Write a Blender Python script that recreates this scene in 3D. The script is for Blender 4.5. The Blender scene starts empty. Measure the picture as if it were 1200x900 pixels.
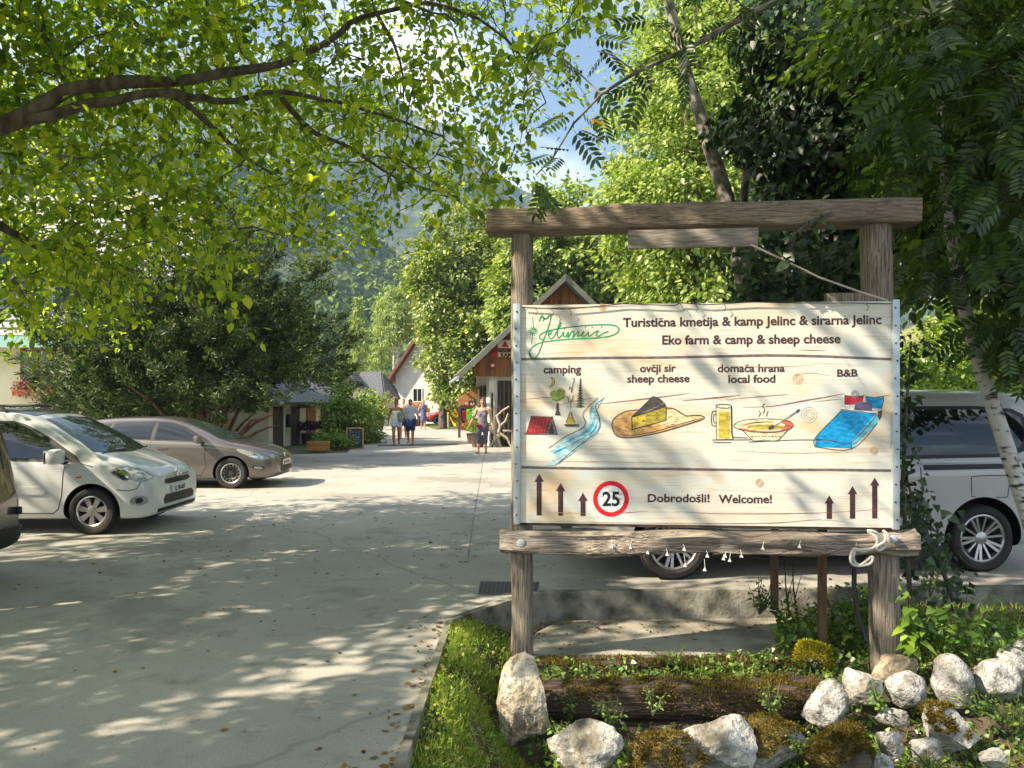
import bpy, bmesh, math, random
import numpy as np
from mathutils import Vector, Matrix, noise
from mathutils.bvhtree import BVHTree
from mathutils.geometry import tessellate_polygon
R = math.radians
random.seed(7); rng = np.random.default_rng(7)
sc = bpy.context.scene
COL = sc.collection
# ------------------------------------------------------------------ camera, world, sun, exposure
F, CX, HY, CH = 870.0, 600.0, 470.0, 1.7          # focal length in photo pixels, principal column, horizon row, eye height
cam = bpy.data.objects.new('camera', bpy.data.cameras.new('camera')); COL.objects.link(cam)
cam.location = (0, 0, CH); cam.rotation_euler = (R(90), 0, 0)
cam.data.sensor_width = 36; cam.data.lens = F / 1200 * 36; cam.data.shift_y = (HY - 450) / 1200
cam.data.clip_start = 0.05; cam.data.clip_end = 6000
sc.camera = cam
SUN_EL, SUN_AZ = 40.0, 19.0                       # sun to the left, a little behind the camera
sdir = Vector((-math.cos(R(SUN_EL)) * math.cos(R(SUN_AZ)), -math.cos(R(SUN_EL)) * math.sin(R(SUN_AZ)), math.sin(R(SUN_EL))))
sun = bpy.data.objects.new('sun', bpy.data.lights.new('sun', 'SUN')); COL.objects.link(sun)
sun.data.energy = 5.0; sun.data.angle = R(0.5); sun.data.color = (1.0, 0.87, 0.68)
sun.rotation_euler = sdir.to_track_quat('Z', 'Y').to_euler()
w = bpy.data.worlds.new('World'); sc.world = w; w.use_nodes = True
nt = w.node_tree; bg = nt.nodes['Background']
sky = nt.nodes.new('ShaderNodeTexSky'); sky.sky_type = 'NISHITA'; sky.sun_disc = False
sky.sun_elevation = R(SUN_EL); sky.sun_rotation = math.atan2(sdir.x, sdir.y)
sky.air_density = 1.0; sky.dust_density = 1.2
tc = nt.nodes.new('ShaderNodeTexCoord'); mp = nt.nodes.new('ShaderNodeMapping'); mp.inputs['Scale'].default_value = (1, 1, 2.2)
cn = nt.nodes.new('ShaderNodeTexNoise'); cn.inputs['Scale'].default_value = 3.2; cn.inputs['Detail'].default_value = 8; cn.inputs['Roughness'].default_value = .55
cr = nt.nodes.new('ShaderNodeValToRGB'); cr.color_ramp.elements[0].position = .43; cr.color_ramp.elements[1].position = .66
mx = nt.nodes.new('ShaderNodeMix'); mx.data_type = 'RGBA'; mx.inputs['B'].default_value = (11, 11.2, 11.6, 1)
nt.links.new(tc.outputs['Generated'], mp.inputs[0]); nt.links.new(mp.outputs[0], cn.inputs['Vector'])
nt.links.new(cn.outputs['Fac'], cr.inputs[0]); nt.links.new(cr.outputs[0], mx.inputs['Factor'])
nt.links.new(sky.outputs[0], mx.inputs['A']); nt.links.new(mx.outputs['Result'], bg.inputs['Color'])
bg.inputs['Strength'].default_value = 0.076
sc.view_settings.view_transform = 'Standard'; sc.view_settings.look = 'None'; sc.view_settings.gamma = 1
sc.view_settings.exposure = 1.45; sc.view_settings.use_curve_mapping = False
cy = sc.cycles
cy.max_bounces = 6; cy.diffuse_bounces = 3; cy.glossy_bounces = 3; cy.transmission_bounces = 4; cy.transparent_max_bounces = 8
cy.volume_bounces = 0; cy.caustics_reflective = False; cy.caustics_refractive = False
cy.use_denoising = True; cy.sample_clamp_indirect = 6

KX, KY = 1 / math.tan(R(SUN_EL)) * math.cos(R(SUN_AZ)), 1 / math.tan(R(SUN_EL)) * math.sin(R(SUN_AZ))      # how far a shadow moves per metre of height
def P(px, py, Y): return Vector(((px - CX) / F * Y, Y, CH + (HY - py) / F * Y))
def G(px, py, z=0.0):
    Y = F * (CH - z) / (py - HY); return Vector(((px - CX) / F * Y, Y, z))

# ------------------------------------------------------------------ object helpers
def tag(o, label=None, cat=None, group=None, kind=None):
    if label: o['label'] = label
    if cat: o['category'] = cat
    if group: o['group'] = group
    if kind: o['kind'] = kind
    return o
def thing(name, label, cat, loc=(0, 0, 0), rz=0.0, group=None, scale=1.0):
    o = bpy.data.objects.new(name, None); COL.objects.link(o); o.empty_display_size = .2
    o.location = loc; o.rotation_euler = (0, 0, rz); o.scale = (scale,) * 3
    return tag(o, label, cat, group)
def link(name, me, parent=None, world=False):
    """world=True: the mesh is in world coordinates and is shifted to the parent's (unrotated) frame"""
    o = bpy.data.objects.new(name, me); COL.objects.link(o)
    if parent is not None:
        o.parent = parent
        if world:
            p = parent
            off = Vector((0, 0, 0))
            while p is not None: off += p.location; p = p.parent
            me.transform(Matrix.Translation(-off))
    return o
class MB:
    def __init__(s): s.v = []; s.f = []; s.m = []
    def add(s, vs, fs, m=0):
        b = len(s.v); s.v += [tuple(v) for v in vs]; s.f += [tuple(i + b for i in f) for f in fs]; s.m += [m] * len(fs); return s
    def box(s, c, d, rot=None, m=0, bev=0.0):
        bm = bmesh.new(); bmesh.ops.create_cube(bm, size=1)
        bmesh.ops.scale(bm, vec=Vector(d), verts=bm.verts)
        if bev: bmesh.ops.bevel(bm, geom=bm.edges[:], offset=bev, segments=2, affect='EDGES', profile=.5)
        M4 = Matrix.Translation(Vector(c)) @ (rot.to_4x4() if rot is not None else Matrix())
        bm.transform(M4); bm.verts.index_update()
        s.add([v.co.copy() for v in bm.verts], [[v.index for v in f.verts] for f in bm.faces], m); bm.free(); return s
    def tube(s, pts, rad, n=8, m=0, caps=True, jit=0.0, flat=None):
        pts = [Vector(p) for p in pts]
        if not hasattr(rad, '__len__'): rad = [rad] * len(pts)
        vs, fs = [], []; ref = None
        for i, p in enumerate(pts):
            a = pts[max(0, i - 1)]; b = pts[min(len(pts) - 1, i + 1)]
            t = (b - a).normalized() if (b - a).length > 1e-9 else Vector((0, 0, 1))
            if ref is None: ref = t.orthogonal().normalized()
            ref = (ref - t * ref.dot(t)); ref = ref.normalized() if ref.length > 1e-6 else t.orthogonal().normalized()
            q = t.cross(ref)
            for k in range(n):
                a_ = 2 * math.pi * k / n
                r_ = rad[i] * (1 + (random.uniform(-jit, jit) if jit else 0))
                vs.append(p + (ref * math.cos(a_) + q * math.sin(a_) * (flat or 1)) * r_)
        for i in range(len(pts) - 1):
            for k in range(n):
                k2 = (k + 1) % n
                fs.append((i * n + k, i * n + k2, (i + 1) * n + k2, (i + 1) * n + k))
        if caps:
            fs.append(tuple(range(n - 1, -1, -1))); e = (len(pts) - 1) * n; fs.append(tuple(e + k for k in range(n)))
        return s.add(vs, fs, m)
    def lathe(s, prof, n=24, M4=None, m=0):
        """prof: (radius, height) from one end to the other, turned round local Z"""
        vs, fs = [], []
        for r, z in prof:
            for k in range(n):
                a = 2 * math.pi * k / n; vs.append(Vector((max(r, 1e-4) * math.cos(a), max(r, 1e-4) * math.sin(a), z)))
        for i in range(len(prof) - 1):
            for k in range(n):
                k2 = (k + 1) % n; fs.append((i * n + k, i * n + k2, (i + 1) * n + k2, (i + 1) * n + k))
        if M4 is not None: vs = [M4 @ v for v in vs]
        return s.add(vs, fs, m)
    def prism(s, poly, depth, fn, m=0):
        """2-D outline extruded; fn(u, v, d) -> 3-D point"""
        n = len(poly); vs = [fn(u, v, 0) for u, v in poly] + [fn(u, v, depth) for u, v in poly]
        tr = tessellate_polygon([[Vector((u, v, 0)) for u, v in poly]])
        fs = [tuple(t) for t in tr] + [tuple(i + n for i in reversed(t)) for t in tr]
        for i in range(n):
            j = (i + 1) % n; fs.append((j, i, i + n, j + n))
        return s.add(vs, fs, m)
    def flatpoly(s, pts, m=0):
        tr = tessellate_polygon([[Vector(p) for p in pts]])
        return s.add(pts, [tuple(t) for t in tr], m)
    def mesh(s, name, mats, smooth=True, ang=40, recalc=True):
        me = bpy.data.meshes.new(name); me.from_pydata(s.v, [], s.f)
        if not isinstance(mats, (list, tuple)): mats = [mats]
        for x in mats: me.materials.append(x)
        me.polygons.foreach_set('material_index', s.m)
        if recalc:
            bm = bmesh.new(); bm.from_mesh(me); bmesh.ops.recalc_face_normals(bm, faces=bm.faces[:]); bm.to_mesh(me); bm.free()
        if smooth:
            me.polygons.foreach_set('use_smooth', [True] * len(me.polygons)); me.set_sharp_from_angle(angle=R(ang))
        me.update(); return me
    def build(s, name, mats, parent=None, world=False, **k):
        return link(name, s.mesh(name, mats, **k), parent, world)
def np_mesh(name, verts, faces, mat, smooth=False):
    me = bpy.data.meshes.new(name); verts = np.ascontiguousarray(verts, dtype=np.float32).reshape(-1, 3)
    faces = np.ascontiguousarray(faces, dtype=np.int32); M_, k = faces.shape
    me.vertices.add(len(verts)); me.vertices.foreach_set('co', verts.ravel())
    me.loops.add(M_ * k); me.loops.foreach_set('vertex_index', faces.ravel())
    me.polygons.add(M_); me.polygons.foreach_set('loop_start', np.arange(0, M_ * k, k, dtype=np.int32))
    if smooth: me.polygons.foreach_set('use_smooth', np.ones(M_, dtype=bool))
    me.materials.append(mat); me.update(calc_edges=True); return me
def nrm(a): return a / np.maximum(np.linalg.norm(a, axis=-1, keepdims=True), 1e-9)
LEAF = (np.array([[0, 0, 0], [.28, .27, .07], [.68, .24, .05], [1, 0, -.06], [.68, -.24, .05], [.28, -.27, .07]]), np.array([[0, 1, 2, 3], [3, 4, 5, 0]]))
CURL = (np.array([[0, 0, 0], [.22, .25, .12], [.6, .26, .02], [.92, .05, -.26], [.66, -.2, .04], [.3, -.28, .13]]), np.array([[0, 1, 2, 3], [3, 4, 5, 0]]))
BROAD = (np.array([[0, 0, 0], [.2, .34, .05], [.62, .36, .04], [1, .05, -.12], [.6, -.34, .08], [.22, -.36, .02]]), np.array([[0, 1, 2, 3], [3, 4, 5, 0]]))
NARROW = (np.array([[0, 0, 0], [.3, .13, .03], [.7, .1, .03], [1, 0, -.05], [.7, -.1, .03], [.3, -.13, .03]]), np.array([[0, 1, 2, 3], [3, 4, 5, 0]]))
IVY = (np.array([[0, 0, 0], [-.05, .42, .05], [.45, .3, .03], [1, 0, -.05], [.45, -.3, .03], [-.05, -.42, .05]]), np.array([[0, 1, 2, 3], [3, 4, 5, 0]]))
def pinnate(n=6):
    vs, fs = [], []
    for i in range(n * 2 + 1):
        if i == n * 2: b = np.array([.82, 0, 0]); ax = np.array([1, 0, -.15]); L = .3
        else:
            s_ = 1 if i % 2 else -1; t = .12 + .7 * (i // 2) / (n - 1); b = np.array([t, 0, 0]); ax = np.array([.5, .86 * s_, -.12]); L = .34 * (1 - .25 * abs(t - .5))
        ax = ax / np.linalg.norm(ax); sd = np.cross([0, 0, 1], ax); o = len(vs)
        for u, v, z in ((0, 0, 0), (.3, .16, .02), (.7, .13, .02), (1, 0, -.03), (.7, -.13, .02), (.3, -.16, .02)): vs.append(b + L * (u * ax + v * sd + np.array([0, 0, z])))
        fs += [[o, o + 1, o + 2, o + 3], [o + 3, o + 4, o + 5, o]]
    o = len(vs); vs += [np.array(p) for p in ((0, .008, 0), (.85, .004, 0), (.85, -.004, 0), (0, -.008, 0))]; fs.append([o, o + 1, o + 2, o + 3])
    return np.array(vs), np.array(fs)
PINN = pinnate()
def leaves(pos, axis, up, size, tmpl):
    T, Fc = tmpl; n = len(pos); axis = nrm(axis); side = nrm(np.cross(up, axis)); up = np.cross(axis, side)
    V = pos[:, None, :] + np.asarray(size)[:, None, None] * (T[None, :, 0, None] * axis[:, None] + T[None, :, 1, None] * side[:, None] + T[None, :, 2, None] * up[:, None])
    Fa = Fc[None] + (np.arange(n) * len(T))[:, None, None]
    return V.reshape(-1, 3), Fa.reshape(-1, Fc.shape[1])
def rdir(n): return nrm(rng.normal(size=(n, 3)))

# ------------------------------------------------------------------ materials
def C(r, g, b):
    f = lambda c: (c / 255 / 12.92) if c / 255 <= .04045 else ((c / 255 + .055) / 1.055) ** 2.4
    return (f(r), f(g), f(b), 1)
def M(name, c1, c2=None, scale=5.0, rough=.8, bump=0.0, bscale=None, metallic=0.0, coat=0.0, stretch=(1, 1, 1), lo=.35, hi=.65, spec=.5, c3=None, dist=.01, detail=6):
    m = bpy.data.materials.new(name); m.use_nodes = True; t = m.node_tree; b = t.nodes['Principled BSDF']
    b.inputs['Roughness'].default_value = rough; b.inputs['Metallic'].default_value = metallic; b.inputs['Coat Weight'].default_value = coat
    b.inputs['Coat Roughness'].default_value = .04; b.inputs['Specular IOR Level'].default_value = spec
    b.inputs['Base Color'].default_value = c1
    if c2 is None and not bump: return m
    tc = t.nodes.new('ShaderNodeTexCoord'); mp = t.nodes.new('ShaderNodeMapping'); mp.inputs['Scale'].default_value = stretch
    t.links.new(tc.outputs['Object'], mp.inputs[0])
    if c2 is not None:
        n = t.nodes.new('ShaderNodeTexNoise'); n.inputs['Scale'].default_value = scale; n.inputs['Detail'].default_value = detail
        r = t.nodes.new('ShaderNodeValToRGB'); r.color_ramp.elements[0].position = lo; r.color_ramp.elements[1].position = hi
        r.color_ramp.elements[0].color = c1; r.color_ramp.elements[1].color = c2
        if c3: e = r.color_ramp.elements.new((lo + hi) / 2); e.color = c3
        t.links.new(mp.outputs[0], n.inputs['Vector']); t.links.new(n.outputs['Fac'], r.inputs[0]); t.links.new(r.outputs[0], b.inputs['Base Color'])
    if bump:
        n2 = t.nodes.new('ShaderNodeTexNoise'); n2.inputs['Scale'].default_value = bscale or scale * 4; n2.inputs['Detail'].default_value = 8
        bp = t.nodes.new('ShaderNodeBump'); bp.inputs['Strength'].default_value = bump; bp.inputs['Distance'].default_value = dist
        t.links.new(mp.outputs[0], n2.inputs['Vector']); t.links.new(n2.outputs['Fac'], bp.inputs['Height']); t.links.new(bp.outputs[0], b.inputs['Normal'])
    return m
def leafmat(name, cols, trans=.35, gloss=.05, grough=.4, tcol=None):
    m = bpy.data.materials.new(name); m.use_nodes = True; t = m.node_tree; t.nodes.clear()
    g = t.nodes.new('ShaderNodeNewGeometry'); r = t.nodes.new('ShaderNodeValToRGB')
    els = r.color_ramp.elements
    for i, c in enumerate(cols):
        p_ = i / (len(cols) - 1)
        if i == 0: els[0].color = c; els[0].position = 0
        elif i == len(cols) - 1: els[-1].color = c; els[-1].position = 1
        else: e = els.new(p_); e.color = c
    d = t.nodes.new('ShaderNodeBsdfDiffuse'); tr = t.nodes.new('ShaderNodeBsdfTranslucent'); mx = t.nodes.new('ShaderNodeMixShader'); mx.inputs[0].default_value = trans
    gl = t.nodes.new('ShaderNodeBsdfGlossy'); gl.inputs['Roughness'].default_value = grough; m2 = t.nodes.new('ShaderNodeMixShader'); m2.inputs[0].default_value = gloss
    hs = t.nodes.new('ShaderNodeMix'); hs.data_type = 'RGBA'; hs.blend_type = 'MULTIPLY'; hs.inputs['Factor'].default_value = 1; hs.inputs['B'].default_value = tcol or (1.5, 1.45, .6, 1)
    o = t.nodes.new('ShaderNodeOutputMaterial'); L = t.links.new
    L(g.outputs['Random Per Island'], r.inputs[0]); L(r.outputs[0], d.inputs[0]); L(r.outputs[0], hs.inputs['A']); L(hs.outputs['Result'], tr.inputs[0])
    L(d.outputs[0], mx.inputs[1]); L(tr.outputs[0], mx.inputs[2]); L(mx.outputs[0], m2.inputs[1]); L(gl.outputs[0], m2.inputs[2]); L(m2.outputs[0], o.inputs[0])
    return m
def veins(m, scale, width, col, fac=.8, stretch=(1, 1, 1), detail=5, centre=.5, blotch=False):
    """thin dark splits (or blotches) of the material's own colour pattern"""
    t = m.node_tree; b = t.nodes['Principled BSDF']; L = t.links.new; ln = b.inputs['Base Color'].links; src = ln[0].from_socket if ln else None
    tc = t.nodes.new('ShaderNodeTexCoord'); mp = t.nodes.new('ShaderNodeMapping'); mp.inputs['Scale'].default_value = stretch; mp.inputs['Location'].default_value = (3.1, 1.7, .4)
    n = t.nodes.new('ShaderNodeTexNoise'); n.inputs['Scale'].default_value = scale; n.inputs['Detail'].default_value = detail; L(tc.outputs['Object'], mp.inputs[0]); L(mp.outputs[0], n.inputs['Vector'])
    r = t.nodes.new('ShaderNodeMapRange'); x = t.nodes.new('ShaderNodeMix'); x.data_type = 'RGBA'; x.inputs['B'].default_value = col
    if blotch:
        L(n.outputs['Fac'], r.inputs['Value']); r.inputs['From Min'].default_value = centre; r.inputs['From Max'].default_value = centre + width; r.inputs['To Max'].default_value = fac
    else:
        s1 = t.nodes.new('ShaderNodeMath'); s1.operation = 'SUBTRACT'; s1.inputs[1].default_value = centre; s2 = t.nodes.new('ShaderNodeMath'); s2.operation = 'ABSOLUTE'; L(n.outputs['Fac'], s1.inputs[0]); L(s1.outputs[0], s2.inputs[0]); L(s2.outputs[0], r.inputs['Value'])
        r.inputs['From Max'].default_value = width; r.inputs['To Min'].default_value = fac; r.inputs['To Max'].default_value = 0
    L(r.outputs[0], x.inputs['Factor'])
    if src: L(src, x.inputs['A'])
    else: x.inputs['A'].default_value = b.inputs['Base Color'].default_value
    L(x.outputs['Result'], b.inputs['Base Color']); return m
def l3(r, g, b): return (r, g, b, 1)
MAT = dict(
    bark=M('bark', l3(.055, .042, .032), l3(.16, .135, .11), 14, .9, .8, 30, stretch=(1, 1, .35)),
    bark_pale=M('pale_bark', l3(.09, .075, .06), l3(.34, .31, .27), 9, .9, .6, 30, stretch=(1, 1, .6)),
    birch=M('birch_bark', l3(.03, .028, .025), l3(.62, .6, .55), 7, .75, .4, 20, stretch=(1.4, 1.4, 3.2), lo=.36, hi=.48),
    wood_grey=M('weathered_wood', l3(.085, .066, .05), l3(.37, .31, .245), 6, .85, 1.0, 9, stretch=(16, 16, .9), lo=.3, hi=.68, dist=.012),
    wood_beam=M('weathered_beam_wood', l3(.12, .085, .055), l3(.34, .27, .2), 6, .85, 1.0, 10, stretch=(.9, 15, 15), lo=.3, hi=.66, dist=.01),
    wood_log=M('silvery_log_wood', l3(.1, .075, .055), l3(.44, .37, .3), 5, .85, 1.0, 8, stretch=(.9, 13, 13), lo=.28, hi=.66, dist=.014),
    sleeper=M('old_sleeper_wood', l3(.022, .014, .01), l3(.13, .088, .062), 5, .9, 1.0, 8, stretch=(.9, 14, 14), dist=.02),
    black=M('black_plastic', l3(.012, .012, .012), rough=.55), rubber=M('tyre_rubber', l3(.018, .017, .016), l3(.035, .033, .03), 8, .8),
    glass=M('dark_car_glass', l3(.008, .012, .014), rough=.02, spec=.8), chrome=M('chrome', l3(.7, .7, .7), rough=.12, metallic=1),
    alloy=M('wheel_alloy', l3(.5, .5, .5), rough=.3, metallic=.85), steel=M('galvanised_steel', l3(.42, .5, .55), l3(.55, .6, .63), 12, .45, metallic=.4),
    lamp_glass=M('lamp_glass', l3(.5, .52, .54), l3(.22, .23, .24), 30, .1, spec=.8), red_lamp=M('red_lamp', l3(.25, .01, .01), rough=.15), amber=M('amber', l3(.6, .2, .02), rough=.2),
    plate=M('number_plate_white', l3(.7, .7, .68), rough=.4),
)
for k_, st_ in (('wood_grey', (9, 9, .45)), ('wood_beam', (.45, 9, 9)), ('wood_log', (.5, 8, 8)), ('sleeper', (.5, 9, 9))):
    veins(MAT[k_], 3.2, .012, l3(.025, .018, .012), .9, st_, 3); veins(MAT[k_], 1.6, .12, l3(.1, .08, .06), .55, (1, 1, 1), 5, .56, True)
veins(MAT['bark_pale'], 5, .05, l3(.06, .055, .04), .8, (1, 1, .8), 6, .54, True)
# ------------------------------------------------------------------ the setting
def struct(o): o['kind'] = 'structure'; return o
HOLE = [(-.5, -6), (-.5, 3.4), (-.47, 5.75), (-.08, 6.28), (.3, 6.6), (3.2, 6.72), (9.5, 7.0), (9.5, -6)]
def flat_sheet(name, outer, holes, z, mat):
    bm = bmesh.new()
    for lp in [outer] + holes:
        vs = [bm.verts.new((x, y, z)) for x, y in lp]
        for i in range(len(vs)): bm.edges.new((vs[i], vs[(i + 1) % len(vs)]))
    bmesh.ops.triangle_fill(bm, use_beauty=True, edges=bm.edges[:], normal=(0, 0, 1))
    me = bpy.data.meshes.new(name); bm.to_mesh(me); bm.free(); me.materials.append(mat); return struct(link(name, me))
def road_mat():
    m = M('dusty_concrete', l3(.365, .348, .312), l3(.51, .485, .43), .55, .9, .5, 38, lo=.3, hi=.7, dist=.008)
    t = m.node_tree; b = t.nodes['Principled BSDF']; src = b.inputs['Base Color'].links[0].from_socket
    tc = t.nodes.new('ShaderNodeTexCoord'); L = t.links.new
    def layer(src, tex, lo, hi, col, fac, scale, vec=None):
        n = t.nodes.new('ShaderNodeTexNoise'); n.inputs['Scale'].default_value = scale; n.inputs['Detail'].default_value = 7; n.inputs['Roughness'].default_value = .65
        L(tc.outputs['Object'], n.inputs['Vector'])
        r = t.nodes.new('ShaderNodeMapRange'); r.inputs['From Min'].default_value = lo; r.inputs['From Max'].default_value = hi; r.inputs['To Max'].default_value = fac
        x = t.nodes.new('ShaderNodeMix'); x.data_type = 'RGBA'; x.inputs['B'].default_value = col
        L(n.outputs['Fac'], r.inputs['Value']); L(r.outputs[0], x.inputs['Factor']); L(src, x.inputs['A']); return x.outputs['Result']
    s = layer(src, 0, .56, .72, l3(.14, .125, .1), .55, 3.2)
    s = layer(s, 0, .58, .74, l3(.5, .46, .38), .7, 1.3)
    s = layer(s, 0, .54, .6, l3(.2, .185, .155), .5, .42)
    s = layer(s, 0, .63, .70, l3(.06, .055, .045), .8, 14)
    s = layer(s, 0, .62, .66, l3(.5, .47, .4), .6, 42)
    s = layer(s, 0, .35, .7, l3(.16, .145, .12), .45, 95)
    v = t.nodes.new('ShaderNodeTexVoronoi'); v.feature = 'DISTANCE_TO_EDGE'; v.inputs['Scale'].default_value = .21
    nz = t.nodes.new('ShaderNodeTexNoise'); nz.inputs['Scale'].default_value = 1.3; nz.inputs['Detail'].default_value = 6
    ad = t.nodes.new('ShaderNodeMix'); ad.data_type = 'RGBA'; ad.inputs['Factor'].default_value = .35
    L(tc.outputs['Object'], nz.inputs['Vector']); L(tc.outputs['Object'], ad.inputs['A']); L(nz.outputs['Color'], ad.inputs['B']); L(ad.outputs['Result'], v.inputs['Vector'])
    r = t.nodes.new('ShaderNodeMapRange'); r.inputs['From Min'].default_value = .0005; r.inputs['From Max'].default_value = .0035; r.inputs['To Min'].default_value = .28; r.inputs['To Max'].default_value = 0
    x = t.nodes.new('ShaderNodeMix'); x.data_type = 'RGBA'; x.inputs['B'].default_value = l3(.09, .08, .07)
    L(v.outputs['Distance'], r.inputs['Value']); L(r.outputs[0], x.inputs['Factor']); L(s, x.inputs['A']); L(x.outputs['Result'], b.inputs['Base Color'])
    return m
MAT['road'] = road_mat()
MAT['earth'] = M('earth_and_grass', l3(.05, .065, .02), l3(.11, .11, .045), 1.2, .95, .8, 20)
MAT['soil'] = M('garden_soil', l3(.035, .026, .018), l3(.12, .09, .06), 7, .95, 1, 40, dist=.02)
MAT['slab'] = M('old_concrete', l3(.19, .175, .145), l3(.42, .385, .31), 2.6, .95, 1, 30, dist=.012, c3=l3(.33, .3, .245))
MAT['kerbc'] = M('mossy_kerb_concrete', l3(.07, .07, .05), l3(.3, .28, .23), 5, .95, .9, 35, lo=.35, hi=.6)
flat_sheet('ground', [(-1500, -300), (1500, -300), (1500, 2500), (-1500, 2500)], [[(-.5, -6), (-.5, 7.05), (9.5, 7.05), (9.5, -6)]], -.03, MAT['earth'])
RY = 95
flat_sheet('road', [(-30, -8), (-.55, -8), (-.55, 3.4), (-.51, 5.77), (-.1, 6.32), (.28, 6.64), (3.2, 6.76), (9.6, 7.04), (14, 7.05), (13, 12), (6, 20), (.4, 27), (-1.2, 34), (-3, 45), (-4.5, 60), (-20, 60), (-7.5, 40), (-6.4, 30), (-5.4, 24.4), (-9, 22.5), (-30, 22)], [], 0.0, MAT['road'])
# kerb: the road's thick concrete edge along the planting bed
kb = MB(); kin = [(-.55, -6), (-.55, 3.4), (-.51, 5.77), (-.1, 6.32), (.28, 6.64), (3.2, 6.76), (9.6, 7.04)]
kout = [(-.5, -6), (-.5, 3.4), (-.46, 5.74), (-.05, 6.26), (.31, 6.58), (3.2, 6.7), (9.6, 6.98)]
vs = []; fs = []
for (a, b), (c, d) in zip(kin, kout): vs += [(a, b, .0), (a, b, .012), (c, d, .010), (c, d - .012, -.02), (c + .01, d - .02, -.7)]
for i in range(len(kin) - 1):
    for k in range(4): fs.append((i * 5 + k, i * 5 + k + 1, i * 5 + k + 6, i * 5 + k + 5))
struct(kb.add(vs, fs).build('kerb', MAT['kerbc'], ang=30))
sl = MB(); slab_poly = [(.06, 5.68), (.2, 6.2), (.42, 6.55), (3.1, 6.66), (2.55, 5.72), (1.2, 5.66)]
sl.prism(slab_poly, -.25, lambda u, v, d: (u, v, -.235 + d)); struct(sl.build('concrete_pad', MAT['slab'], ang=30))
def bed_z(x, y):
    def sm(a, b, t): t = min(1, max(0, (t - a) / (b - a))); return t * t * (3 - 2 * t)
    front = -.28 - .34 * sm(5.5, 4.6, y) * (1 if True else 0)
    if y < 5.6: pass
    right = sm(2.5, 3.4, x)
    z = front
    zr = -.13 - .40 * sm(5.35 - .0 * x, 4.55, y) 
    z = z * (1 - right) + zr * right
    left = 1 - sm(-.45, .12, x)
    z = z * (1 - left) + (-.045 - .08 * sm(4.2, 3.2, y)) * left
    return z + .035 * noise.noise(Vector((x * 1.6, y * 1.6, 3))) + .012 * noise.noise(Vector((x * 7, y * 7, 1)))
nx, ny = 110, 130
gx = np.linspace(-.5, 9.5, nx); gy = np.concatenate([np.linspace(-6, 2.8, 12), np.linspace(2.9, 7.0, ny - 12)])
bv = [(x, y, bed_z(x, y) - (.1 if y > 6.25 else 0)) for y in gy for x in gx]
bf = [(j * nx + i, j * nx + i + 1, (j + 1) * nx + i + 1, (j + 1) * nx + i) for j in range(ny - 1) for i in range(nx - 1)]
struct(MB().add(bv, bf).build('planting_bed', MAT['soil'], ang=60))
jn = MB(); ja = [G(567, 533), G(563, 560), G(556, 600), G(548, 660)]
for a, b in zip(ja[:-1], ja[1:]): jn.add([a + Vector((-.008, 0, .004)), a + Vector((.008, 0, .004)), b + Vector((.008, 0, .004)), b + Vector((-.008, 0, .004))], [(0, 1, 2, 3)])
struct(jn.build('road_joint', M('joint_dirt', l3(.17, .155, .13), l3(.3, .275, .23), 6, .95), smooth=False))
# sunlit grassy bank rising on the right behind the van
MAT['bank'] = M('dry_grass_bank', l3(.1, .13, .03), l3(.3, .26, .09), .8, .95, .8, 12)
def bank_z(x, y):
    x0 = 5.2 + max(0, y - 13) * .28
    t = max(0, x - x0 + .8 * noise.noise(Vector((x * .3, y * .3, 5))))
    return -.05 + .62 * t * (1 - math.exp(-t * .9)) / (1 + t * .012)
nx, ny = 70, 60; gx = np.linspace(3.5, 70, nx) ; gx = 3.5 + (gx - 3.5) ** 1.3 / 66.5 ** .3; gy = np.linspace(9.4, 90, ny)
struct(MB().add([(x, y, bank_z(x, y) + .1 * noise.noise(Vector((x, y, 0)))) for y in gy for x in gx],
    [(j * nx + i, j * nx + i + 1, (j + 1) * nx + i + 1, (j + 1) * nx + i) for j in range(ny - 1) for i in range(nx - 1)]).build('grassy_bank', MAT['bank']))
# lawn patch by the playground
flat_sheet('lawn', [tuple(G(px, py)[:2]) for px, py in ((512, 503.5), (543, 502.5), (560, 500), (575, 496), (545, 493), (505, 495), (497, 499))], [], .012, M('lawn_turf', l3(.06, .1, .02), l3(.14, .17, .05), 3, .95, 1, 30))
# mountains
def ridge(name, pts, depth, n, mat, rough, seed, foot=-5):
    """pts: (px, py) of the skyline at distance Y; the slope falls from the skyline towards the viewer"""
    Y, front = depth; nx, ny = n; xs = np.linspace(pts[0][0], pts[-1][0], nx); ys = np.interp(xs, [p[0] for p in pts], [p[1] for p in pts])
    vs = []
    for j in range(ny):
        t = j / (ny - 1)
        for i in range(nx):
            top = P(xs[i], ys[i], Y); y = Y + (front - Y) * t
            z = foot + (top.z - foot) * (1 - t) ** 1.15
            q = Vector((top.x / rough, y / rough, seed)); a = noise.fractal(q, 1.0, 2.0, 6)
            z += a * rough * .33 * min(1, t * 6 + .12) * (1 - t * .6); yy = y + noise.fractal(q + Vector((9, 3, 1)), 1.0, 2.0, 5) * rough * .3
            vs.append((top.x, yy, z))
    fs = [(j * nx + i, j * nx + i + 1, (j + 1) * nx + i + 1, (j + 1) * nx + i) for j in range(ny - 1) for i in range(nx - 1)]
    b = len(vs)                                                           # the far side, so that the hill has a back
    for i in range(nx): vs.append((vs[i][0], Y + (Y - front) * .5, foot))
    fs += [(i, b + i, b + i + 1, i + 1) for i in range(nx - 1)]
    return struct(MB().add(vs, fs).build(name, mat, ang=80))
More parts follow.
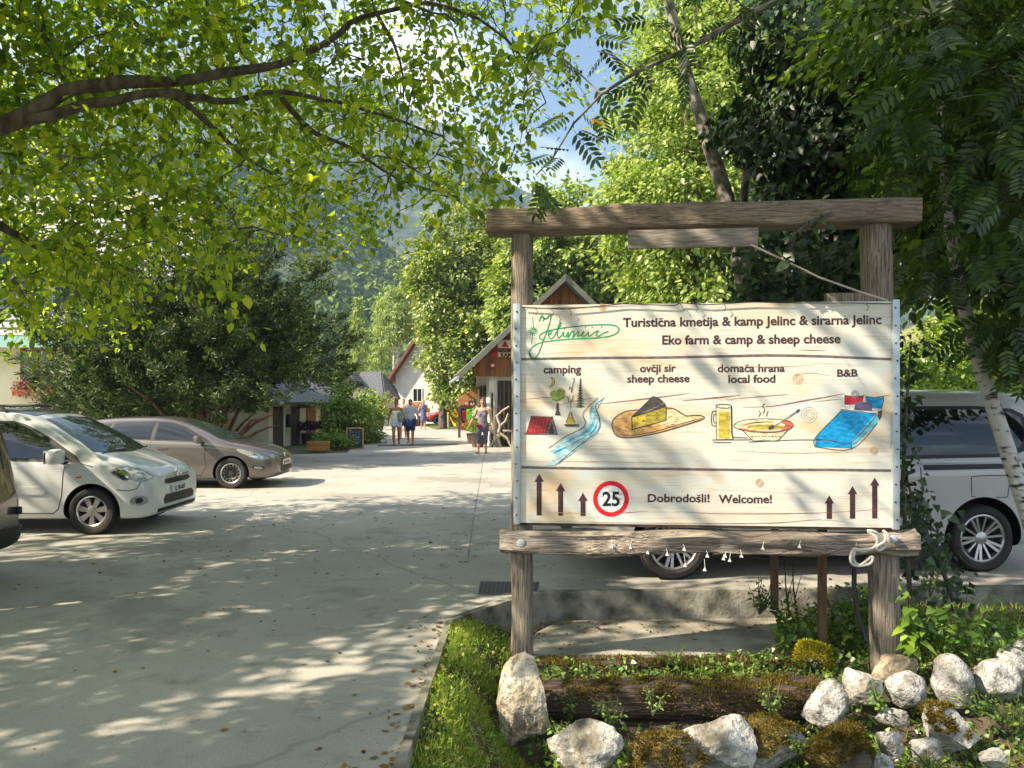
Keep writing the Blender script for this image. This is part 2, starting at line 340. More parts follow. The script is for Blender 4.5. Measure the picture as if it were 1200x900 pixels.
MAT['rock_forest'] = M('limestone_and_forest', l3(.03, .05, .022), l3(.24, .235, .22), .03, .95, 1, .2, lo=.5, hi=.72, dist=3, stretch=(1, 1, .6), detail=10)
MAT['forest_floor'] = M('forest_slope', l3(.03, .045, .015), l3(.07, .09, .03), .1, .95, 1, .5, dist=1)
ridge('mountain', [(-900, 120), (-300, 90), (0, 70), (120, 62), (230, 60), (330, 85), (400, 100), (440, 90), (500, 140), (545, 150), (585, 205), (640, 235), (700, 270), (900, 300), (1500, 330)], (640, 330), (150, 60), MAT['rock_forest'], 80, 2.3)
FOREST_PTS = [(-500, 60), (-100, 130), (60, 150), (180, 170), (280, 185), (370, 225), (430, 270), (470, 300), (505, 335), (600, 370), (900, 400)]
ridge('forested_hill', FOREST_PTS, (260, 110), (90, 40), MAT['forest_floor'], 30, 5.1)
# ------------------------------------------------------------------ vehicles
def pchip(xs, ys):
    xs = np.array(xs, float); ys = np.array(ys, float); o = np.argsort(xs); xs, ys = xs[o], ys[o]
    h = np.diff(xs); d = np.diff(ys) / h; m = np.zeros(len(xs)); m[0], m[-1] = d[0], d[-1]
    for i in range(1, len(xs) - 1):
        if d[i - 1] * d[i] > 0:
            w1 = 2 * h[i] + h[i - 1]; w2 = h[i] + 2 * h[i - 1]; m[i] = (w1 + w2) / (w1 / d[i - 1] + w2 / d[i])
    def f(x):
        x = np.clip(x, xs[0], xs[-1]); i = np.clip(np.searchsorted(xs, x) - 1, 0, len(xs) - 2); t = (x - xs[i]) / h[i]
        return (2 * t ** 3 - 3 * t ** 2 + 1) * ys[i] + (t ** 3 - 2 * t ** 2 + t) * h[i] * m[i] + (-2 * t ** 3 + 3 * t ** 2) * ys[i + 1] + (t ** 3 - t ** 2) * h[i] * m[i + 1]
    return f
def car_body(spec, ns=110, boolean=True):
    """lofted body shell, x forward from the front axle, y left, z up; wheel wells cut out"""
    T = pchip(*zip(*spec['top'])); B = pchip(*zip(*spec['bottom'])); W = pchip(*zip(*spec['width'])); S = pchip(*zip(*spec['shoulder'])); Rf = pchip(*zip(*spec['roofw']))
    x0, x1 = spec['x']; u = np.linspace(0, 1, ns); xs = x0 + (x1 - x0) * (u - .06 * np.sin(2 * np.pi * u))
    rows = []
    for x in xs:
        zt, zb, w_, zs, rw = (float(f(x)) for f in (T, B, W, S, Rf)); zs = min(zs, zt - .03); cr = spec.get('crown', .06) * min(1, (zt - zs) / .25 + .3); ze = zt - cr
        bow = .035 * min(1, (zt - zs) / .4); rw = min(rw, w_ * .97)
        key = [(0, zb), (.55 * w_, zb), (.86 * w_, zb + .005), (.955 * w_, zb + .05), (.985 * w_, zb + .14), (w_, zb + .5 * (zs - zb)), (w_ * .995, zs - .12), (w_ * .975, zs - .03), (w_ * .945, zs),
               (w_ * .93 * .67 + rw * .33 + bow, zs + .33 * (ze - zs)), (w_ * .93 * .33 + rw * .67 + bow, zs + .67 * (ze - zs)), (rw + bow * .3, ze - .015), (rw - .035, ze + cr * .35), (rw * .72, ze + cr * .72), (rw * .36, ze + cr * .94), (0, zt)]
        pts = []
        for i in range(len(key) - 1):
            p0, p1, p2, p3 = (np.array(key[max(0, min(len(key) - 1, j))]) for j in (i - 1, i, i + 1, i + 2))
            for k in range(3):
                t = k / 3; pts.append(.5 * ((2 * p1) + (p2 - p0) * t + (2 * p0 - 5 * p1 + 4 * p2 - p3) * t * t + (3 * p1 - p0 - 3 * p2 + p3) * t ** 3))
        pts.append(np.array(key[-1])); rows.append([(max(0.0, p[0]), p[1]) for p in pts])
    vs, fs = [], []; n = len(rows[0]); ring = 2 * n - 2
    for x, r in zip(xs, rows):
        vs += [(x, -y, z) for y, z in r] + [(x, y, z) for y, z in r[-2:0:-1]]
    for i in range(ns - 1):
        for k in range(ring):
            k2 = (k + 1) % ring; fs.append((i * ring + k, i * ring + k2, (i + 1) * ring + k2, (i + 1) * ring + k))
    for e, xx in ((0, xs[0]), (ns - 1, xs[-1])):
        r = rows[e]; zc = (r[0][1] + r[-1][1]) / 2; c = len(vs); vs.append((xx + (.012 if e else -.012), 0, zc)); b = e * ring
        for k in range(ring):
            k2 = (k + 1) % ring; fs.append((b + k, b + k2, c) if e else (b + k2, b + k, c))
    me = MB().add(vs, fs).mesh('body', [spec['paint'], MAT['black']], ang=42)
    if boolean:
        o = bpy.data.objects.new('tmp', me); COL.objects.link(o); cut = MB(); wr = spec['arch']
        for ax in (0.0, -spec['wb']):
            for s in (-1, 1):
                M4 = Matrix.Translation((ax, s * (spec['hw'] - .15), spec['wheel_r'])) @ Matrix.Rotation(R(90), 4, 'X')
                cut.lathe([(.001, -.28), (wr, -.28), (wr, .28), (.001, .28)], 40, M4, 1)
        co = cut.build('tmpcut', [spec['paint'], MAT['black']], smooth=False)
        md = o.modifiers.new('b', 'BOOLEAN'); md.object = co; md.operation = 'DIFFERENCE'; md.solver = 'EXACT'
        me2 = bpy.data.meshes.new_from_object(o.evaluated_get(bpy.context.evaluated_depsgraph_get())); me2.name = 'body'
        me2.set_sharp_from_angle(angle=R(42)); bpy.data.objects.remove(o); bpy.data.objects.remove(co); me = me2
    bm = bmesh.new(); bm.from_mesh(me); bvh = BVHTree.FromBMesh(bm); bm.free(); return me, bvh
VIEWS = {'R': (lambda u, v: Vector((u, -4, v)), Vector((0, 1, 0))), 'L': (lambda u, v: Vector((u, 4, v)), Vector((0, -1, 0))), 'F': (lambda u, v: Vector((6, u, v)), Vector((-1, 0, 0))),
         'B': (lambda u, v: Vector((-9, u, v)), Vector((1, 0, 0))), 'T': (lambda u, v: Vector((u, v, 5)), Vector((0, 0, -1)))}
def decal_mesh(mb, bvh, poly, view, off, m=0, step=.05, rim=.012):
    """a panel that follows the body: outline in the given view, laid on the shell and lifted by off, its rim turned back into the body"""
    org, d = VIEWS[view]; bm = bmesh.new(); vs = [bm.verts.new((u, v, 0)) for u, v in poly]; bm.faces.new(vs)
    us = [p[0] for p in poly]; ws = [p[1] for p in poly]
    for lo, hi, ax in ((min(us), max(us), 0), (min(ws), max(ws), 1)):
        k = int((hi - lo) / step) + 1
        for i in range(1, k):
            c = Vector((0, 0, 0)); c[ax] = lo + (hi - lo) * i / k; nn = Vector((0, 0, 0)); nn[ax] = 1
            bmesh.ops.bisect_plane(bm, geom=bm.verts[:] + bm.edges[:] + bm.faces[:], plane_co=c, plane_no=nn)
    bm.verts.index_update(); pts, ok, nr = [], [], []
    for v in bm.verts:
        h = bvh.ray_cast(org(v.co.x, v.co.y), d); ok.append(h[0] is not None); n_ = h[1] if h[0] is not None else -d
        if n_.dot(d) > 0: n_ = -n_
        pts.append(h[0] + n_ * off if h[0] is not None else Vector()); nr.append(n_)
    faces = [[v.index for v in f.verts] for f in bm.faces if all(ok[v.index] for v in f.verts)]
    faces = [f for f in faces if max((pts[a] - pts[b]).length for a in f for b in f) < step * 6]
    edge = {}
    for f in faces:
        for a, b in zip(f, f[1:] + f[:1]): edge[(a, b)] = edge.get((a, b), 0) + 1
    bnd = [(a, b) for (a, b) in edge if (b, a) not in edge]; base = len(pts); back = {}
    for a, b in bnd:
        for k in (a, b):
            if k not in back: back[k] = len(pts); pts.append(pts[k] - nr[k] * (off + rim))
    mb.add(pts, faces + [[b, a, back[a], back[b]] for a, b in bnd], m); bm.free()
def decal(name, parent, bvh, polys, view, mats, off=.004, step=.06):
    mb = MB()
    for p in polys:
        decal_mesh(mb, bvh, p, view, off, 0, step)
        if name not in ('door_seam', 'grille') and p is not polys[-1]: mb.build(name, mats, parent, ang=50); mb = MB()
    return mb.build(name, mats, parent, ang=50)
def stripe(pts, w_):
    """2-D outline of a thin band along a polyline"""
    a = []; b = []; n = len(pts)
    for i in range(n):
        p = Vector(pts[max(0, i - 1)]); q = Vector(pts[min(n - 1, i + 1)]); t = (q - p).normalized(); s = Vector((-t.y, t.x)) * w_ / 2; c = Vector(pts[i]); a.append(tuple(c + s)); b.append(tuple(c - s))
    return a + b[::-1]
def smooth2(pts, k=4):
    out = []; n = len(pts)
    for i in range(n):
        p0, p1, p2, p3 = (np.array(pts[(i + j) % n], float) for j in (-1, 0, 1, 2))
        for q in range(k):
            t = q / k; out.append(tuple(.5 * ((2 * p1) + (p2 - p0) * t + (2 * p0 - 5 * p1 + 4 * p2 - p3) * t * t + (3 * p1 - p0 - 3 * p2 + p3) * t ** 3)))
    return out
def wheel(parent, x, y, r, style, wid=.2):
    s = -1 if y < 0 else 1; e = bpy.data.objects.new('wheel', None); COL.objects.link(e); e.parent = parent; e.location = (x, y, r)
    A = Matrix.Rotation(R(90) * -s, 4, 'X')                    # local +Z of the lathe becomes the outward side
    h = wid / 2; ri = r * (.72 if style == 'multi' else .66)
    ty = MB().lathe([(ri - .02, -h * .9), (ri, -h * .95), (r * .9, -h), (r * .975, -h * .82), (r, -h * .5), (r, h * .5), (r * .975, h * .82), (r * .92, h), (r * .8, h * 1.03), (ri + .008, h * .9), (ri - .012, h * .8)], 48, A)
    for k in range(5): 
        zz = -h * .6 + h * .3 * k; ty.lathe([(r * 1.0005, zz), (r * 1.004, zz + .003), (r * 1.004, zz + h * .22), (r * 1.0005, zz + h * .22 + .003)], 48, A)
    ty.build('tyre', MAT['rubber'], e)
    rm = MB(); rm.lathe([(ri, h * .86), (ri - .012, h * .9), (ri - .024, h * .8), (ri - .03, h * .2), (ri - .03, -h * .3)], 40, A)
    rm.lathe([(ri - .03, -h * .3), (.02, -h * .3)], 40, A, 1)
    def spoke(a, w0, w1, r0, r1, z0, z1, m=0):
        c, s_ = math.cos(a), math.sin(a); pts = []
        for (rr, ww, zz) in ((r0, w0, z0), (r1, w1, z1)):
            for sg in (-1, 1):
                for dz in (0, -.03): pts.append(A @ Vector((rr * c - sg * ww * s_, rr * s_ + sg * ww * c, zz + dz)))
        rm.add(pts, [(0, 2, 6, 4), (1, 5, 7, 3), (0, 4, 5, 1), (2, 3, 7, 6), (0, 1, 3, 2), (4, 6, 7, 5)], m)
    if style == 'seven':
        for k in range(7): spoke(2 * math.pi * k / 7 + .2, .026, .043, .045, ri - .014, h * .72, h * .78)
        rm.lathe([(.075, h * .45), (.07, h * .74), (.05, h * .8), (.001, h * .82)], 24, A)
    elif style == 'steel':
        rm.lathe([(ri - .025, h * .25), (ri * .82, h * .2), (ri * .7, h * .5), (ri * .6, h * .56), (ri * .42, h * .3), (.06, h * .32), (.055, h * .6), (.001, h * .62)], 40, A, 2)
        for k in range(14):
            a = 2 * math.pi * k / 14; c = A @ Vector((ri * .75 * math.cos(a), ri * .75 * math.sin(a), h * .4)); rm.tube([c, c + A.to_3x3() @ Vector((0, 0, h * .14))], .014, 8, 0)
        for k in range(5):
            a = 2 * math.pi * k / 5; c = A @ Vector((.055 * math.cos(a) * 1.05, .055 * math.sin(a) * 1.05, h * .3)); rm.tube([c, c + A.to_3x3() @ Vector((0, 0, h * .2))], .012, 6, 3)
    else:
        for k in range(5):
            a = 2 * math.pi * k / 5 + .1
            spoke(a - .13, .012, .015, .05, ri - .012, h * .66, h * .84); spoke(a + .13, .012, .015, .05, ri - .012, h * .66, h * .84)
            spoke(a + .63, .010, .012, .05, ri - .012, h * .6, h * .8)
        rm.lathe([(.07, h * .4), (.065, h * .7), (.045, h * .76), (.001, h * .77)], 24, A)
    rm.build('rim', [MAT['alloy'], MAT['black'], M('black_steel_wheel', l3(.03, .03, .03), rough=.5), M('rusty_nut', l3(.2, .07, .04), rough=.7)], e, ang=30); return e
def mirror(parent, x, y, z, paint, sc_=1.0):
    s = -1 if y < 0 else 1; mb = MB()
    mb.box((x - .02, y + s * .11 * sc_, z + .075 * sc_), (.12 * sc_, .19 * sc_, .16 * sc_), None, 0, .045 * sc_); mb.box((x - .082 * sc_, y + s * .11 * sc_, z + .075 * sc_), (.008, .16 * sc_, .13 * sc_), None, 2, .003)
    mb.box((x, y, z + .01), (.07, .14, .035), None, 1, .01); return mb.build('mirror', [paint, MAT['black'], MAT['chrome']], parent)
def letters(body, size, parent, M4, mat, name='lettering', depth=.004, off=0.0, width=None, fit_h=None, align='CENTER'):
    c = bpy.data.curves.new('t', 'FONT'); c.body = body; c.size = size; c.offset = off; c.extrude = depth / 2; c.align_x = align; c.resolution_u = 3
    o = bpy.data.objects.new('t', c); COL.objects.link(o); me = bpy.data.meshes.new_from_object(o.evaluated_get(bpy.context.evaluated_depsgraph_get())); bpy.data.objects.remove(o); bpy.data.curves.remove(c)
    if width:
        xs = [v.co.x for v in me.vertices]; k = width / (max(xs) - min(xs)); me.transform(Matrix.Diagonal((k, fit_h or k, 1, 1)))
    me.name = name; me.materials.clear(); me.materials.append(mat); me.transform(M4)
    if parent is not None: return link(name, me, parent)
    return me
def paint(name, c, c2=None, metallic=.25):
    m = M(name, c, c2, 120, .32, 0, metallic=metallic, coat=1.0); return m
def side(v): return [(v, 'R'), (v, 'L')]
def dress(t, bvh, items):
    """items: (part name, view(s), polygons, material, offset)"""
    for nm, views, polys, m, off in items:
        for vw in views: decal(nm, t, bvh, polys, vw, m, off)
# ---- white people carrier (front three-quarter) ----
LEISURE = dict(x=(-3.455, .925), wb=2.728, hw=.905, wheel_r=.322, arch=.385, crown=.07,
    top=[(.925, .5), (.915, .62), (.88, .74), (.8, .84), (.68, .905), (.45, .99), (.2, 1.06), (.02, 1.115), (-.3, 1.31), (-.62, 1.49), (-.92, 1.635), (-1.2, 1.70), (-1.8, 1.735), (-2.6, 1.73), (-3.1, 1.70), (-3.3, 1.62), (-3.4, 1.35), (-3.455, .9)],
    bottom=[(.925, .34), (.88, .25), (.6, .2), (-.5, .2), (-2.5, .21), (-3.2, .27), (-3.455, .36)],
    width=[(.925, .56), (.9, .66), (.84, .755), (.72, .83), (.5, .885), (.1, .905), (-2.7, .905), (-3.2, .885), (-3.38, .84), (-3.455, .72)],
    shoulder=[(.925, .46), (.88, .66), (.8, .76), (.65, .83), (.4, .9), (.1, .96), (-.3, 1.0), (-1.2, 1.04), (-3.2, 1.08), (-3.455, .85)],
    roofw=[(.925, .4), (.8, .6), (.5, .7), (.1, .76), (-.3, .74), (-.9, .665), (-1.6, .66), (-3.0, .66), (-3.3, .64), (-3.455, .5)])
for _k in ('top', 'bottom', 'width', 'shoulder', 'roofw'): LEISURE[_k] = [(a * .87 if a > .4 else a, b) for a, b in LEISURE[_k]]
LEISURE['x'] = (-3.455, .925 * .87)
def leisure_car(name, label, cat, loc, rz, paint_, scale, front=True):
    sp = dict(LEISURE, paint=paint_); t = thing(name, label, cat, loc, rz, None, scale); me, bvh = car_body(sp); link('body', me, t)
    fw = [(-.30, 1.03), (-.34, 1.04), (-.62, 1.25), (-.98, 1.47), (-1.15, 1.52), (-1.52, 1.535), (-1.55, 1.06)]
    rw_ = [(-1.63, 1.06), (-1.62, 1.535), (-2.45, 1.53), (-2.55, 1.49), (-2.56, 1.1)]; qw = [(-2.64, 1.11), (-2.63, 1.5), (-3.1, 1.48), (-3.17, 1.42), (-3.22, 1.13)]
    for vw in 'RL':
        decal('window_seal', t, bvh, [[(-.16, .985), (-.26, 1.09), (-.66, 1.34), (-1.02, 1.515), (-1.2, 1.56), (-3.12, 1.525), (-3.24, 1.43), (-3.28, 1.07), (-1.55, 1.02)]], vw, MAT['black'], .003)
        decal('side_window', t, bvh, [fw, rw_, qw], vw, MAT['glass'], .0065)
        decal('door_seam', t, bvh, [stripe([(-.36, .99), (-.385, .8), (-.40, .55), (-.45, .36), (-.52, .3)], .012), stripe([(-1.58, 1.0), (-1.58, .36)], .012), stripe([(-.52, .295), (-2.25, .295)], .012), stripe([(.02, .93), (-.18, .985)], .01), stripe([(-2.6, 1.05), (-2.6, .7)], .01)], vw, MAT['black'], .0015)
        decal('rub_strip', t, bvh, [smooth2([(-.62, .57), (-.66, .64), (-.8, .66), (-1.5, .665), (-1.52, .56), (-.8, .555)], 3)], vw, paint_, .016)
        decal('bumper_seam', t, bvh, [stripe([(.34, .62), (.48, .605), (.60, .63), (.64, .72)], .011)], vw, MAT['black'], .0015)
        decal('turn_repeater', t, bvh, [[(-.2, .775), (-.13, .79), (-.13, .81), (-.21, .795)]], vw, MAT['amber'], .004)
        decal('door_handle', t, bvh, [smooth2([(-1.35, .87), (-1.35, .91), (-1.17, .905), (-1.17, .872)], 3)], vw, paint_, .02)
    hl = [(.25, .86), (.29, .905), (.40, .93), (.58, .87), (.715, .77), (.70, .725), (.58, .725), (.42, .745)]
    for vw in 'RL':
        h = decal('headlight', t, bvh, [smooth2(hl, 3)], vw, MAT['lamp_glass'], .006)
        hb = MB(); decal_mesh(hb, bvh, [(.27, .86), (.35, .90), (.43, .86), (.5, .755), (.42, .76)], vw, .008, 0, .05); hb.build('headlight_bezel', MAT['black'], h)
        hb = MB(); decal_mesh(hb, bvh, smooth2([(.36, .80), (.39, .885), (.47, .86), (.49, .78)], 3), vw, .0105, 0, .04); hb.build('reflector', MAT['chrome'], h)
    ws = [(-.70, 1.13), (-.6, 1.45), (-.52, 1.585), (0, 1.61), (.52, 1.585), (.6, 1.45), (.70, 1.13), (.4, 1.10), (0, 1.09), (-.4, 1.10)]
    decal('windscreen', t, bvh, [ws], 'F', MAT['windscreen'], .005, .06)
    MB().tube([(.03, .62, 1.13), (.0, .25, 1.115), (.005, .0, 1.115)], .011, 6).tube([(.03, -.1, 1.13), (-.0, -.45, 1.12), (.0, -.62, 1.105)], .011, 6).build('wiper', MAT['black'], t)
    decal('roof_panel', t, bvh, [[(-.98, -.55), (-1.12, -.58), (-3.1, -.56), (-3.1, .56), (-1.12, .58), (-.98, .55)]], 'T', M('dark_glass_roof', l3(.03, .035, .04), rough=.15), .004, .12)
    for s in (-1, 1): MB().tube([(-1.35, s * .6, 1.68), (-1.45, s * .6, 1.765), (-2.9, s * .6, 1.76), (-3.0, s * .6, 1.68)], .022, 8).build('roof_rail', MAT['black'], t)
    # front face
    decal('grille', t, bvh, [[(-.42, .66), (-.38, .715), (.38, .715), (.42, .66), (.3, .64), (-.3, .64)], [(-.47, .37), (-.5, .44), (-.42, .50), (.42, .50), (.5, .44), (.47, .37)]], 'F', MAT['black'], .004)
    MB().tube([(.805, -.4, .395), (.822, 0, .395), (.805, .4, .395)], .008, 6).tube([(.805, -.42, .45), (.822, 0, .45), (.805, .42, .45)], .008, 6).tube([(.775, -.33, .68), (.809, 0, .685), (.775, .33, .68)], .008, 6).build('grille_bar', MAT['black'], t)
    em = MB()
    for dz in (0, .042):
        for s in (-1, 1):
            em.box((.80 - dz * .7, s * .042, .765 + dz - .0), (.02, .10, .022), Matrix.Rotation(R(-32 * s), 3, 'X'), 0, .004)
    em.build('emblem', MAT['chrome'], t)
    decal('chrome_strip', t, bvh, [[(-.42, .735), (-.14, .73), (-.14, .745), (-.42, .752)], [(.42, .735), (.14, .73), (.14, .745), (.42, .752)]], 'F', MAT['chrome'], .006)
    pl = MB().box((.814, 0, .56), (.012, .52, .112), None, 0, .003).build('number_plate', MAT['plate'], t)
    letters('LJ 38-0EF', .09, pl, Matrix.Translation((.822, 0, .53)) @ Matrix.Rotation(R(90), 4, 'Z') @ Matrix.Rotation(R(90), 4, 'X'), MAT['black'], 'lettering', .003, .001)
    for vw in 'RL':
        fl = decal('fog_lamp', t, bvh, [smooth2([(.52, .42), (.54, .50), (.66, .53), (.715, .48), (.70, .42), (.6, .39)], 3)], vw, MAT['chrome'], .005)
        k = MB(); decal_mesh(k, bvh, smooth2([(.59, .43), (.59, .49), (.655, .5), (.66, .44)], 3), vw, .009, 0, .03); k.build('lamp_lens', MAT['black'], fl)
    decal('lower_bumper', t, bvh, [[(-.6, .24), (-.62, .32), (.62, .32), (.6, .24)]], 'F', MAT['black'], .004)
    # tail
    decal('rear_window', t, bvh, [[(-.56, 1.1), (-.5, 1.5), (.5, 1.5), (.56, 1.1)]], 'B', MAT['glass'], .005)
    decal('tail_lamp', t, bvh, [[(-3.25, .95), (-3.25, 1.48), (-3.31, 1.48), (-3.36, .95)]], 'R', MAT['red_lamp'], .006); decal('tail_lamp', t, bvh, [[(-3.25, .95), (-3.25, 1.48), (-3.31, 1.48), (-3.36, .95)]], 'L', MAT['red_lamp'], .006)
    for x in (0, -2.728):
        for s in (-1, 1): wheel(t, x, s * .80, .322, 'seven')
    for s in (-1, 1): mirror(t, -.38, s * .9, .98, paint_, 1.35)
    return t, bvh
MAT['windscreen'] = M('windscreen_glass', l3(.045, .065, .055), rough=.03, spec=1.0)
MAT['white_paint'] = paint('white_paint', l3(.7, .71, .71), None, 0); MAT['taupe'] = paint('taupe_metallic', l3(.15, .13, .119), l3(.172, .151, .138), .5)
MAT['brown'] = paint('brown_metallic', l3(.10, .082, .066), l3(.125, .1, .08), .5)
leisure_car('people_carrier', 'white high-roofed people carrier with silver seven-spoke wheels, nose to the right', 'car', (-5.34, 10.25, 0), 0, MAT['white_paint'], .925)
# ---- brown people carrier, tail only in view ----
bt, bb = leisure_car('people_carrier', 'brown people carrier, tail only, cut off by the left edge', 'car', (-8.13, 6.6, 0), math.pi, MAT['brown'], .95)
decal('rear_bumper', bt, bb, [[(-.86, .26), (-.88, .44), (-.8, .50), (.8, .50), (.88, .44), (.86, .26)]], 'B', MAT['black'], .035)
MB().box((-3.55, .35, .23), (.28, .5, .06), None, 0, .01).build('tow_bar', MAT['black'], bt)
MB().lathe([(.05, 0), (.05, .012), (.035, .016), (.035, .008), (.001, .008)], 20, Matrix.Translation((-3.43, -.66, .72)) @ Matrix.Rotation(R(-90), 4, 'Y')).build('emblem', MAT['chrome'], bt)
MB().box((-3.46, -.72, .66), (.06, .05, .08), None, 0, .012).build('parking_sensor', MAT['black'], bt)
# ---- taupe estate car ----
ESTATE = dict(x=(-3.6, .875), wb=2.65, hw=.89, wheel_r=.318, arch=.37, crown=.055,
    top=[(.875, .45), (.865, .56), (.82, .68), (.72, .76), (.5, .84), (.2, .915), (-.12, .975), (-.2, 1.0), (-.6, 1.19), (-1.0, 1.345), (-1.35, 1.44), (-1.8, 1.485), (-2.4, 1.475), (-3.0, 1.43), (-3.35, 1.36), (-3.48, 1.2), (-3.56, .95), (-3.6, .7)],
    bottom=[(.875, .3), (.8, .22), (.5, .19), (-.5, .19), (-2.6, .2), (-3.3, .26), (-3.6, .38)],
    width=[(.875, .46), (.84, .6), (.76, .72), (.6, .8), (.3, .865), (-.1, .89), (-2.6, .89), (-3.2, .86), (-3.5, .76), (-3.6, .62)],
    shoulder=[(.875, .42), (.82, .58), (.72, .67), (.5, .76), (.1, .85), (-.4, .92), (-1.5, .965), (-2.8, 1.02), (-3.3, 1.03), (-3.6, .68)],
    roofw=[(.875, .3), (.7, .5), (.3, .64), (-.2, .68), (-.7, .62), (-1.4, .545), (-2.4, .55), (-3.2, .54), (-3.6, .4)])
def estate_car(name, label, loc, rz, paint_, scale, detail=True, group=None):
    t = thing(name, label, 'car', loc, rz, group, scale); me, bvh = car_body(dict(ESTATE, paint=paint_), 110 if detail else 50); link('body', me, t)
    for vw in 'RL':
        decal('window_seal', t, bvh, [[(-.42, .945), (-.62, 1.06), (-1.05, 1.275), (-1.35, 1.365), (-1.75, 1.40), (-2.4, 1.39), (-2.9, 1.345), (-3.2, 1.24), (-3.27, 1.10), (-2.6, 1.035), (-1.5, .985)]], vw, MAT['black'], .003)
        decal('side_window', t, bvh, [[(-.62, .985), (-1.08, 1.24), (-1.38, 1.33), (-1.585, 1.355), (-1.6, 1.01)], [(-1.69, 1.015), (-1.675, 1.365), (-2.3, 1.36), (-2.5, 1.33), (-2.6, 1.06)], [(-2.68, 1.065), (-2.57, 1.33), (-2.85, 1.29), (-3.1, 1.2), (-3.16, 1.11)]], vw, MAT['glass'], .0065)
        decal('door_seam', t, bvh, [stripe([(-.5, .93), (-.53, .7), (-.5, .45), (-.6, .3)], .011), stripe([(-1.65, .98), (-1.66, .35)], .011), stripe([(-.6, .27), (-2.3, .27)], .014), stripe([(-2.66, 1.03), (-2.5, .75)], .01)], vw, MAT['black'], .0015)
        decal('door_handle', t, bvh, [smooth2([(-1.52, .825), (-1.52, .86), (-1.33, .855), (-1.33, .83)], 3), smooth2([(-2.55, .845), (-2.55, .88), (-2.36, .875), (-2.36, .85)], 3)], vw, paint_, .018)
        h = decal('headlight', t, bvh, [smooth2([(.12, .79), (.2, .81), (.5, .735), (.74, .63), (.7, .595), (.52, .61), (.36, .67)], 3)], vw, MAT['lamp_glass'], .005)
        k = MB(); decal_mesh(k, bvh, smooth2([(.42, .665), (.45, .72), (.54, .685), (.54, .64)], 3), vw, .009, 0, .04); decal_mesh(k, bvh, smooth2([(.57, .635), (.59, .675), (.66, .645), (.65, .615)], 3), vw, .009, 0, .04); k.build('reflector', MAT['chrome'], h)
        fr = decal('fog_lamp', t, bvh, [[(.42, .44), (.46, .475), (.66, .455), (.68, .40), (.62, .375), (.5, .39)]], vw, MAT['black'], .004)
        k = MB(); decal_mesh(k, bvh, smooth2([(.47, .425), (.5, .455), (.62, .44), (.63, .40), (.54, .395)], 3), vw, .008, 0, .04); k.build('lamp_lens', MAT['lamp_glass'], fr)
        decal('tail_lamp', t, bvh, [smooth2([(-3.2, .93), (-3.2, 1.03), (-3.46, 1.02), (-3.52, .9)], 3)], vw, MAT['red_lamp'], .005)
    decal('windscreen', t, bvh, [[(-.64, 1.02), (-.5, 1.28), (-.43, 1.375), (0, 1.41), (.43, 1.375), (.5, 1.28), (.64, 1.02), (.3, .99), (0, .985), (-.3, .99)]], 'F', MAT['windscreen'], .004)
    decal('grille', t, bvh, [[(-.3, .565), (-.33, .63), (.33, .63), (.3, .565)], [(-.36, .29), (-.4, .4), (-.3, .455), (.3, .455), (.4, .4), (.36, .29)]], 'F', MAT['black'], .004)
    decal('chrome_strip', t, bvh, [[(-.33, .59), (-.33, .602), (.33, .602), (.33, .59)]], 'F', MAT['chrome'], .01)
    decal('rear_window', t, bvh, [[(-.5, 1.06), (-.44, 1.3), (.44, 1.3), (.5, 1.06)]], 'B', MAT['glass'], .005)
    pl = MB().box((.89, 0, .5), (.012, .52, .11), None, 0, .003).build('number_plate', MAT['plate'], t)
    if detail: letters('JN 19-2KC', .085, pl, Matrix.Translation((.898, 0, .47)) @ Matrix.Rotation(R(90), 4, 'Z') @ Matrix.Rotation(R(90), 4, 'X'), MAT['black'], 'lettering', .003, .001)
    MB().lathe([(.001, .0), (.05, .0), (.055, .012), (.001, .02)], 20, Matrix.Translation((.84, 0, .655)) @ Matrix.Rotation(R(90), 4, 'Y')).build('emblem', MAT['chrome'], t)
    MB().tube([(-.1, .55, 1.0), (-.15, .2, .995), (-.14, -.1, .995)], .01, 6).build('wiper', MAT['black'], t)
    for s in (-1, 1): mirror(t, -.6, s * .86, .94, paint_, 1.05)
    for x in (0, -2.65):
        for s in (-1, 1): wheel(t, x, s * .785, .318, 'steel')
    return t
estate_car('estate_car', 'taupe estate car with black steel wheels parked in the sun under the yew', (-5.45, 15.2, 0), 0, MAT['taupe'], .94)
MAT['red_paint'] = paint('red_paint', l3(.4, .02, .025), None, 0)
estate_car('estate_car', 'red car parked by the playground, far down the road', G(508, 502) + Vector((-.6, 8, 0)), R(188), MAT['red_paint'], 1.0, False)
estate_car('estate_car', 'white car parked behind the red car, far down the road', G(508, 502) + Vector((-1.6, 13, .1)), R(190), MAT['white_paint'], 1.12, False)
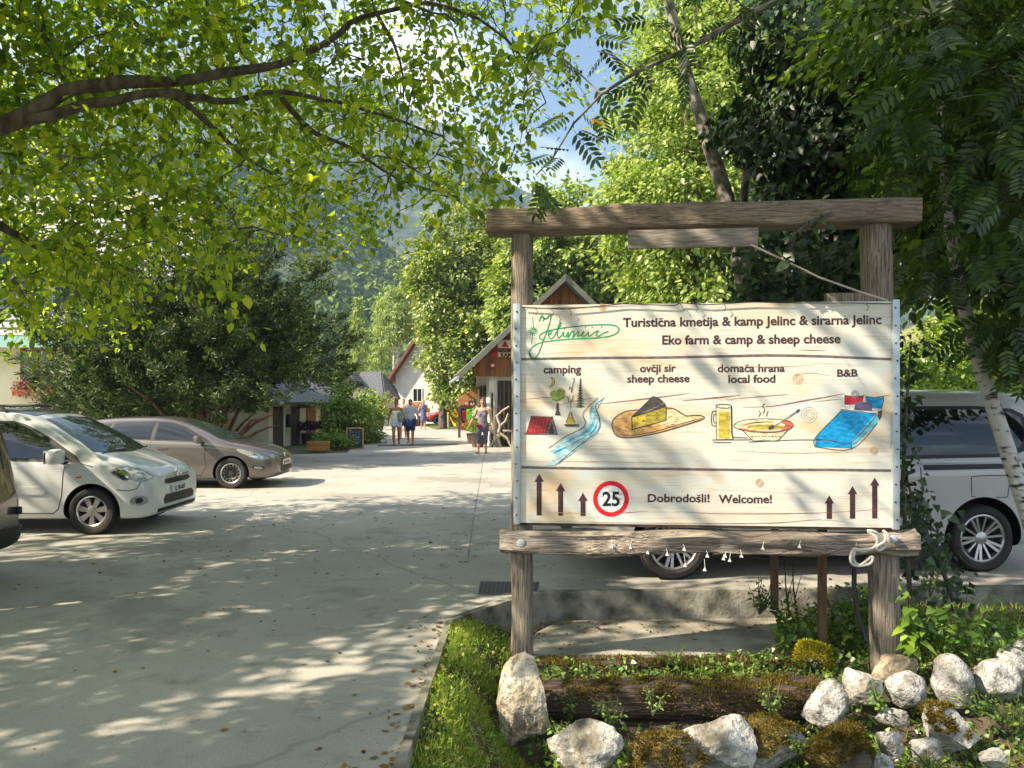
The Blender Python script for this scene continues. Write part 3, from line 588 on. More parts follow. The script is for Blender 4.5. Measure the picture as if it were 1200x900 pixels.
# ---- white van behind the board ----
VAN = dict(x=(-4.2, .93), wb=3.275, hw=.96, wheel_r=.345, arch=.43, crown=.08,
    top=[(.93, .55), (.92, .72), (.86, .88), (.7, 1.02), (.4, 1.14), (.15, 1.23), (-.2, 1.46), (-.6, 1.7), (-.95, 1.84), (-1.4, 1.89), (-3.4, 1.90), (-3.95, 1.87), (-4.1, 1.75), (-4.16, 1.3), (-4.2, .8)],
    bottom=[(.93, .34), (.8, .24), (.5, .21), (-3.5, .22), (-4.0, .3), (-4.2, .38)],
    width=[(.93, .6), (.88, .74), (.75, .84), (.5, .92), (.1, .955), (-3.6, .96), (-3.95, .95), (-4.12, .92), (-4.2, .84)],
    shoulder=[(.93, .5), (.85, .75), (.6, .9), (.2, 1.03), (-.4, 1.1), (-1.5, 1.13), (-3.9, 1.15), (-4.2, .78)],
    roofw=[(.93, .4), (.6, .66), (.1, .8), (-.5, .78), (-1.0, .73), (-3.9, .73), (-4.1, .71), (-4.2, .6)])
def van():
    p0 = Vector((1.53, 7.14)); p1 = Vector((4.65, 7.47)); d = (p0 - p1).normalized(); rz = math.atan2(d.y, d.x); left = Vector((-d.y, d.x)); s = .965
    c = p0 - left * (.85 * s); t = thing('passenger_van', 'white passenger van with dark rear glass parked behind the board', 'van', (c.x, c.y, 0), rz, None, s)
    me, bvh = car_body(dict(VAN, paint=paint('shaded_dusty_white_paint', l3(.46, .46, .45), l3(.52, .52, .5), 0))); link('body', me, t)  # dusty white, also darkened in colour to stand in for tree shade
    for vw in 'RL':
        decal('window_seal', t, bvh, [[(-.2, 1.16), (-.62, 1.44), (-1.0, 1.66), (-1.2, 1.70), (-3.3, 1.71), (-3.72, 1.68), (-3.84, 1.62), (-3.86, 1.4), (-3.78, 1.24), (-3.6, 1.18), (-1.2, 1.15)]], vw, MAT['black'], .003)
        decal('side_window', t, bvh, [[(-.42, 1.19), (-.72, 1.42), (-1.05, 1.61), (-1.2, 1.645), (-1.25, 1.19)], [(-1.35, 1.19), (-1.33, 1.66), (-2.2, 1.665), (-2.22, 1.2)]], vw, MAT['glass'], .0065)
        decal('rear_quarter_window', t, bvh, [[(-2.3, 1.2), (-2.28, 1.67), (-3.3, 1.672), (-3.68, 1.645), (-3.79, 1.59), (-3.81, 1.42), (-3.74, 1.28), (-3.58, 1.215)]], vw, MAT['glass'], .0065)
        decal('door_rail', t, bvh, [[(-2.62, 1.055), (-2.62, 1.105), (-3.74, 1.115), (-3.74, 1.065)]], vw, MAT['black'], .006)
        decal('door_seam', t, bvh, [stripe([(-1.28, 1.14), (-1.28, .35)], .012), stripe([(-2.58, 1.14), (-2.6, .75), (-2.74, .5), (-2.8, .35)], .012), stripe([(-.35, 1.1), (-.42, .6), (-.55, .35)], .012), stripe([(-1.3, .3), (-2.8, .3)], .014)], vw, MAT['black'], .0015)
        ring = smooth2([(-3.17, .99), (-3.53, .995), (-3.56, .96), (-3.54, .80), (-3.5, .77), (-3.18, .775), (-3.14, .81), (-3.14, .96)], 2)
        decal('fuel_flap', t, bvh, [stripe(ring + ring[:2], .009)], vw, MAT['black'], .0015)
        decal('sill_trim', t, bvh, [[(-.55, .225), (-.55, .31), (-2.75, .31), (-2.75, .225)]], vw, MAT['black'], .012)
        decal('tail_lamp', t, bvh, [[(-4.0, .95), (-4.0, 1.55), (-4.13, 1.55), (-4.17, .95)]], vw, MAT['red_lamp'], .006)
        decal('headlight', t, bvh, [smooth2([(.25, 1.0), (.45, 1.02), (.75, .9), (.8, .82), (.6, .8), (.4, .86)], 3)], vw, MAT['lamp_glass'], .006)
        decal('rear_bumper', t, bvh, [[(-3.78, .3), (-3.8, .52), (-4.15, .55), (-4.18, .4)]], vw, MAT['black'], .01)
        decal('front_bumper', t, bvh, [[(.48, .22), (.5, .45), (.85, .5), (.92, .4), (.8, .25)]], vw, MAT['black'], .01)
    decal('windscreen', t, bvh, [[(-.8, 1.28), (-.66, 1.7), (-.55, 1.78), (0, 1.8), (.55, 1.78), (.66, 1.7), (.8, 1.28), (0, 1.25)]], 'F', MAT['windscreen'], .005)
    decal('grille', t, bvh, [[(-.5, .35), (-.5, .62), (.5, .62), (.5, .35)]], 'F', MAT['black'], .005)
    decal('rear_window', t, bvh, [[(-.7, 1.15), (-.62, 1.68), (.62, 1.68), (.7, 1.15)]], 'B', MAT['glass'], .005)
    for x in (0, -3.275):
        for s_ in (-1, 1): wheel(t, x, s_ * .845, .345, 'multi', .225)
    for s_ in (-1, 1): mirror(t, -.45, s_ * .95, 1.1, MAT['white_paint'], 1.4)
van()
# ------------------------------------------------------------------ buildings
MAT['plaster'] = M('white_plaster', l3(.66, .64, .58), l3(.78, .76, .7), 1.5, .9, .3, 30); MAT['yellow_plaster'] = M('pale_yellow_plaster', l3(.72, .66, .44), l3(.8, .74, .52), 1.2, .9, .3, 30)
MAT['cream_plaster'] = M('cream_plaster', l3(.6, .58, .42), l3(.7, .67, .5), 1.6, .9, .3, 30)
MAT['barnwood'] = M('brown_boarding', l3(.14, .05, .02), l3(.36, .15, .06), 1.6, .75, .7, 12, stretch=(7, 7, .5)); MAT['darkwood'] = M('dark_slats', l3(.045, .03, .024), l3(.13, .09, .07), 3, .85, .5, 12, stretch=(6, 6, .5))
MAT['barge'] = M('grey_bargeboard', l3(.15, .155, .13), l3(.21, .215, .18), 4, .7); MAT['orangewood'] = M('orange_boarding', l3(.42, .2, .06), l3(.55, .28, .1), 3, .7, .3, 10, stretch=(1, 6, 1))
MAT['slate'] = M('slate_roof', l3(.07, .075, .085), l3(.14, .145, .16), 5, .7, .8, 6, stretch=(1, 3, 6)); MAT['shingle'] = M('pale_shingle_roof', l3(.28, .28, .27), l3(.5, .5, .48), 2.2, .7, 1, 3, stretch=(.6, 1, 7), dist=.03)
MAT['redroof'] = M('brown_tile_roof', l3(.12, .05, .035), l3(.2, .08, .05), 4, .8, .6, 8); MAT['paneglass'] = M('window_glass', l3(.02, .025, .03), rough=.04, spec=.8); MAT['teal'] = M('teal_fascia', l3(.28, .5, .45), rough=.6); MAT['dormer'] = M('blue_grey_boarding', l3(.05, .08, .1), l3(.09, .13, .15), 3, .7)
def quad_slab(mb, a, b, c, d, th, m=0):
    """a thick plate from four corners (counter-clockwise seen from outside)"""
    a, b, c, d = (Vector(p) for p in (a, b, c, d)); n = (b - a).cross(d - a).normalized() * th; q = [a, b, c, d]
    return mb.add(q + [p - n for p in q], [(0, 1, 2, 3), (7, 6, 5, 4), (1, 0, 4, 5), (2, 1, 5, 6), (3, 2, 6, 7), (0, 3, 7, 4)], m)
def gable_house(t, w_, L, he, hr, wall, roof, over=.5, ro=.5, th=.14, z0=-.4):
    """local frame: x across the gable, y back along the ridge; front gable at y = 0"""
    mb = MB(); h = w_ / 2; v = [(-h, 0, z0), (h, 0, z0), (h, 0, he), (0, 0, hr), (-h, 0, he)]; n = len(v)
    mb.add(v + [(x, L, z) for x, y, z in v], [(0, 1, 2, 3, 4), (9, 8, 7, 6, 5), (1, 0, 5, 6), (2, 1, 6, 7), (0, 4, 9, 5)]); mb.build('wall', wall, t, smooth=False)
    s = (hr - he) / h; e = h + over; ze = hr - s * e; rb = MB()
    quad_slab(rb, (-e, -ro, ze + .1), (-e, L + ro, ze + .1), (0, L + ro, hr + .1), (0, -ro, hr + .1), -th); quad_slab(rb, (e, L + ro, ze + .1), (e, -ro, ze + .1), (0, -ro, hr + .103), (0, L + ro, hr + .103), -th)
    return rb.build('roof', roof, t, smooth=False)
def pbox(t, name, c, d, mat, bev=.0, rot=None, parent=None): return MB().box(c, d, rot, 0, bev).build(name, mat, parent or t, ang=30)
def window(t, c, w_, h_, ax='y', frame=None, sgn=-1, depth=.08):
    """frame, cross bar and pane; the wall faces along ax"""
    fm = frame or MAT['plaster']; mb = MB(); k = .07
    def bx(du, dz, su, sz, dep, off):
        cc = Vector(c) + (Vector((du, sgn * off, dz)) if ax == 'y' else Vector((sgn * off, du, dz))); return cc, ((su, dep, sz) if ax == 'y' else (dep, su, sz))
    for a in ((-w_ / 2, 0, k, h_ + k), (w_ / 2, 0, k, h_ + k), (0, h_ / 2, w_ - k, k), (0, -h_ / 2, w_ - k, k), (0, 0, k * .6, h_ - k)): mb.box(*bx(*a, depth, .02))
    f = mb.build('window', fm, t, smooth=False); cc, dd = bx(0, 0, w_ - k, h_ - k, .02, .03); MB().box(cc, dd).build('pane', MAT['paneglass'], f, smooth=False); return f
# barn
BA = R(7); bo = Vector((1.93, 28.35, 0)); barn = thing('barn', 'brown-boarded barn gable with grey bargeboards half hidden behind the board', 'barn', bo, BA)
gable_house(barn, 5.6, 6.5, 3.72, 6.3, MAT['plaster'], MAT['barge'], 1.1, .6)
mb = MB(); mb.prism([(-3.45, 2.62), (3.45, 2.62), (3.45, 2.95), (0, 6.18), (-3.45, 2.95)], .1, lambda u, v, d: (u, -.14 + d, v), 0)
for k in range(35):
    x = -3.36 + k * .198; top = 6.12 - abs(x) * .94
    if top > 2.7: mb.box((x, -.16, (2.62 + top) / 2), (.06, .03, top - 2.64))
mb.build('gable_boarding', MAT['barnwood'], barn, smooth=False)
bg_ = MB(); 
for s in (-1, 1): quad_slab(bg_, (s * 3.98, -.66, 2.50), (s * 3.98, -.66, 2.76), (0, -.66, 6.46), (0, -.66, 6.2), .06)
bg_.build('bargeboard', MAT['barge'], barn, smooth=False)
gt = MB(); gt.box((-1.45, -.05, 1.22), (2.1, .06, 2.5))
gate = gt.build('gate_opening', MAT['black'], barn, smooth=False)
sl_ = MB(); 
for k in range(13): sl_.box((-2.42 + k * .16, -.12, 1.22), (.095, .03, 2.46))
for z in (.35, 2.1): sl_.box((-1.45, -.09, z), (2.06, .03, .1))
sl_.build('slatted_gate', MAT['darkwood'], barn, smooth=False)
pbox(barn, 'corner_post', (-2.72, -.03, 1.2), (.2, .1, 2.5), MAT['plaster'])
for y in (1.8, 3.6): window(barn, (-2.8, y, 1.75), .85, 1.1, 'x', MAT['darkwood'])
for y in (1.8, 3.6):
    fb = pbox(barn, 'flower_box', (-2.96, y, 1.08), (.22, 1.0, .18), MAT['darkwood']); n = 260; ps = np.stack([rng.normal(-2.98, .09, n), rng.uniform(y - .5, y + .5, n), rng.normal(1.22, .09, n)], 1)
    V, Fa = leaves(ps, rdir(n), rdir(n), rng.uniform(.05, .1, n), IVY); link('blossom', np_mesh('blossom', V, Fa, leafmat('pale_blossom', [C(240, 236, 226), C(120, 150, 70), C(250, 246, 240), C(226, 210, 150)], .2, 0)), fb)
pr = MB(); quad_slab(pr, (-3.75, 4.6, 1.75), (-3.75, 6.8, 1.75), (-2.82, 6.8, 2.35), (-2.82, 4.6, 2.35), -.1); quad_slab(pr, (-3.75, 4.55, 1.45), (-3.75, 4.55, 1.8), (-2.9, 4.55, 2.35), (-2.9, 4.55, 1.9), .05); pr.build('porch_roof', MAT['orangewood'], barn, smooth=False)
for y in (6.6,): pbox(barn, 'porch_post', (-3.6, y, .8), (.12, .12, 1.8), MAT['darkwood'])
MB().tube([(-4.0, -.5, 2.58), (-4.0, 6.9, 2.58)], .06, 8).build('gutter', MAT['steel'], barn)
def barn_pt(x, y, z): return bo + Matrix.Rotation(BA, 3, 'Z') @ Vector((x, y, z))
def sign_board(name, label, px, py, w_, h_, mat, extra):
    # hung on the boarding, in the barn's own gable plane
    c = barn_pt((px - 660) / F * 28.1 , -.24, 0); z = CH + (HY - py) / F * 28.0; t = thing(name, label, 'sign', (c.x, c.y, z), BA); MB().box((0, 0, 0), (w_, .03, h_), None, 0, .004).build('board', mat, t); extra(t)
MAT['signwhite'] = M('sign_white', l3(.7, .66, .6), rough=.5); MAT['signred'] = M('sign_red', l3(.45, .015, .03), rough=.5)
XZ = Matrix.Rotation(R(90), 4, 'X')
def ex1(t):
    MB().prism([(-.34, -.12), (-.06, -.12), (-.2, .13)], .006, lambda u, v, d: (u, -.024 + d, v)).build('tent_symbol', MAT['signred'], t, smooth=False)
    letters('CAMP', .26, t, Matrix.Translation((.36, -.02, -.1)) @ XZ, MAT['black'], 'lettering', .006, .008)
sign_board('camp_sign', 'white sign with a red tent triangle high on the barn boarding', 597, 403.5, .95, .3, MAT['signwhite'], ex1)
def ex2(t):
    MB().prism([(-.52, -.1), (-.36, -.1), (-.36, .1), (-.52, .1), (-.66, 0)], .03, lambda u, v, d: (u, -.02 + d, v)).build('arrow_tip', MAT['signred'], t, smooth=False)
    letters('KAMP', .2, t, Matrix.Translation((.0, -.02, -.075)) @ XZ, MAT['black'], 'lettering', .006, .008)
sign_board('direction_sign', 'cream arrow-shaped sign with a red tip on the barn boarding', 593.5, 416, .9, .17, M('sign_cream', l3(.62, .5, .33), rough=.6), ex2)
sign_board('notice_sign', 'small square red sign lowest on the barn boarding', 576.3, 428.5, .2, .2, MAT['signred'], lambda t: MB().box((0, -.02, 0), (.11, .01, .09)).build('white_mark', MAT['signwhite'], t, smooth=False))
# white house with its gable to the yard
wh = thing('white_house', 'tall white gabled house with brown eaves behind the maple', 'house', (-4.9, 55.5, 0), R(-11)); gable_house(wh, 8.0, 12, 3.9, 9.6, MAT['plaster'], MAT['redroof'], .6, .7, .2)
window(wh, (-2.25, 0, 2.15), .7, 1.0); window(wh, (1.2, 0, 2.15), .9, 1.2); window(wh, (-1.2, 0, 5.2), .9, 1.2); pbox(wh, 'door', (2.8, -.03, 1.0), (1, .08, 2.1), MAT['barnwood'])
# grey-roofed cottage
ct_ = thing('cottage', 'low cottage with grey slate roof and cream bargeboards between yew and white house', 'house', (-11.0, 50, 0)); gable_house(ct_, 2.3, 5, 2.2, 3.55, MAT['cream_plaster'], MAT['slate'], .15, .4, .1)
for s in (-1, 1):
    q = MB(); quad_slab(q, (s * 1.33, -.47, 2.02), (s * 1.33, -.47, 2.16), (0, -.47, 3.74), (0, -.47, 3.58), .05); q.build('bargeboard', MAT['barge'], ct_, smooth=False)
q = MB(); quad_slab(q, (-.2, .6, 1.9), (2.3, .6, 1.75), (1.6, 3.2, 3.72), (.2, 3.2, 3.72), -.12); quad_slab(q, (2.3, .6, 1.75), (2.9, 3.5, 1.8), (2.5, 3.4, 2.7), (1.6, 3.2, 3.72), -.12); q.build('side_roof', MAT['slate'], ct_, smooth=False)
pbox(ct_, 'side_wall', (1.5, 2.6, .7), (2.4, 3.6, 2.3), MAT['cream_plaster']); window(ct_, (0, 0, 1.3), .7, .8); pbox(ct_, 'orange_awning', (2.75, .2, 1.75), (.9, .9, .06), MAT['orangewood'], 0, Matrix.Rotation(R(-28), 3, 'Y'))
# cream outbuilding under the yew
ob = thing('outbuilding', 'low cream outbuilding with a row of dark doorways under the yew', 'building', (-8.85, 27, 0), R(-7)); # local x to the right-back wall is turned below
L_ = 8.5; Wd = 6.0; A_ = R(-14)
mb = MB(); mb.box((-Wd / 2, L_ / 2, .5), (Wd, L_, 2.36)); mb.build('wall', MAT['cream_plaster'], ob, smooth=False)
rf = MB(); quad_slab(rf, (.5, -.5, 1.66), (.5, L_ + .5, 1.66), (-Wd / 2, L_ + .5, 3.3), (-Wd / 2, -.5, 3.3), .12); quad_slab(rf, (-Wd - .5, L_ + .5, 1.66), (-Wd - .5, -.5, 1.66), (-Wd / 2, -.5, 3.303), (-Wd / 2, L_ + .5, 3.303), .12); rf.add([(-Wd, 0, 1.68), (0, 0, 1.68), (-Wd / 2, 0, 3.2)], [(0, 1, 2)]); rf.build('roof', MAT['slate'], ob, smooth=False)
for y, w_, m in ((.75, .8, 'darkwood'), (2.3, .75, 'darkwood'), (3.9, .9, 'barnwood'), (5.4, .8, 'darkwood'), (7.1, .9, 'darkwood')):
    d = pbox(ob, 'door', (.012, y, .5), (.05, w_, 2.0), MAT[m]); pbox(ob, 'door_frame', (.03, y + w_ / 2 + .06, .52), (.07, .1, 2.1), MAT['plaster'], parent=d)
pbox(ob, 'wall_lamp', (.1, 1.55, .95), (.12, .28, .5), MAT['black'], .02); pbox(ob, 'name_board', (.06, 3.1, 1.52), (.05, 1.0, .2), MAT['darkwood'])
# yellow house on the left
yh = thing('yellow_house', 'large pale yellow house with grey shingle roof and dormer at the left edge', 'house', (-17.5, 22.6, 0))
MB().box((0, 4.5, 1.6), (14, 9, 4.4)).build('wall', MAT['yellow_plaster'], yh, smooth=False)
rf = MB(); quad_slab(rf, (-7.7, -.7, 3.62), (7.5, -.7, 3.62), (6.2, 4.5, 9.2), (-7.7, 4.5, 9.2), .16); quad_slab(rf, (7.5, -.7, 3.62), (7.5, 9.7, 3.62), (6.2, 4.5, 9.203), (6.2, 4.5, 9.19), .16); quad_slab(rf, (7.5, 9.7, 3.62), (-7.7, 9.7, 3.62), (-7.7, 4.5, 9.203), (6.2, 4.5, 9.203), .16); yroof = rf.build('roof', MAT['shingle'], yh, smooth=False)
course = MB()
for k in range(22):
    u = k / 22; course.box((-.1 - .3 * u, -.74 + 5.2 * u, 3.64 + 5.56 * u), (15.1 - 1.3 * u, .045, .05), Matrix.Rotation(math.atan2(5.58, 5.2), 3, 'X'))
course.build('shingle_course', MAT['shingle'], yroof, smooth=False)
pbox(yh, 'fascia', (-.1, -.72, 3.45), (15.2, .08, .34), MAT['teal']); MB().box((2.7, 1.1, 5.35), (1.9, 2.4, 1.7)).build('dormer', MAT['dormer'], yh, smooth=False)
dr = MB(); quad_slab(dr, (1.4, -.5, 5.7), (2.7, -.5, 6.9), (2.7, 3.0, 6.9), (1.4, 2.4, 5.7), -.1); quad_slab(dr, (4.0, -.5, 5.7), (4.0, 2.4, 5.7), (2.7, 3.0, 6.903), (2.7, -.5, 6.903), -.1); dr.build('dormer_roof', MAT['barge'], yh, smooth=False)
pbox(yh, 'chimney', (4.4, 3.4, 8.4), (.55, .55, 1.3), M('pinkish_chimney', l3(.5, .4, .34), rough=.8)); window(yh, (2.7, -.12, 5.3), 1.0, .9, 'y', MAT['barge'])
for x in (-3.2, .2, 3.1): window(yh, (x, 0, 2.65), 1.0, 1.25, 'y', MAT['barnwood'])
for x in (.2, 3.1):
    fb = pbox(yh, 'flower_box', (x, -.2, 1.95), (1.2, .26, .2), MAT['barnwood']); n = 420; ps = np.stack([rng.uniform(x - .6, x + .6, n), rng.normal(-.26, .1, n), rng.normal(2.08, .13, n)], 1); V, Fa = leaves(ps, rdir(n), rdir(n), rng.uniform(.05, .1, n), IVY)
    link('blossom', np_mesh('blossom', V, Fa, leafmat('pink_blossom', [C(196, 60, 90), C(90, 120, 50), C(226, 120, 140), C(80, 110, 50)], .2, 0)), fb)
MB().tube([(4.2, -.9, 1.9), (5.9, -.9, .9), (7.0, -.9, .2)], .02, 6).tube([(5.9, -.9, .9), (5.9, -.9, -.3)], .02, 6).build('handrail', MAT['black'], yh)
# ------------------------------------------------------------------ the notice board
YL, YR = 5.5, 5.27
A0 = Vector(((606 - CX) / F * YL, YL, 0)); A1 = Vector(((1049 - CX) / F * YR, YR, 0)); U = (A1 - A0).normalized(); N = Vector((U.y, -U.x, 0)); BW = (A1 - A0).length   # N faces the camera
def S(px, py):
    """photo pixel -> (u along the board, height z) on the board's front plane"""
    dx, dz = (px - CX) / F, (HY - py) / F                    # ray (dx, 1, dz); plane: (p - A0).N = 0
    Y = A0.dot(N) / (dx * N.x + N.y); return (Vector((dx * Y, Y, 0)) - A0).dot(U), CH + dz * Y
def Q(u, z, d=0.0): p = A0 + U * u + N * d; return Vector((p.x, p.y, z))
base = Q(BW / 2, 0, -.1); base.z = -.3
sg = thing('notice_board', 'big painted welcome board of the farm camp on weathered wooden posts, framed by a beam', 'sign', base)
ZT, ZB = 2.41, .80
def banner_mat():
    m = M('printed_plank_banner', C(230, 226, 214), C(220, 214, 198), 3.2, .6, .25, 3, stretch=(1.0, 1.0, 22), lo=.3, hi=.7, dist=.002)
    t = m.node_tree; b = t.nodes['Principled BSDF']; L = t.links.new; src = b.inputs['Base Color'].links[0].from_socket
    tc = t.nodes.new('ShaderNodeTexCoord')
    def lay(src, scale, st, lo, hi, col, fac):
        mp = t.nodes.new('ShaderNodeMapping'); mp.inputs['Scale'].default_value = st; n = t.nodes.new('ShaderNodeTexNoise'); n.inputs['Scale'].default_value = scale; n.inputs['Detail'].default_value = 4; n.inputs['Distortion'].default_value = .6
        r = t.nodes.new('ShaderNodeMapRange'); r.inputs['From Min'].default_value = lo; r.inputs['From Max'].default_value = hi; r.inputs['To Max'].default_value = fac
        x = t.nodes.new('ShaderNodeMix'); x.data_type = 'RGBA'; x.inputs['B'].default_value = col
        L(tc.outputs['Object'], mp.inputs[0]); L(mp.outputs[0], n.inputs['Vector']); L(n.outputs['Fac'], r.inputs['Value']); L(r.outputs[0], x.inputs['Factor']); L(src, x.inputs['A']); return x.outputs['Result']
    s = lay(src, 1.4, (1, 1, 2.2), .5, .68, C(226, 190, 136), .75); s = lay(s, 2.5, (1, 1, 26), .56, .68, C(196, 178, 150), .55); s = lay(s, 1.1, (1, 1, 40), .62, .66, C(150, 130, 108), .3); s = lay(s, 1.8, (1, 1, 1.6), .52, .7, C(206, 218, 216), .75)
    L(s, b.inputs['Base Color']); return m
ban = MB(); nu, nz = 60, 34                                    # the canvas is a little slack
def bulge(u, z):
    a = math.sin(math.pi * min(1, max(0, u / BW))) * math.sin(math.pi * min(1, max(0, (z - ZB) / (ZT - ZB))))
    return .0003 * a + .0005 * noise.noise(Vector((u * 2.2, z * 2.2, 4))) * min(1, a * 4)
bv = [Q(BW * i / nu, ZB + (ZT - ZB) * j / nz, bulge(BW * i / nu, ZB + (ZT - ZB) * j / nz)) for j in range(nz + 1) for i in range(nu + 1)]
nb = len(bv); bv += [Q(BW * i / nu, ZB + (ZT - ZB) * j / nz, -.03) for j in (0, nz) for i in range(nu + 1)]
bf = [(j * (nu + 1) + i, j * (nu + 1) + i + 1, (j + 1) * (nu + 1) + i + 1, (j + 1) * (nu + 1) + i) for j in range(nz) for i in range(nu)]
for i in range(nu): bf += [(nb + i + 1, nb + i, i, i + 1)[::-1], (nb + nu + 1 + i, nb + nu + 2 + i, nz * (nu + 1) + i + 1, nz * (nu + 1) + i)[::-1]]
bf.append((nb, nb + nu, nb + 2 * nu + 1, nb + nu + 1)); ban.add(bv, bf)
banner = ban.build('banner', banner_mat(), sg, True, ang=50)
Rb = Matrix((U, N * -1, Vector((0, 0, 1)))).transposed()      # board axes: u, into the board, up
for u in (0, BW):
    f_ = MB().box(Q(u, (ZT + ZB) / 2, .004), (.05, .034, ZT - ZB + .02), Rb, 0, .004)
    for k in range(13): f_.box(Q(u + random.uniform(-.008, .008), ZB + .06 + k * .125, .0225), (.011, .005, .011), Rb, 1, .001)
    f_.build('edge_strip', [MAT['steel'], MAT['black']], sg, True, ang=40)
# printing: thin layers of ink standing proud of the canvas
INK = {}
def ink(k, rgb):
    INK[k] = M('ink_' + k, C(*[c * .86 for c in rgb]), C(*[min(255, c * 1.08 + 4) for c in rgb]), 22, .6, lo=.38, hi=.6, stretch=(1, 1, 2.5)); return k
for k, v in dict(brown=(70, 42, 44), seam=(112, 98, 98), line=(52, 46, 44), red=(176, 36, 44), blue=(0, 146, 205), lightblue=(96, 178, 198), paleblue=(176, 212, 218), yellow=(206, 180, 60), olive=(164, 152, 50), green=(124, 152, 70), script=(24, 150, 84), signred=(226, 10, 30),
    white=(244, 242, 236), black=(24, 24, 26), tan=(206, 160, 100), lighttan=(228, 210, 164), grey=(132, 126, 126), violet=(98, 88, 122), cream=(224, 220, 180), terracotta=(196, 98, 76), darkgreen=(58, 78, 58), charcoal=(70, 66, 62), rust=(150, 92, 86)).items(): ink(k, v)
class Print(MB):
    """drawing on the board in photo pixels"""
    def __init__(s): super().__init__(); s.names = []; s.layer = .0012
    def mi(s, k):
        if k not in s.names: s.names.append(k)
        return s.names.index(k)
    def fill(s, pts, k):
        uz = [S(*p) for p in pts]; d = s.layer; s.layer += .00005
        s.flatpoly([Q(u, z, d + bulge(u, z) * 0) for u, z in uz], s.mi(k)); return s
    def line(s, pts, wpx, k='line', taper=False, sm_=True):
        if sm_ and len(pts) > 2:
            q = []; n = len(pts)
            for i in range(n - 1):
                p0, p1, p2, p3 = (np.array(pts[max(0, min(n - 1, i + j))], float) for j in (-1, 0, 1, 2))
                for r in range(5):
                    t = r / 5; q.append(tuple(.5 * ((2 * p1) + (p2 - p0) * t + (2 * p0 - 5 * p1 + 4 * p2 - p3) * t * t + (3 * p1 - p0 - 3 * p2 + p3) * t ** 3)))
            q.append(pts[-1]); pts = q
        if len(pts) == 2: pts = [(pts[0][0] + (pts[1][0] - pts[0][0]) * r / 5, pts[0][1] + (pts[1][1] - pts[0][1]) * r / 5) for r in range(6)]
        n = len(pts); d = s.layer; s.layer += .00002; vs = []
        for i in range(n):
            a = Vector(pts[max(0, i - 1)]); b = Vector(pts[min(n - 1, i + 1)]); t = (b - a); t = t.normalized() if t.length > 1e-6 else Vector((1, 0)); sd = Vector((-t.y, t.x)) * wpx / 2 * ((1 - .8 * abs(2 * i / (n - 1) - 1)) if taper else 1)
            for g in (1, -1): c = Vector(pts[i]) + sd * g; u, z = S(*c); vs.append(Q(u, z, d))
        s.add(vs, [(2 * i, 2 * i + 1, 2 * i + 3, 2 * i + 2) for i in range(n - 1)], s.mi(k)); return s
    def ell(s, cx, cy, rx, ry, k, rot=0, n=22, a0=0, a1=6.2832): return s.fill([(cx + rx * math.cos(a) * math.cos(rot) - ry * math.sin(a) * math.sin(rot), cy + rx * math.cos(a) * math.sin(rot) + ry * math.sin(a) * math.cos(rot)) for a in np.linspace(a0, a1, n, endpoint=a1 < 6.2)], k)
    def done(s, name, label=None):
        o = s.build(name, [INK[k] for k in s.names], None, smooth=False, recalc=False)
        o.data.transform(Matrix.Translation(-base)); o.parent = banner
        if label: o['label'] = label
        return o
def print_text(body, x0, x1, y0, y1, cap, k='brown', thick=.026):
    """one line of lettering from (x0, y0) to (x1, y1) along its baseline, capital height in photo pixels"""
    a = S(x0, y0); b = S(x1, y1); W_ = math.hypot(b[0] - a[0], b[1] - a[1]); h = cap / F * (A0.y + (S((x0 + x1) / 2, y0)[0]) * U.y)
    def glyphs(txt):
        c = bpy.data.curves.new('t', 'FONT'); c.body = txt; c.size = 1; c.offset = thick; c.resolution_u = 4
        o = bpy.data.objects.new('t', c); COL.objects.link(o); q = bpy.data.meshes.new_from_object(o.evaluated_get(bpy.context.evaluated_depsgraph_get())); bpy.data.objects.remove(o); bpy.data.curves.remove(c); return q
    plain = body.replace('č', 'c').replace('š', 's'); me = glyphs(plain)
    for i, ch in enumerate(body):                             # the carons of č and š, set over their plain letters
        if ch not in 'čš': continue
        whole = glyphs(plain[:i + 1]); one = glyphs(plain[i]); wx = [v.co.x for v in one.vertices]; cx = max(v.co.x for v in whole.vertices) - (max(wx) - min(wx)) / 2; y0 = max(v.co.y for v in one.vertices) + .05
        bm = bmesh.new(); bm.from_mesh(me); out = [(cx - .15, y0 + .15), (cx, y0 + .085), (cx + .15, y0 + .15), (cx + .15, y0 + .09), (cx + .03, y0 - .015), (cx - .03, y0 - .015), (cx - .15, y0 + .09)]
        vv = [bm.verts.new((x, y, 0)) for x, y in out]
        for tri in ((0, 1, 5), (0, 5, 6), (1, 2, 4), (2, 3, 4), (1, 4, 5)): bm.faces.new([vv[k] for k in tri])
        bm.to_mesh(me); bm.free(); bpy.data.meshes.remove(whole); bpy.data.meshes.remove(one)
    xs = [v.co.x for v in me.vertices]; mn, mx_ = min(xs), max(xs); sx = W_ / (mx_ - mn); sy = h / .72; ang = (b[1] - a[1]) / (b[0] - a[0])
    for v in me.vertices:
        u = (v.co.x - mn) * sx; z = v.co.y * sy; v.co = Q(a[0] + u, a[1] + z + u * ang, .0014) - base
    me.materials.clear(); me.materials.append(INK[k]); me.name = 'lettering'; o = link('lettering', me, banner); return o
print_text('Turistična kmetija & kamp Jelinc & sirarna Jelinc', 730, 1033, 383, 379.5, 10.8)
print_text('Eko farm & camp & sheep cheese', 776, 985, 403.5, 402, 10.8)
print_text('camping', 637, 681, 437.5, 437, 9.4); print_text('ovčji sir', 750, 792, 436, 435.5, 9.2); print_text('sheep cheese', 735, 808, 448.3, 447.6, 9.2)
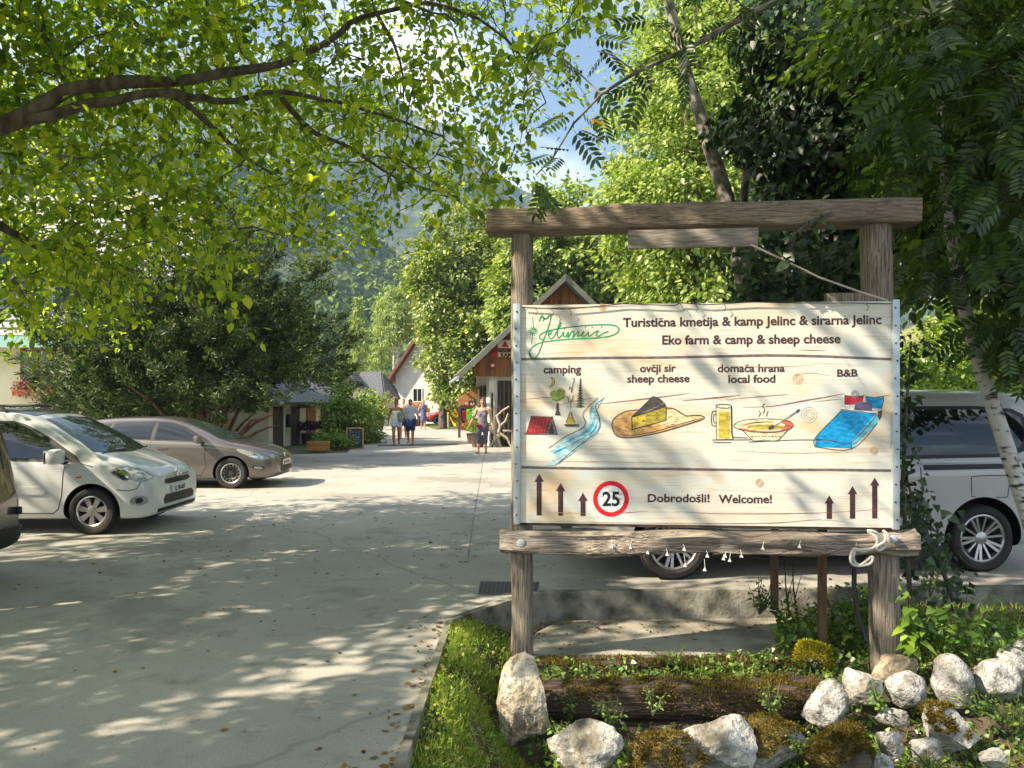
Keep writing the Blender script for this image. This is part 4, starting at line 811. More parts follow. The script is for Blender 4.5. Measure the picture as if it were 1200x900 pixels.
print_text('domača hrana', 841, 919.5, 436, 435.5, 9.4); print_text('local food', 853.5, 908.5, 448.6, 448.2, 9.4); print_text('B&B', 981, 1005, 441.3, 441, 8.6)
print_text('Dobrodošli!', 759, 831.5, 588.2, 588.4, 9.6); print_text('Welcome!', 842, 904.5, 589.3, 589.4, 9.8)
# plank seams, cracks
p = Print()
for ys, w_ in (((421, 419.5, 419, 417.5, 416.5, 417.5, 421), 2.9), ((547.5, 549, 549.5, 550.5, 551, 550.5, 551.5), 3.0)):
    p.line(list(zip((611, 690, 770, 850, 900, 960, 1044), ys)), w_, 'seam')
for pts, w_, k in (([(612, 468), (640, 466), (652, 466)], .9, 'rust'), ([(655, 475), (672, 470), (700, 466)], .9, 'rust'), ([(705, 473), (760, 467), (808, 461)], 1.6, 'rust'), ([(800, 469.5), (840, 466), (868, 463)], 1.9, 'rust'), ([(850, 468), (890, 465), (925, 462)], 1.0, 'rust'), ([(870, 477), (905, 476), (940, 470), (975, 464), (990, 461)], 1.5, 'rust'), ([(952, 471), (990, 467)], .8, 'rust'), ([(1030, 465), (1044, 463)], 1, 'rust'),
                   ([(612, 610.5), (700, 612), (800, 613.5), (900, 613), (960, 609), (1000, 613)], 1.0, 'grey'), ([(790, 599), (850, 602), (960, 601), (1040, 596)], .9, 'rust'), ([(612, 362), (680, 360), (760, 358)], .8, 'rust'), ([(715, 602), (760, 599)], .8, 'rust'), ([(935, 410), (970, 411)], 1, 'rust'), ([(612, 541), (700, 541), (800, 543)], .9, 'tan'),
                   ([(640, 600), (690, 602)], .7, 'tan'), ([(860, 528), (930, 531), (1000, 529)], .8, 'tan'), ([(820, 427), (900, 430), (960, 427)], .7, 'tan'), ([(930, 440), (950, 437), (975, 441)], .7, 'tan')): p.line(pts, w_, k, True)
for cx, cy, r, k in ((935, 444, 4, 'tan'), (948, 486, 6, 'tan'), (1002, 462, 3, 'grey'), (706, 360, 2.5, 'tan'), (890, 566, 3, 'tan'), (1024, 528, 3, 'tan')):
    for q in (1.5, 1.0, .55): p.line([(cx + r * q * 1.0 * math.cos(a), cy + r * q * math.sin(a)) for a in np.linspace(0, 6.28, 12)], .6, k)
p.done('plank_lines')
# green script signature
p = Print(); k = 'script'
p.line([(632, 377), (634.5, 370), (639, 373.5), (645.5, 369), (644.5, 377), (641, 388), (637, 398), (634, 407), (630.5, 415), (626, 420), (621.5, 418), (620.5, 412), (625, 406), (634, 401.5), (650, 399), (675, 397), (700, 396), (716, 393.5), (724, 389), (724.5, 384), (718, 381), (705, 380.5), (685, 381.5), (662, 384), (645, 387), (634, 391.5), (632.5, 396.5), (638, 398.5)], 1.4, k)
p.line([(620.8, 413), (623, 419), (628, 419)], 2.2, k, True); p.line([(646, 399.6), (680, 397), (712, 394.5), (724, 389), (724, 384)], 1.7, k, True); p.line([(634, 371), (639, 373.8), (645, 369.5)], 1.9, k, True)
p.line([(642, 393), (646, 390), (646.5, 387), (643.5, 388.5), (642.8, 393), (645.5, 397), (649, 394.5), (653, 388), (657.5, 379.5), (656.5, 378), (654.5, 382), (653, 391), (654.5, 396), (658, 393), (660.5, 389), (660.5, 394), (663, 394.5), (666, 389), (665.5, 396), (669, 390), (672, 388), (672.5, 391), (671, 396), (675, 391), (677.5, 388.5), (678, 391), (676.5, 394), (681, 392.5), (684.5, 389), (682.5, 390), (682, 393.5), (686, 393.5), (689.5, 389), (689.5, 394), (693, 392.5), (698, 388.5), (701.5, 388), (700, 389.5), (698.5, 393), (702, 393.5), (707, 390.5), (713, 388.5)], 1.35, k)
for x, y in ((661, 385.5), (686, 383.6), (694, 383.6), (705, 383)): p.ell(x, y, .8, .8, k, n=8)
for a in np.linspace(0, 6.283, 13)[:-1]: p.line([(624.5 + 1.2 * math.cos(a), 388 + 1.2 * math.sin(a)), (624.5 + 6.4 * math.cos(a + .2), 388 + 6 * math.sin(a + .2))], 1.3, k, True)
p.line([(624, 371), (624.5, 388), (622.5, 404)], .5, k); p.done('signature')
# camping drawing
p = Print()
p.fill([(623.5, 488.5), (647, 489.5), (639.5, 508), (617.5, 508.5)], 'red').fill([(647, 489.5), (652.5, 508.8), (639.5, 508)], 'grey').fill([(647, 492), (649, 508.6), (642, 508.2)], 'charcoal')
for a in ([(622, 487.8), (648, 489)], [(623, 488), (616.5, 509.5)], [(647, 488), (640, 508.5)], [(647, 488), (653.5, 509.5)], [(614, 508), (622, 508.8), (653, 509)]): p.line(a, .9, 'line')
for i in range(5): p.line([(626 + i * 4, 490), (622 + i * 4, 506)], .8, 'rust')
for cx, cy, rx, ry, k in ((652, 466, 6, 5, 'green'), (657.5, 459, 5, 4.5, 'olive'), (648.5, 462, 4.5, 4, 'green'), (655, 463, 4, 5, 'green'), (659, 464, 3, 4, 'olive')): p.ell(cx, cy, rx, ry, k, n=12)
for i in range(16): a = random.uniform(0, 6.28); p.line([(653 + 6.5 * math.cos(a), 463 + 5.5 * math.sin(a)), (654 + 7.6 * math.cos(a), 463 + 6.8 * math.sin(a))], .8, 'charcoal')
p.fill([(652, 472), (654.8, 472), (655, 481), (657.5, 486.8), (650, 486.5), (652, 481)], 'charcoal')
p.fill([(645.5, 442), (648.5, 443.5), (650, 448), (647.5, 452), (643.5, 454), (646, 450), (647, 446.5)], 'yellow').line([(645.5, 442), (649, 444), (650, 448), (647.5, 452), (643, 454)], .7)
p.line([(671, 443.5), (673, 444), (671.5, 450), (670, 460)], .7).line([(667, 457), (668, 453), (670, 456), (669.5, 460)], .7).line([(664.5, 466), (666, 465.5), (666, 472)], .6).line([(671.5, 463), (671, 468), (669, 470), (669, 478)], .7)
p.ell(668.5, 494, 5.5, 4, 'yellow', n=12).fill([(665, 491), (668.5, 483), (672, 491)], 'tan').line([(664, 495), (666, 488), (669, 483), (671, 489), (673.5, 495)], .8)
for i in range(7): p.line([(661.5 + i * 2.5, 500 - abs(i - 3) * .4), (663 + i * 2.4, 497.3), (664 + i * 2.3, 500.2)], 1.4, 'charcoal')
for i in range(10): w_ = 1.0 + i * .62; y = 446 + i * 3.1; p.fill([(680 - w_, y + 3.2), (680, y), (680 + w_, y + 3.0)], 'charcoal' if i < 6 else 'darkgreen')
p.line([(680, 443.5), (680.5, 478)], 1.4, 'charcoal')
p.fill([(694, 479), (701, 468), (706, 468), (699.5, 479), (701, 490), (703.5, 499), (699, 508), (684, 520), (668, 533), (650, 545), (638, 545), (652, 536), (643, 530), (660, 515), (680, 506), (689, 496), (691, 488)], 'paleblue')
for a, w_, k in (([(694, 476), (692, 484), (693, 490)], 3, 'lightblue'), ([(697, 490), (694, 498), (688, 505), (676, 512)], 4.5, 'lightblue'), ([(700, 494), (697, 503), (690, 510)], 2.5, 'blue'), ([(648, 532), (655, 528), (664, 524)], 3.0, 'blue'), ([(660, 519), (668, 516), (676, 511)], 2.4, 'lightblue')): p.line(a, w_, k, True)
p.line([(701, 466), (688, 478), (683, 486), (686, 496), (680, 503), (662, 512), (643, 525)], .8).line([(708, 466), (698, 476), (702, 489), (702, 501), (692, 512), (674, 526), (654, 543)], .8).line([(670, 522), (676, 517), (685, 513)], .7)
p.done('camping_drawing')
# sheep cheese on a board
p = Print()
p.fill([(717, 498), (720, 490), (730, 483), (747, 480), (770, 479), (788, 478.5), (797, 482), (804, 487), (813, 487), (822, 487), (824, 490), (820, 494), (800, 499), (780, 506), (760, 510), (740, 512), (724, 512), (719, 506)], 'tan')
p.fill([(770, 482), (789, 480), (797, 484), (804, 488.5), (821, 488), (822, 490), (800, 496), (778, 500), (770, 496)], 'lighttan')
for i in range(30):
    x = 722 + random.random() * 70; y = 487 + random.random() * 18 - max(0, x - 760) * .12; p.line([(x, y), (x + random.uniform(3, 8), y - random.uniform(.5, 1.5))], .9, random.choice(('rust', 'charcoal', 'terracotta')), True)
p.line([(719, 506), (717, 498), (720, 490), (732, 482.5), (748, 480)], 1.0).line([(780, 478), (790, 479), (803, 487), (814, 486.5), (823, 487.5), (823.5, 491), (800, 499), (770, 507.5), (742, 512.5), (724, 511.5), (719, 505)], 1.1).line([(722, 509), (742, 510), (770, 505), (800, 496), (822, 490)], .7)
p.fill([(740, 489), (780.5, 476.5), (780.5, 492.5), (741, 503.5)], 'olive').fill([(741, 490), (757, 486), (756, 498), (742, 502)], 'yellow').fill([(740, 489), (765, 464.5), (773, 467.5), (779, 473), (780.5, 476.5)], 'charcoal')
for i in range(14): t = random.random(); x = 748 + t * 26; p.line([(x, 486 - t * 12), (x + 6, 481 - t * 13 + 4)], .6, 'grey')
for a in ([(740, 489), (765, 464.5)], [(765, 464.5), (773, 467.5), (780, 475)], [(740, 489), (780.5, 476.5)], [(780.5, 476.5), (780.5, 492.5)], [(780.5, 492.5), (741, 503.5)], [(741, 503.5), (740, 489)]): p.line(a, .9)
for x, y, r in ((747, 490, 1), (754, 493.3, 1.9), (770, 484, 1.1), (773, 480.5, .9), (770, 490, 1.4), (761, 486.7, .9), (743.5, 499.5, 1), (762, 492, .7), (746, 495, .7)): p.ell(x, y, r, r * .9, 'rust', n=8)
p.done('cheese_drawing')
# glass of beer and bowl of soup
p = Print()
p.fill([(839, 476), (856.5, 476), (858.5, 515), (839, 515.5)], 'cream').fill([(842, 482), (855, 482), (855.5, 513.5), (842.5, 514)], 'yellow')
for i in range(8): p.line([(843 + i * 1.6, 484 + random.random() * 4), (843.2 + i * 1.6, 510 - random.random() * 6)], .6, 'olive')
p.line([(838.5, 476), (841, 474.3), (848, 473.8), (855, 474.5), (857, 476.5), (852, 478.3), (843, 478), (838.5, 476)], .9).line([(839, 477), (839.5, 515), (858.5, 515)], .9, sm_=False).line([(857, 476), (857.5, 508), (859, 514)], 1.6, sm_=False).line([(839, 482), (835, 482.5), (833.5, 490), (834.5, 498), (839, 499.5)], .9).line([(838.5, 485), (836.2, 487), (836.2, 494), (838.5, 496)], .8)
p.ell(894.5, 497.5, 35, 6.8, 'cream').ell(921, 498.5, 8, 6.2, 'terracotta').ell(894, 498.3, 26, 4.6, 'lighttan').ell(897, 500.5, 22, 2.9, 'olive').ell(889, 501.3, 10, 1.5, 'yellow')
p.fill([(869, 503.5), (880, 505.5), (900, 507), (915, 506), (923, 503.5), (911, 516.5), (882, 517), (876, 511)], 'cream').line([(866, 502.5), (880, 505), (897, 506.5), (912, 505.8), (925, 502.5)], 2.1, 'terracotta')
p.line([(860, 498), (866, 494), (880, 491.5), (894, 490.8), (912, 491.5), (925, 494), (929.5, 498.5), (924, 503), (912, 506), (895, 507), (874, 505), (861, 501), (860, 498)], .8).line([(868, 500), (880, 496), (896, 494.5), (908, 494.8)], 1.3, taper=True).line([(870, 504), (882, 516.5), (911, 516.7), (924, 503)], .9, sm_=False)
p.line([(905, 501), (936, 481)], 1.6, 'grey').ell(904, 501, 4, 2, 'charcoal', -.5, 10).line([(933, 483), (937, 480)], 2.6, 'charcoal').line([(889, 488), (891, 484), (888.5, 481)], .8).line([(894, 485), (896, 480), (893.5, 476), (896, 473)], .8).line([(898, 488), (899, 484), (900, 481)], .8)
for x in range(880, 915, 4): p.line([(x, 511.5), (x + 2.6, 511.8)], .9, 'darkgreen')
p.line([(834, 515.5), (880, 515.2)], .7).line([(836, 518.3), (857, 518.5)], .7).line([(858, 512), (876, 513)], .6).line([(877, 518), (930, 515.5), (965, 515.6)], .7); p.done('food_drawing')
# bed
p = Print()
p.fill([(986, 481), (1026, 485), (997, 518), (956, 512)], 'blue').fill([(956, 512), (997, 518), (998, 525.5), (955, 523.5)], 'blue').fill([(1026, 485), (1029, 488), (1028, 496), (998, 525.5), (997, 518)], 'lightblue').fill([(988, 474), (1030, 479), (1026, 485), (985, 480.5)], 'white')
p.fill([(990, 464), (1012, 464), (1011, 473), (990, 474.5)], 'red').fill([(1014, 465), (1035, 466), (1033, 479), (1015, 477)], 'blue').fill([(1003, 470.5), (1022, 472), (1022, 482), (1000.5, 480.5)], 'violet')
for a in ([(990, 463), (990, 474.5)], [(990, 463.5), (1002, 464.5), (1013, 463.5)], [(1014, 464.5), (1024, 466), (1035, 465.5), (1033, 479)], [(986, 481), (956, 512), (955, 523.5)], [(955, 523.5), (998, 526), (1028, 496)], [(956, 514.5), (975, 516.5), (997, 518.5), (1028, 486)], [(997, 518.5), (998, 525)], [(985, 480), (1005, 482), (1027, 485)]): p.line(a, .8)
p.fill([(1029, 482), (1034, 480), (1033, 488), (1030.5, 493), (1028.5, 488)], 'charcoal'); p.done('bed_drawing')
# arrows and the speed sign
for x, yt, yb, w_ in ((631.8, 555, 604, 2.9), (657, 566, 604.3, 2.9), (683.2, 577.5, 604.6, 2.9), (971.8, 580.5, 608, 3.1), (999, 569.5, 607.8, 3.1), (1025, 559.5, 607.6, 3.1)):
    p = Print(); p.fill([(x - w_, yb), (x - w_, yt + 9.5), (x - 5.6, yt + 9.5), (x, yt), (x + 5.6, yt + 9.5), (x + w_, yt + 9.5), (x + w_, yb)], 'brown'); p.done('arrow')
p = Print(); p.ell(716, 584.5, 21, 21, 'signred', n=40).ell(716, 584.5, 15.6, 15.6, 'white', n=40); rd = p.done('speed_limit_roundel')
o = print_text('25', 705.8, 726.2, 592.6, 592.6, 16.8, 'black', .028); o.data.transform(Matrix.Translation(N * .0008))
# ---- timber frame
def timber(name, c0, c1, w_, d_, mat, seed, parent, round_=.35, n=26, rough=.02, along='x', taper=0.0, wav=0.0):
    """a hewn beam between two points: a rounded box section w_ (up) by d_ (deep) with uneven faces"""
    c0, c1 = Vector(c0), Vector(c1); L = (c1 - c0).length; t = (c1 - c0).normalized(); up = Vector((0, 0, 1)) if abs(t.z) < .8 else N * -1; sd = t.cross(up).normalized(); up = sd.cross(t)
    vs, fs = [], []; k = 20
    for i in range(n + 1):
        u = i / n; c = c0.lerp(c1, u) + up * wav * noise.noise(Vector((u * L * 1.1, seed, 2))) + sd * wav * noise.noise(Vector((u * L * 1.3, seed, 8)))
        for j in range(k):
            a = 2 * math.pi * j / k; ca, sa = math.cos(a), math.sin(a); e = .5 + .5 * (1 - round_) if False else (1 - round_) * .8
            q = (abs(ca) ** (2 / (2 + 6 * e)) * (1 if ca > 0 else -1), abs(sa) ** (2 / (2 + 6 * e)) * (1 if sa > 0 else -1)); r = 1 + rough / w_ * noise.noise(Vector((u * L * 2.5, ca * 2 + seed, sa * 2))) + .4 * rough / w_ * noise.noise(Vector((u * L * 2, ca * 9 + seed, sa * 9)))
            vs.append(c + (sd * q[0] * d_ / 2 + up * q[1] * w_ / 2) * r * (1 - taper * u) + t * (.012 * noise.noise(Vector((ca * 2, sa * 2, seed))) if i in (0, n) else 0))
    for i in range(n):
        for j in range(k): fs.append((i * k + j, i * k + (j + 1) % k, (i + 1) * k + (j + 1) % k, (i + 1) * k + j))
    fs += [tuple(range(k - 1, -1, -1)), tuple(n * k + j for j in range(k))]
    return MB().add(vs, fs).build(name, mat, parent, True, ang=55)
def FP(px, py, d):   # pixel on the plane d behind (negative: in front of) the board
    dx, dz = (px - CX) / F, (HY - py) / F; o = A0 - N * d; Y = o.dot(N) / (dx * N.x + N.y); return Vector((dx * Y, Y, CH + dz * Y))
timber('post', FP(611.5, 790, .12), FP(612, 268, .12), .165, .165, MAT['wood_grey'], 3, sg, .9, 30, .012, wav=.012)
timber('post', FP(1038, 790, .13), FP(1025.5, 250, .13), .2, .2, MAT['wood_grey'], 9, sg, .85, 30, .014, wav=.01)
timber('beam', FP(572, 262, .1), FP(1072, 249, .1), .18, .26, MAT['wood_beam'], 5, sg, .2, 40, .02, wav=.015)
timber('log', FP(587, 634, .03), FP(1073, 636.5, .03), .165, .19, MAT['wood_log'], 14, sg, .8, 60, .06, wav=.085)
pl = MB().box(FP(811.5, 279.5, -.0), (.93, .03, .135), Rb, 0, .006).build('hanging_plank', M('grey_plank', l3(.16, .135, .11), l3(.34, .3, .25), 5, .85, .8, 9, stretch=(1, 12, 12), dist=.006), sg, True)
MB().box(FP(1000, 349, .07), (.4, .05, .07), Rb, 0, .01).build('cross_batten', MAT['wood_grey'], sg, True)
MB().box(Q(BW / 2, ZB - .012, -.03), (BW, .05, .02), Rb, 0, .003).build('bottom_batten', MAT['sleeper'], sg, True)
MB().lathe([(.028, 0), (.03, .012), (.012, .016), (.001, .016)], 14, Matrix.Translation(FP(610, 636, -.075)) @ (Rb @ Matrix.Rotation(R(90), 3, 'X')).to_4x4()).build('bolt', MAT['steel'], sg, True)
MB().lathe([(.025, 0), (.027, .012), (.012, .016), (.001, .016)], 14, Matrix.Translation(FP(1047, 631, -.075)) @ (Rb @ Matrix.Rotation(R(90), 3, 'X')).to_4x4()).build('bolt', MAT['steel'], sg, True)
# the two rusty stakes behind the board
for px, y0, y1, d, lab in ((908, 706, 600, .9, 'shorter brown stake behind the board, farther left of two'), (964, 752, 600, .35, 'longer brown stake below the board, right of the other stake')):
    a = FP(px, y0 + 8, d); b = FP(px - 1, y1, d); t = thing('wooden_stake', lab, 'stake', a, 0, 'stakes behind the board')
    MB().box((a + b) / 2, (.062, .04, (b - a).length), Rb, 0, .006).build('shaft', M('brown_stake_wood', l3(.08, .045, .025), l3(.2, .11, .055), 8, .8, .6, 20, stretch=(10, 10, 1)), t, True)
    MB().box(b + Vector((0, 0, .01)), (.066, .044, .02), Rb, 0, .004).build('top_cap', MAT['sleeper'], t, True)
MAT['bellwhite'] = M('white_lamp_plastic', l3(.7, .7, .66), rough=.4)
# fairy lights with flower-shaped bells
fl = thing('fairy_lights', 'string of small white flower lights hanging below the log', 'lights', FP(800, 648, -.09))
wire_pts = [(660, 645), (690, 650), (717, 646), (740, 650), (759, 648), (795, 654), (830, 650), (850, 655), (869, 650), (895, 655), (937, 641), (960, 652), (1000, 640), (1018, 645), (940, 618), (880, 630), (820, 615)]
MB().tube([FP(x, y, -.09 - .008 * math.sin(i)) for i, (x, y) in enumerate(wire_pts)], .0022, 4, caps=False).build('wire', MAT['black'], fl, True)
def bell(px, py, top):
    c = FP(px, py, -.095); q = FP(px + random.uniform(-2, 2), top, -.092); mb = MB().tube([q, c + Vector((0, 0, .02))], .0022, 4)
    vs = [c + Vector((0, 0, .022))]; fs = []
    for k in range(10):
        a = 2 * math.pi * k / 10; r = .015 if k % 2 == 0 else .008; vs.append(c + Vector((math.cos(a) * r, math.sin(a) * r, -.006 if k % 2 == 0 else .0)))
    for k in range(10): fs.append((0, 1 + k, 1 + (k + 1) % 10))
    n = len(vs); vs += [v - Vector((0, 0, .003)) for v in vs]; fs += [tuple(n + i for i in reversed(f)) for f in fs] + [(1 + k, n + 1 + k, n + 1 + (k + 1) % 10, 1 + (k + 1) % 10) for k in range(10)]
    mb.add(vs, fs); mb.build('flower_lamp', MAT['bellwhite'], fl, True)
for px, py, top in ((717, 640.5, 632), (739, 642, 633), (759, 648, 638), (782, 650, 643), (803, 663, 650), (829, 652, 645), (850, 652, 646), (855, 657, 648), (869, 652, 644), (894, 643, 634), (937, 641, 632), (1003, 645, 636), (826, 668, 655), (848, 655, 650), (802, 644, 638)): bell(px, py, top)
# black cable stapled along the top edge of the banner
ct = MB().tube([FP(x, y, -.02) for x, y in ((612, 360), (640, 361.5), (665, 362), (690, 360), (730, 356), (790, 358), (798, 355), (830, 357), (880, 354), (940, 355), (1000, 355), (1044, 356))], .0035, 5)
for x, y in ((627, 361), (646, 362), (667, 362), (797, 356), (815, 357), (848, 356), (1015, 356)): ct.tube([FP(x, y, -.022), FP(x + 3, y + 4, -.024), FP(x + random.choice((1, 5)), y + 8, -.022)], .0025, 4)
tag(ct.build('cable', MAT['black']), 'thin black cable stapled along the top edge of the banner', 'cable')
rp = MB(); rp.tube([FP(880, 287, -.03), FP(915, 303, -.02), FP(960, 325, -.02), FP(1005, 341, -.04), FP(1040, 352, -.06)], .007, 6)
tag(rp.build('rope', M('pale_rope', l3(.5, .45, .38), rough=.8)), 'pale thin rope slanting from the hanging plank down to the board corner', 'rope')
rc = MB(); rope_m = M('white_rope', l3(.58, .56, .5), rough=.7)
def loop(pts): rc.tube([FP(x, y, -.118 - .014 * math.sin(i * .45)) for i, (x, y) in enumerate(smooth2(pts, 4) + [smooth2(pts, 4)[0]])], .0095, 7, caps=False)
loop([(1017, 622), (1027, 624), (1031, 633), (1024, 642), (1008, 644), (1000, 643), (1012, 646), (1026, 640), (1027, 630)]); loop([(1035, 622), (1041, 628), (1040, 638), (1030, 645), (1028, 640), (1037, 634), (1037, 626)]); loop([(997, 650), (1002, 643), (1000, 655), (1008, 662), (1022, 652), (1020, 660), (1006, 663), (998, 660)])
tag(rc.build('rope_coil', rope_m), 'loops of white rope tied round the right end of the log', 'rope')
hs = MB().tube([FP(1001, 648, .05), FP(1001, 690, .05), FP(1005, 720, .04), FP(1016, 750, .0)], .018, 8)
tag(hs.build('hose', MAT['black']), 'black hose hanging down to the ground left of the right post', 'hose')
# ------------------------------------------------------------------ trees and other large vegetation
LM = dict(
    canopy=leafmat('walnut_leaves', [C(62, 92, 22), C(112, 142, 30), C(140, 166, 36), C(186, 198, 60), C(124, 152, 34), C(90, 122, 30)], .62, .05, .4, (2.0, 1.9, .36, 1)),
    rowan=leafmat('rowan_leaves', [C(40, 66, 30), C(62, 90, 36), C(88, 116, 46)], .35, .05),
    maple=leafmat('maple_leaves', [C(76, 100, 44), C(118, 138, 60), C(176, 188, 96), C(104, 126, 52)], .3, .05),
    lime=leafmat('pale_green_leaves', [C(90, 116, 50), C(136, 160, 76), C(186, 200, 116), C(120, 146, 66)], .4, .04, .4, (1.3, 1.3, .75, 1)),
    yew=leafmat('yew_needles', [C(36, 56, 30), C(64, 86, 44), C(124, 140, 80)], .15, .03),
    spruce=leafmat('spruce_needles', [C(100, 124, 50), C(142, 164, 70), C(178, 192, 96)], .2, .04),
    ivy=leafmat('ivy_leaves', [C(28, 48, 24), C(44, 68, 36), C(74, 98, 56)], .15, .05, .45),
    dark=leafmat('shade_leaves', [C(54, 84, 30), C(90, 122, 42), C(150, 174, 68)], .45, .05),
    bush=leafmat('bush_leaves', [C(66, 98, 28), C(104, 136, 42), C(150, 172, 64)], .35, .05),
    forest=leafmat('forest_leaves', [C(50, 72, 30), C(84, 104, 46), C(124, 138, 66)], .1, .0),
)
def clumps(ells, per, dens_in=.25):
    """clump centres spread through the outer part of several ellipsoids [(centre, radii)]"""
    out, ax = [], []
    for (c, r), n in zip(ells, per):
        d = rdir(n); rad = np.where(rng.random(n) < dens_in, rng.uniform(.25, .7, n), rng.uniform(.72, 1.06, n))
        out.append(np.array(c) + d * np.array(r) * rad[:, None]); ax.append(d)
    return np.concatenate(out), np.concatenate(ax)
def crown_leaves(cen, out, nleaf, cr, size, tmpl=LEAF, droop=.5, flat=.65, spread=.8):
    k = len(cen); idx = rng.integers(0, k, nleaf); rr = cr * rng.uniform(.6, 1.35, k)[idx]
    off = rng.normal(size=(nleaf, 3)) * .5; off[:, 2] *= flat
    pos = cen[idx] + off * rr[:, None]
    axis = nrm(off * .7 + out[idx] * .5 + rdir(nleaf) * .7 + np.array([0, 0, -droop]))
    up = nrm(np.array([0, 0, 1.0]) * .9 + out[idx] * .6 + rdir(nleaf) * spread)
    return leaves(pos, axis, up, size * rng.uniform(.65, 1.3, nleaf), tmpl)
def bent(a, b, n=5, sag=0.0, wob=.05):
    a, b = Vector(a), Vector(b); L = (b - a).length; out = []
    for i in range(n + 1):
        t = i / n; p = a.lerp(b, t); p.z += sag * L * math.sin(math.pi * t)
        if 0 < i < n: p += Vector((random.uniform(-1, 1), random.uniform(-1, 1), random.uniform(-1, 1))) * wob * L / n * 2
        out.append(p)
    return out
def tree(name, label, group, trunk, rad, ells, per, nleaf, cr, size, lm, tmpl=LEAF, bark='bark', branches=14, droop=.5, cat='tree', dens_in=.25, brad=.25, filt=None, tn=9, flat=.65):
    trunk = [Vector(p) for p in trunk]; root = thing(name, label, cat, trunk[0], 0, group)
    cen, out = clumps(ells, per, dens_in)
    if filt is not None:
        k = np.array([filt(c) for c in cen]); cen, out = cen[k], out[k]
    mb = MB(); n = len(trunk); mb.tube(trunk, [rad * (1 - .75 * i / (n - 1)) * (1.25 if i == 0 else 1) for i in range(n)], tn, jit=.08)
    for i in rng.choice(len(cen), min(branches, len(cen)), replace=False):
        c = Vector(cen[i]); best = min(range(1 if n > 2 else 0, n), key=lambda k: (trunk[k] - c).length + .6 * max(0, trunk[k].z - c.z + .4))
        pts = bent(trunk[best], trunk[best].lerp(c, .95), 5, .08, .12); r0 = rad * brad * random.uniform(.6, 1.2)
        mb.tube(pts, [r0 * (1 - .8 * k / 5) for k in range(6)], 6, caps=False)
    mb.build('trunk', MAT[bark], root, True, ang=60)
    V, Fa = crown_leaves(cen, out, nleaf, cr, size, tmpl, droop, flat)
    link('crown', np_mesh('crown', V, Fa, LM[lm]), root, True); return root

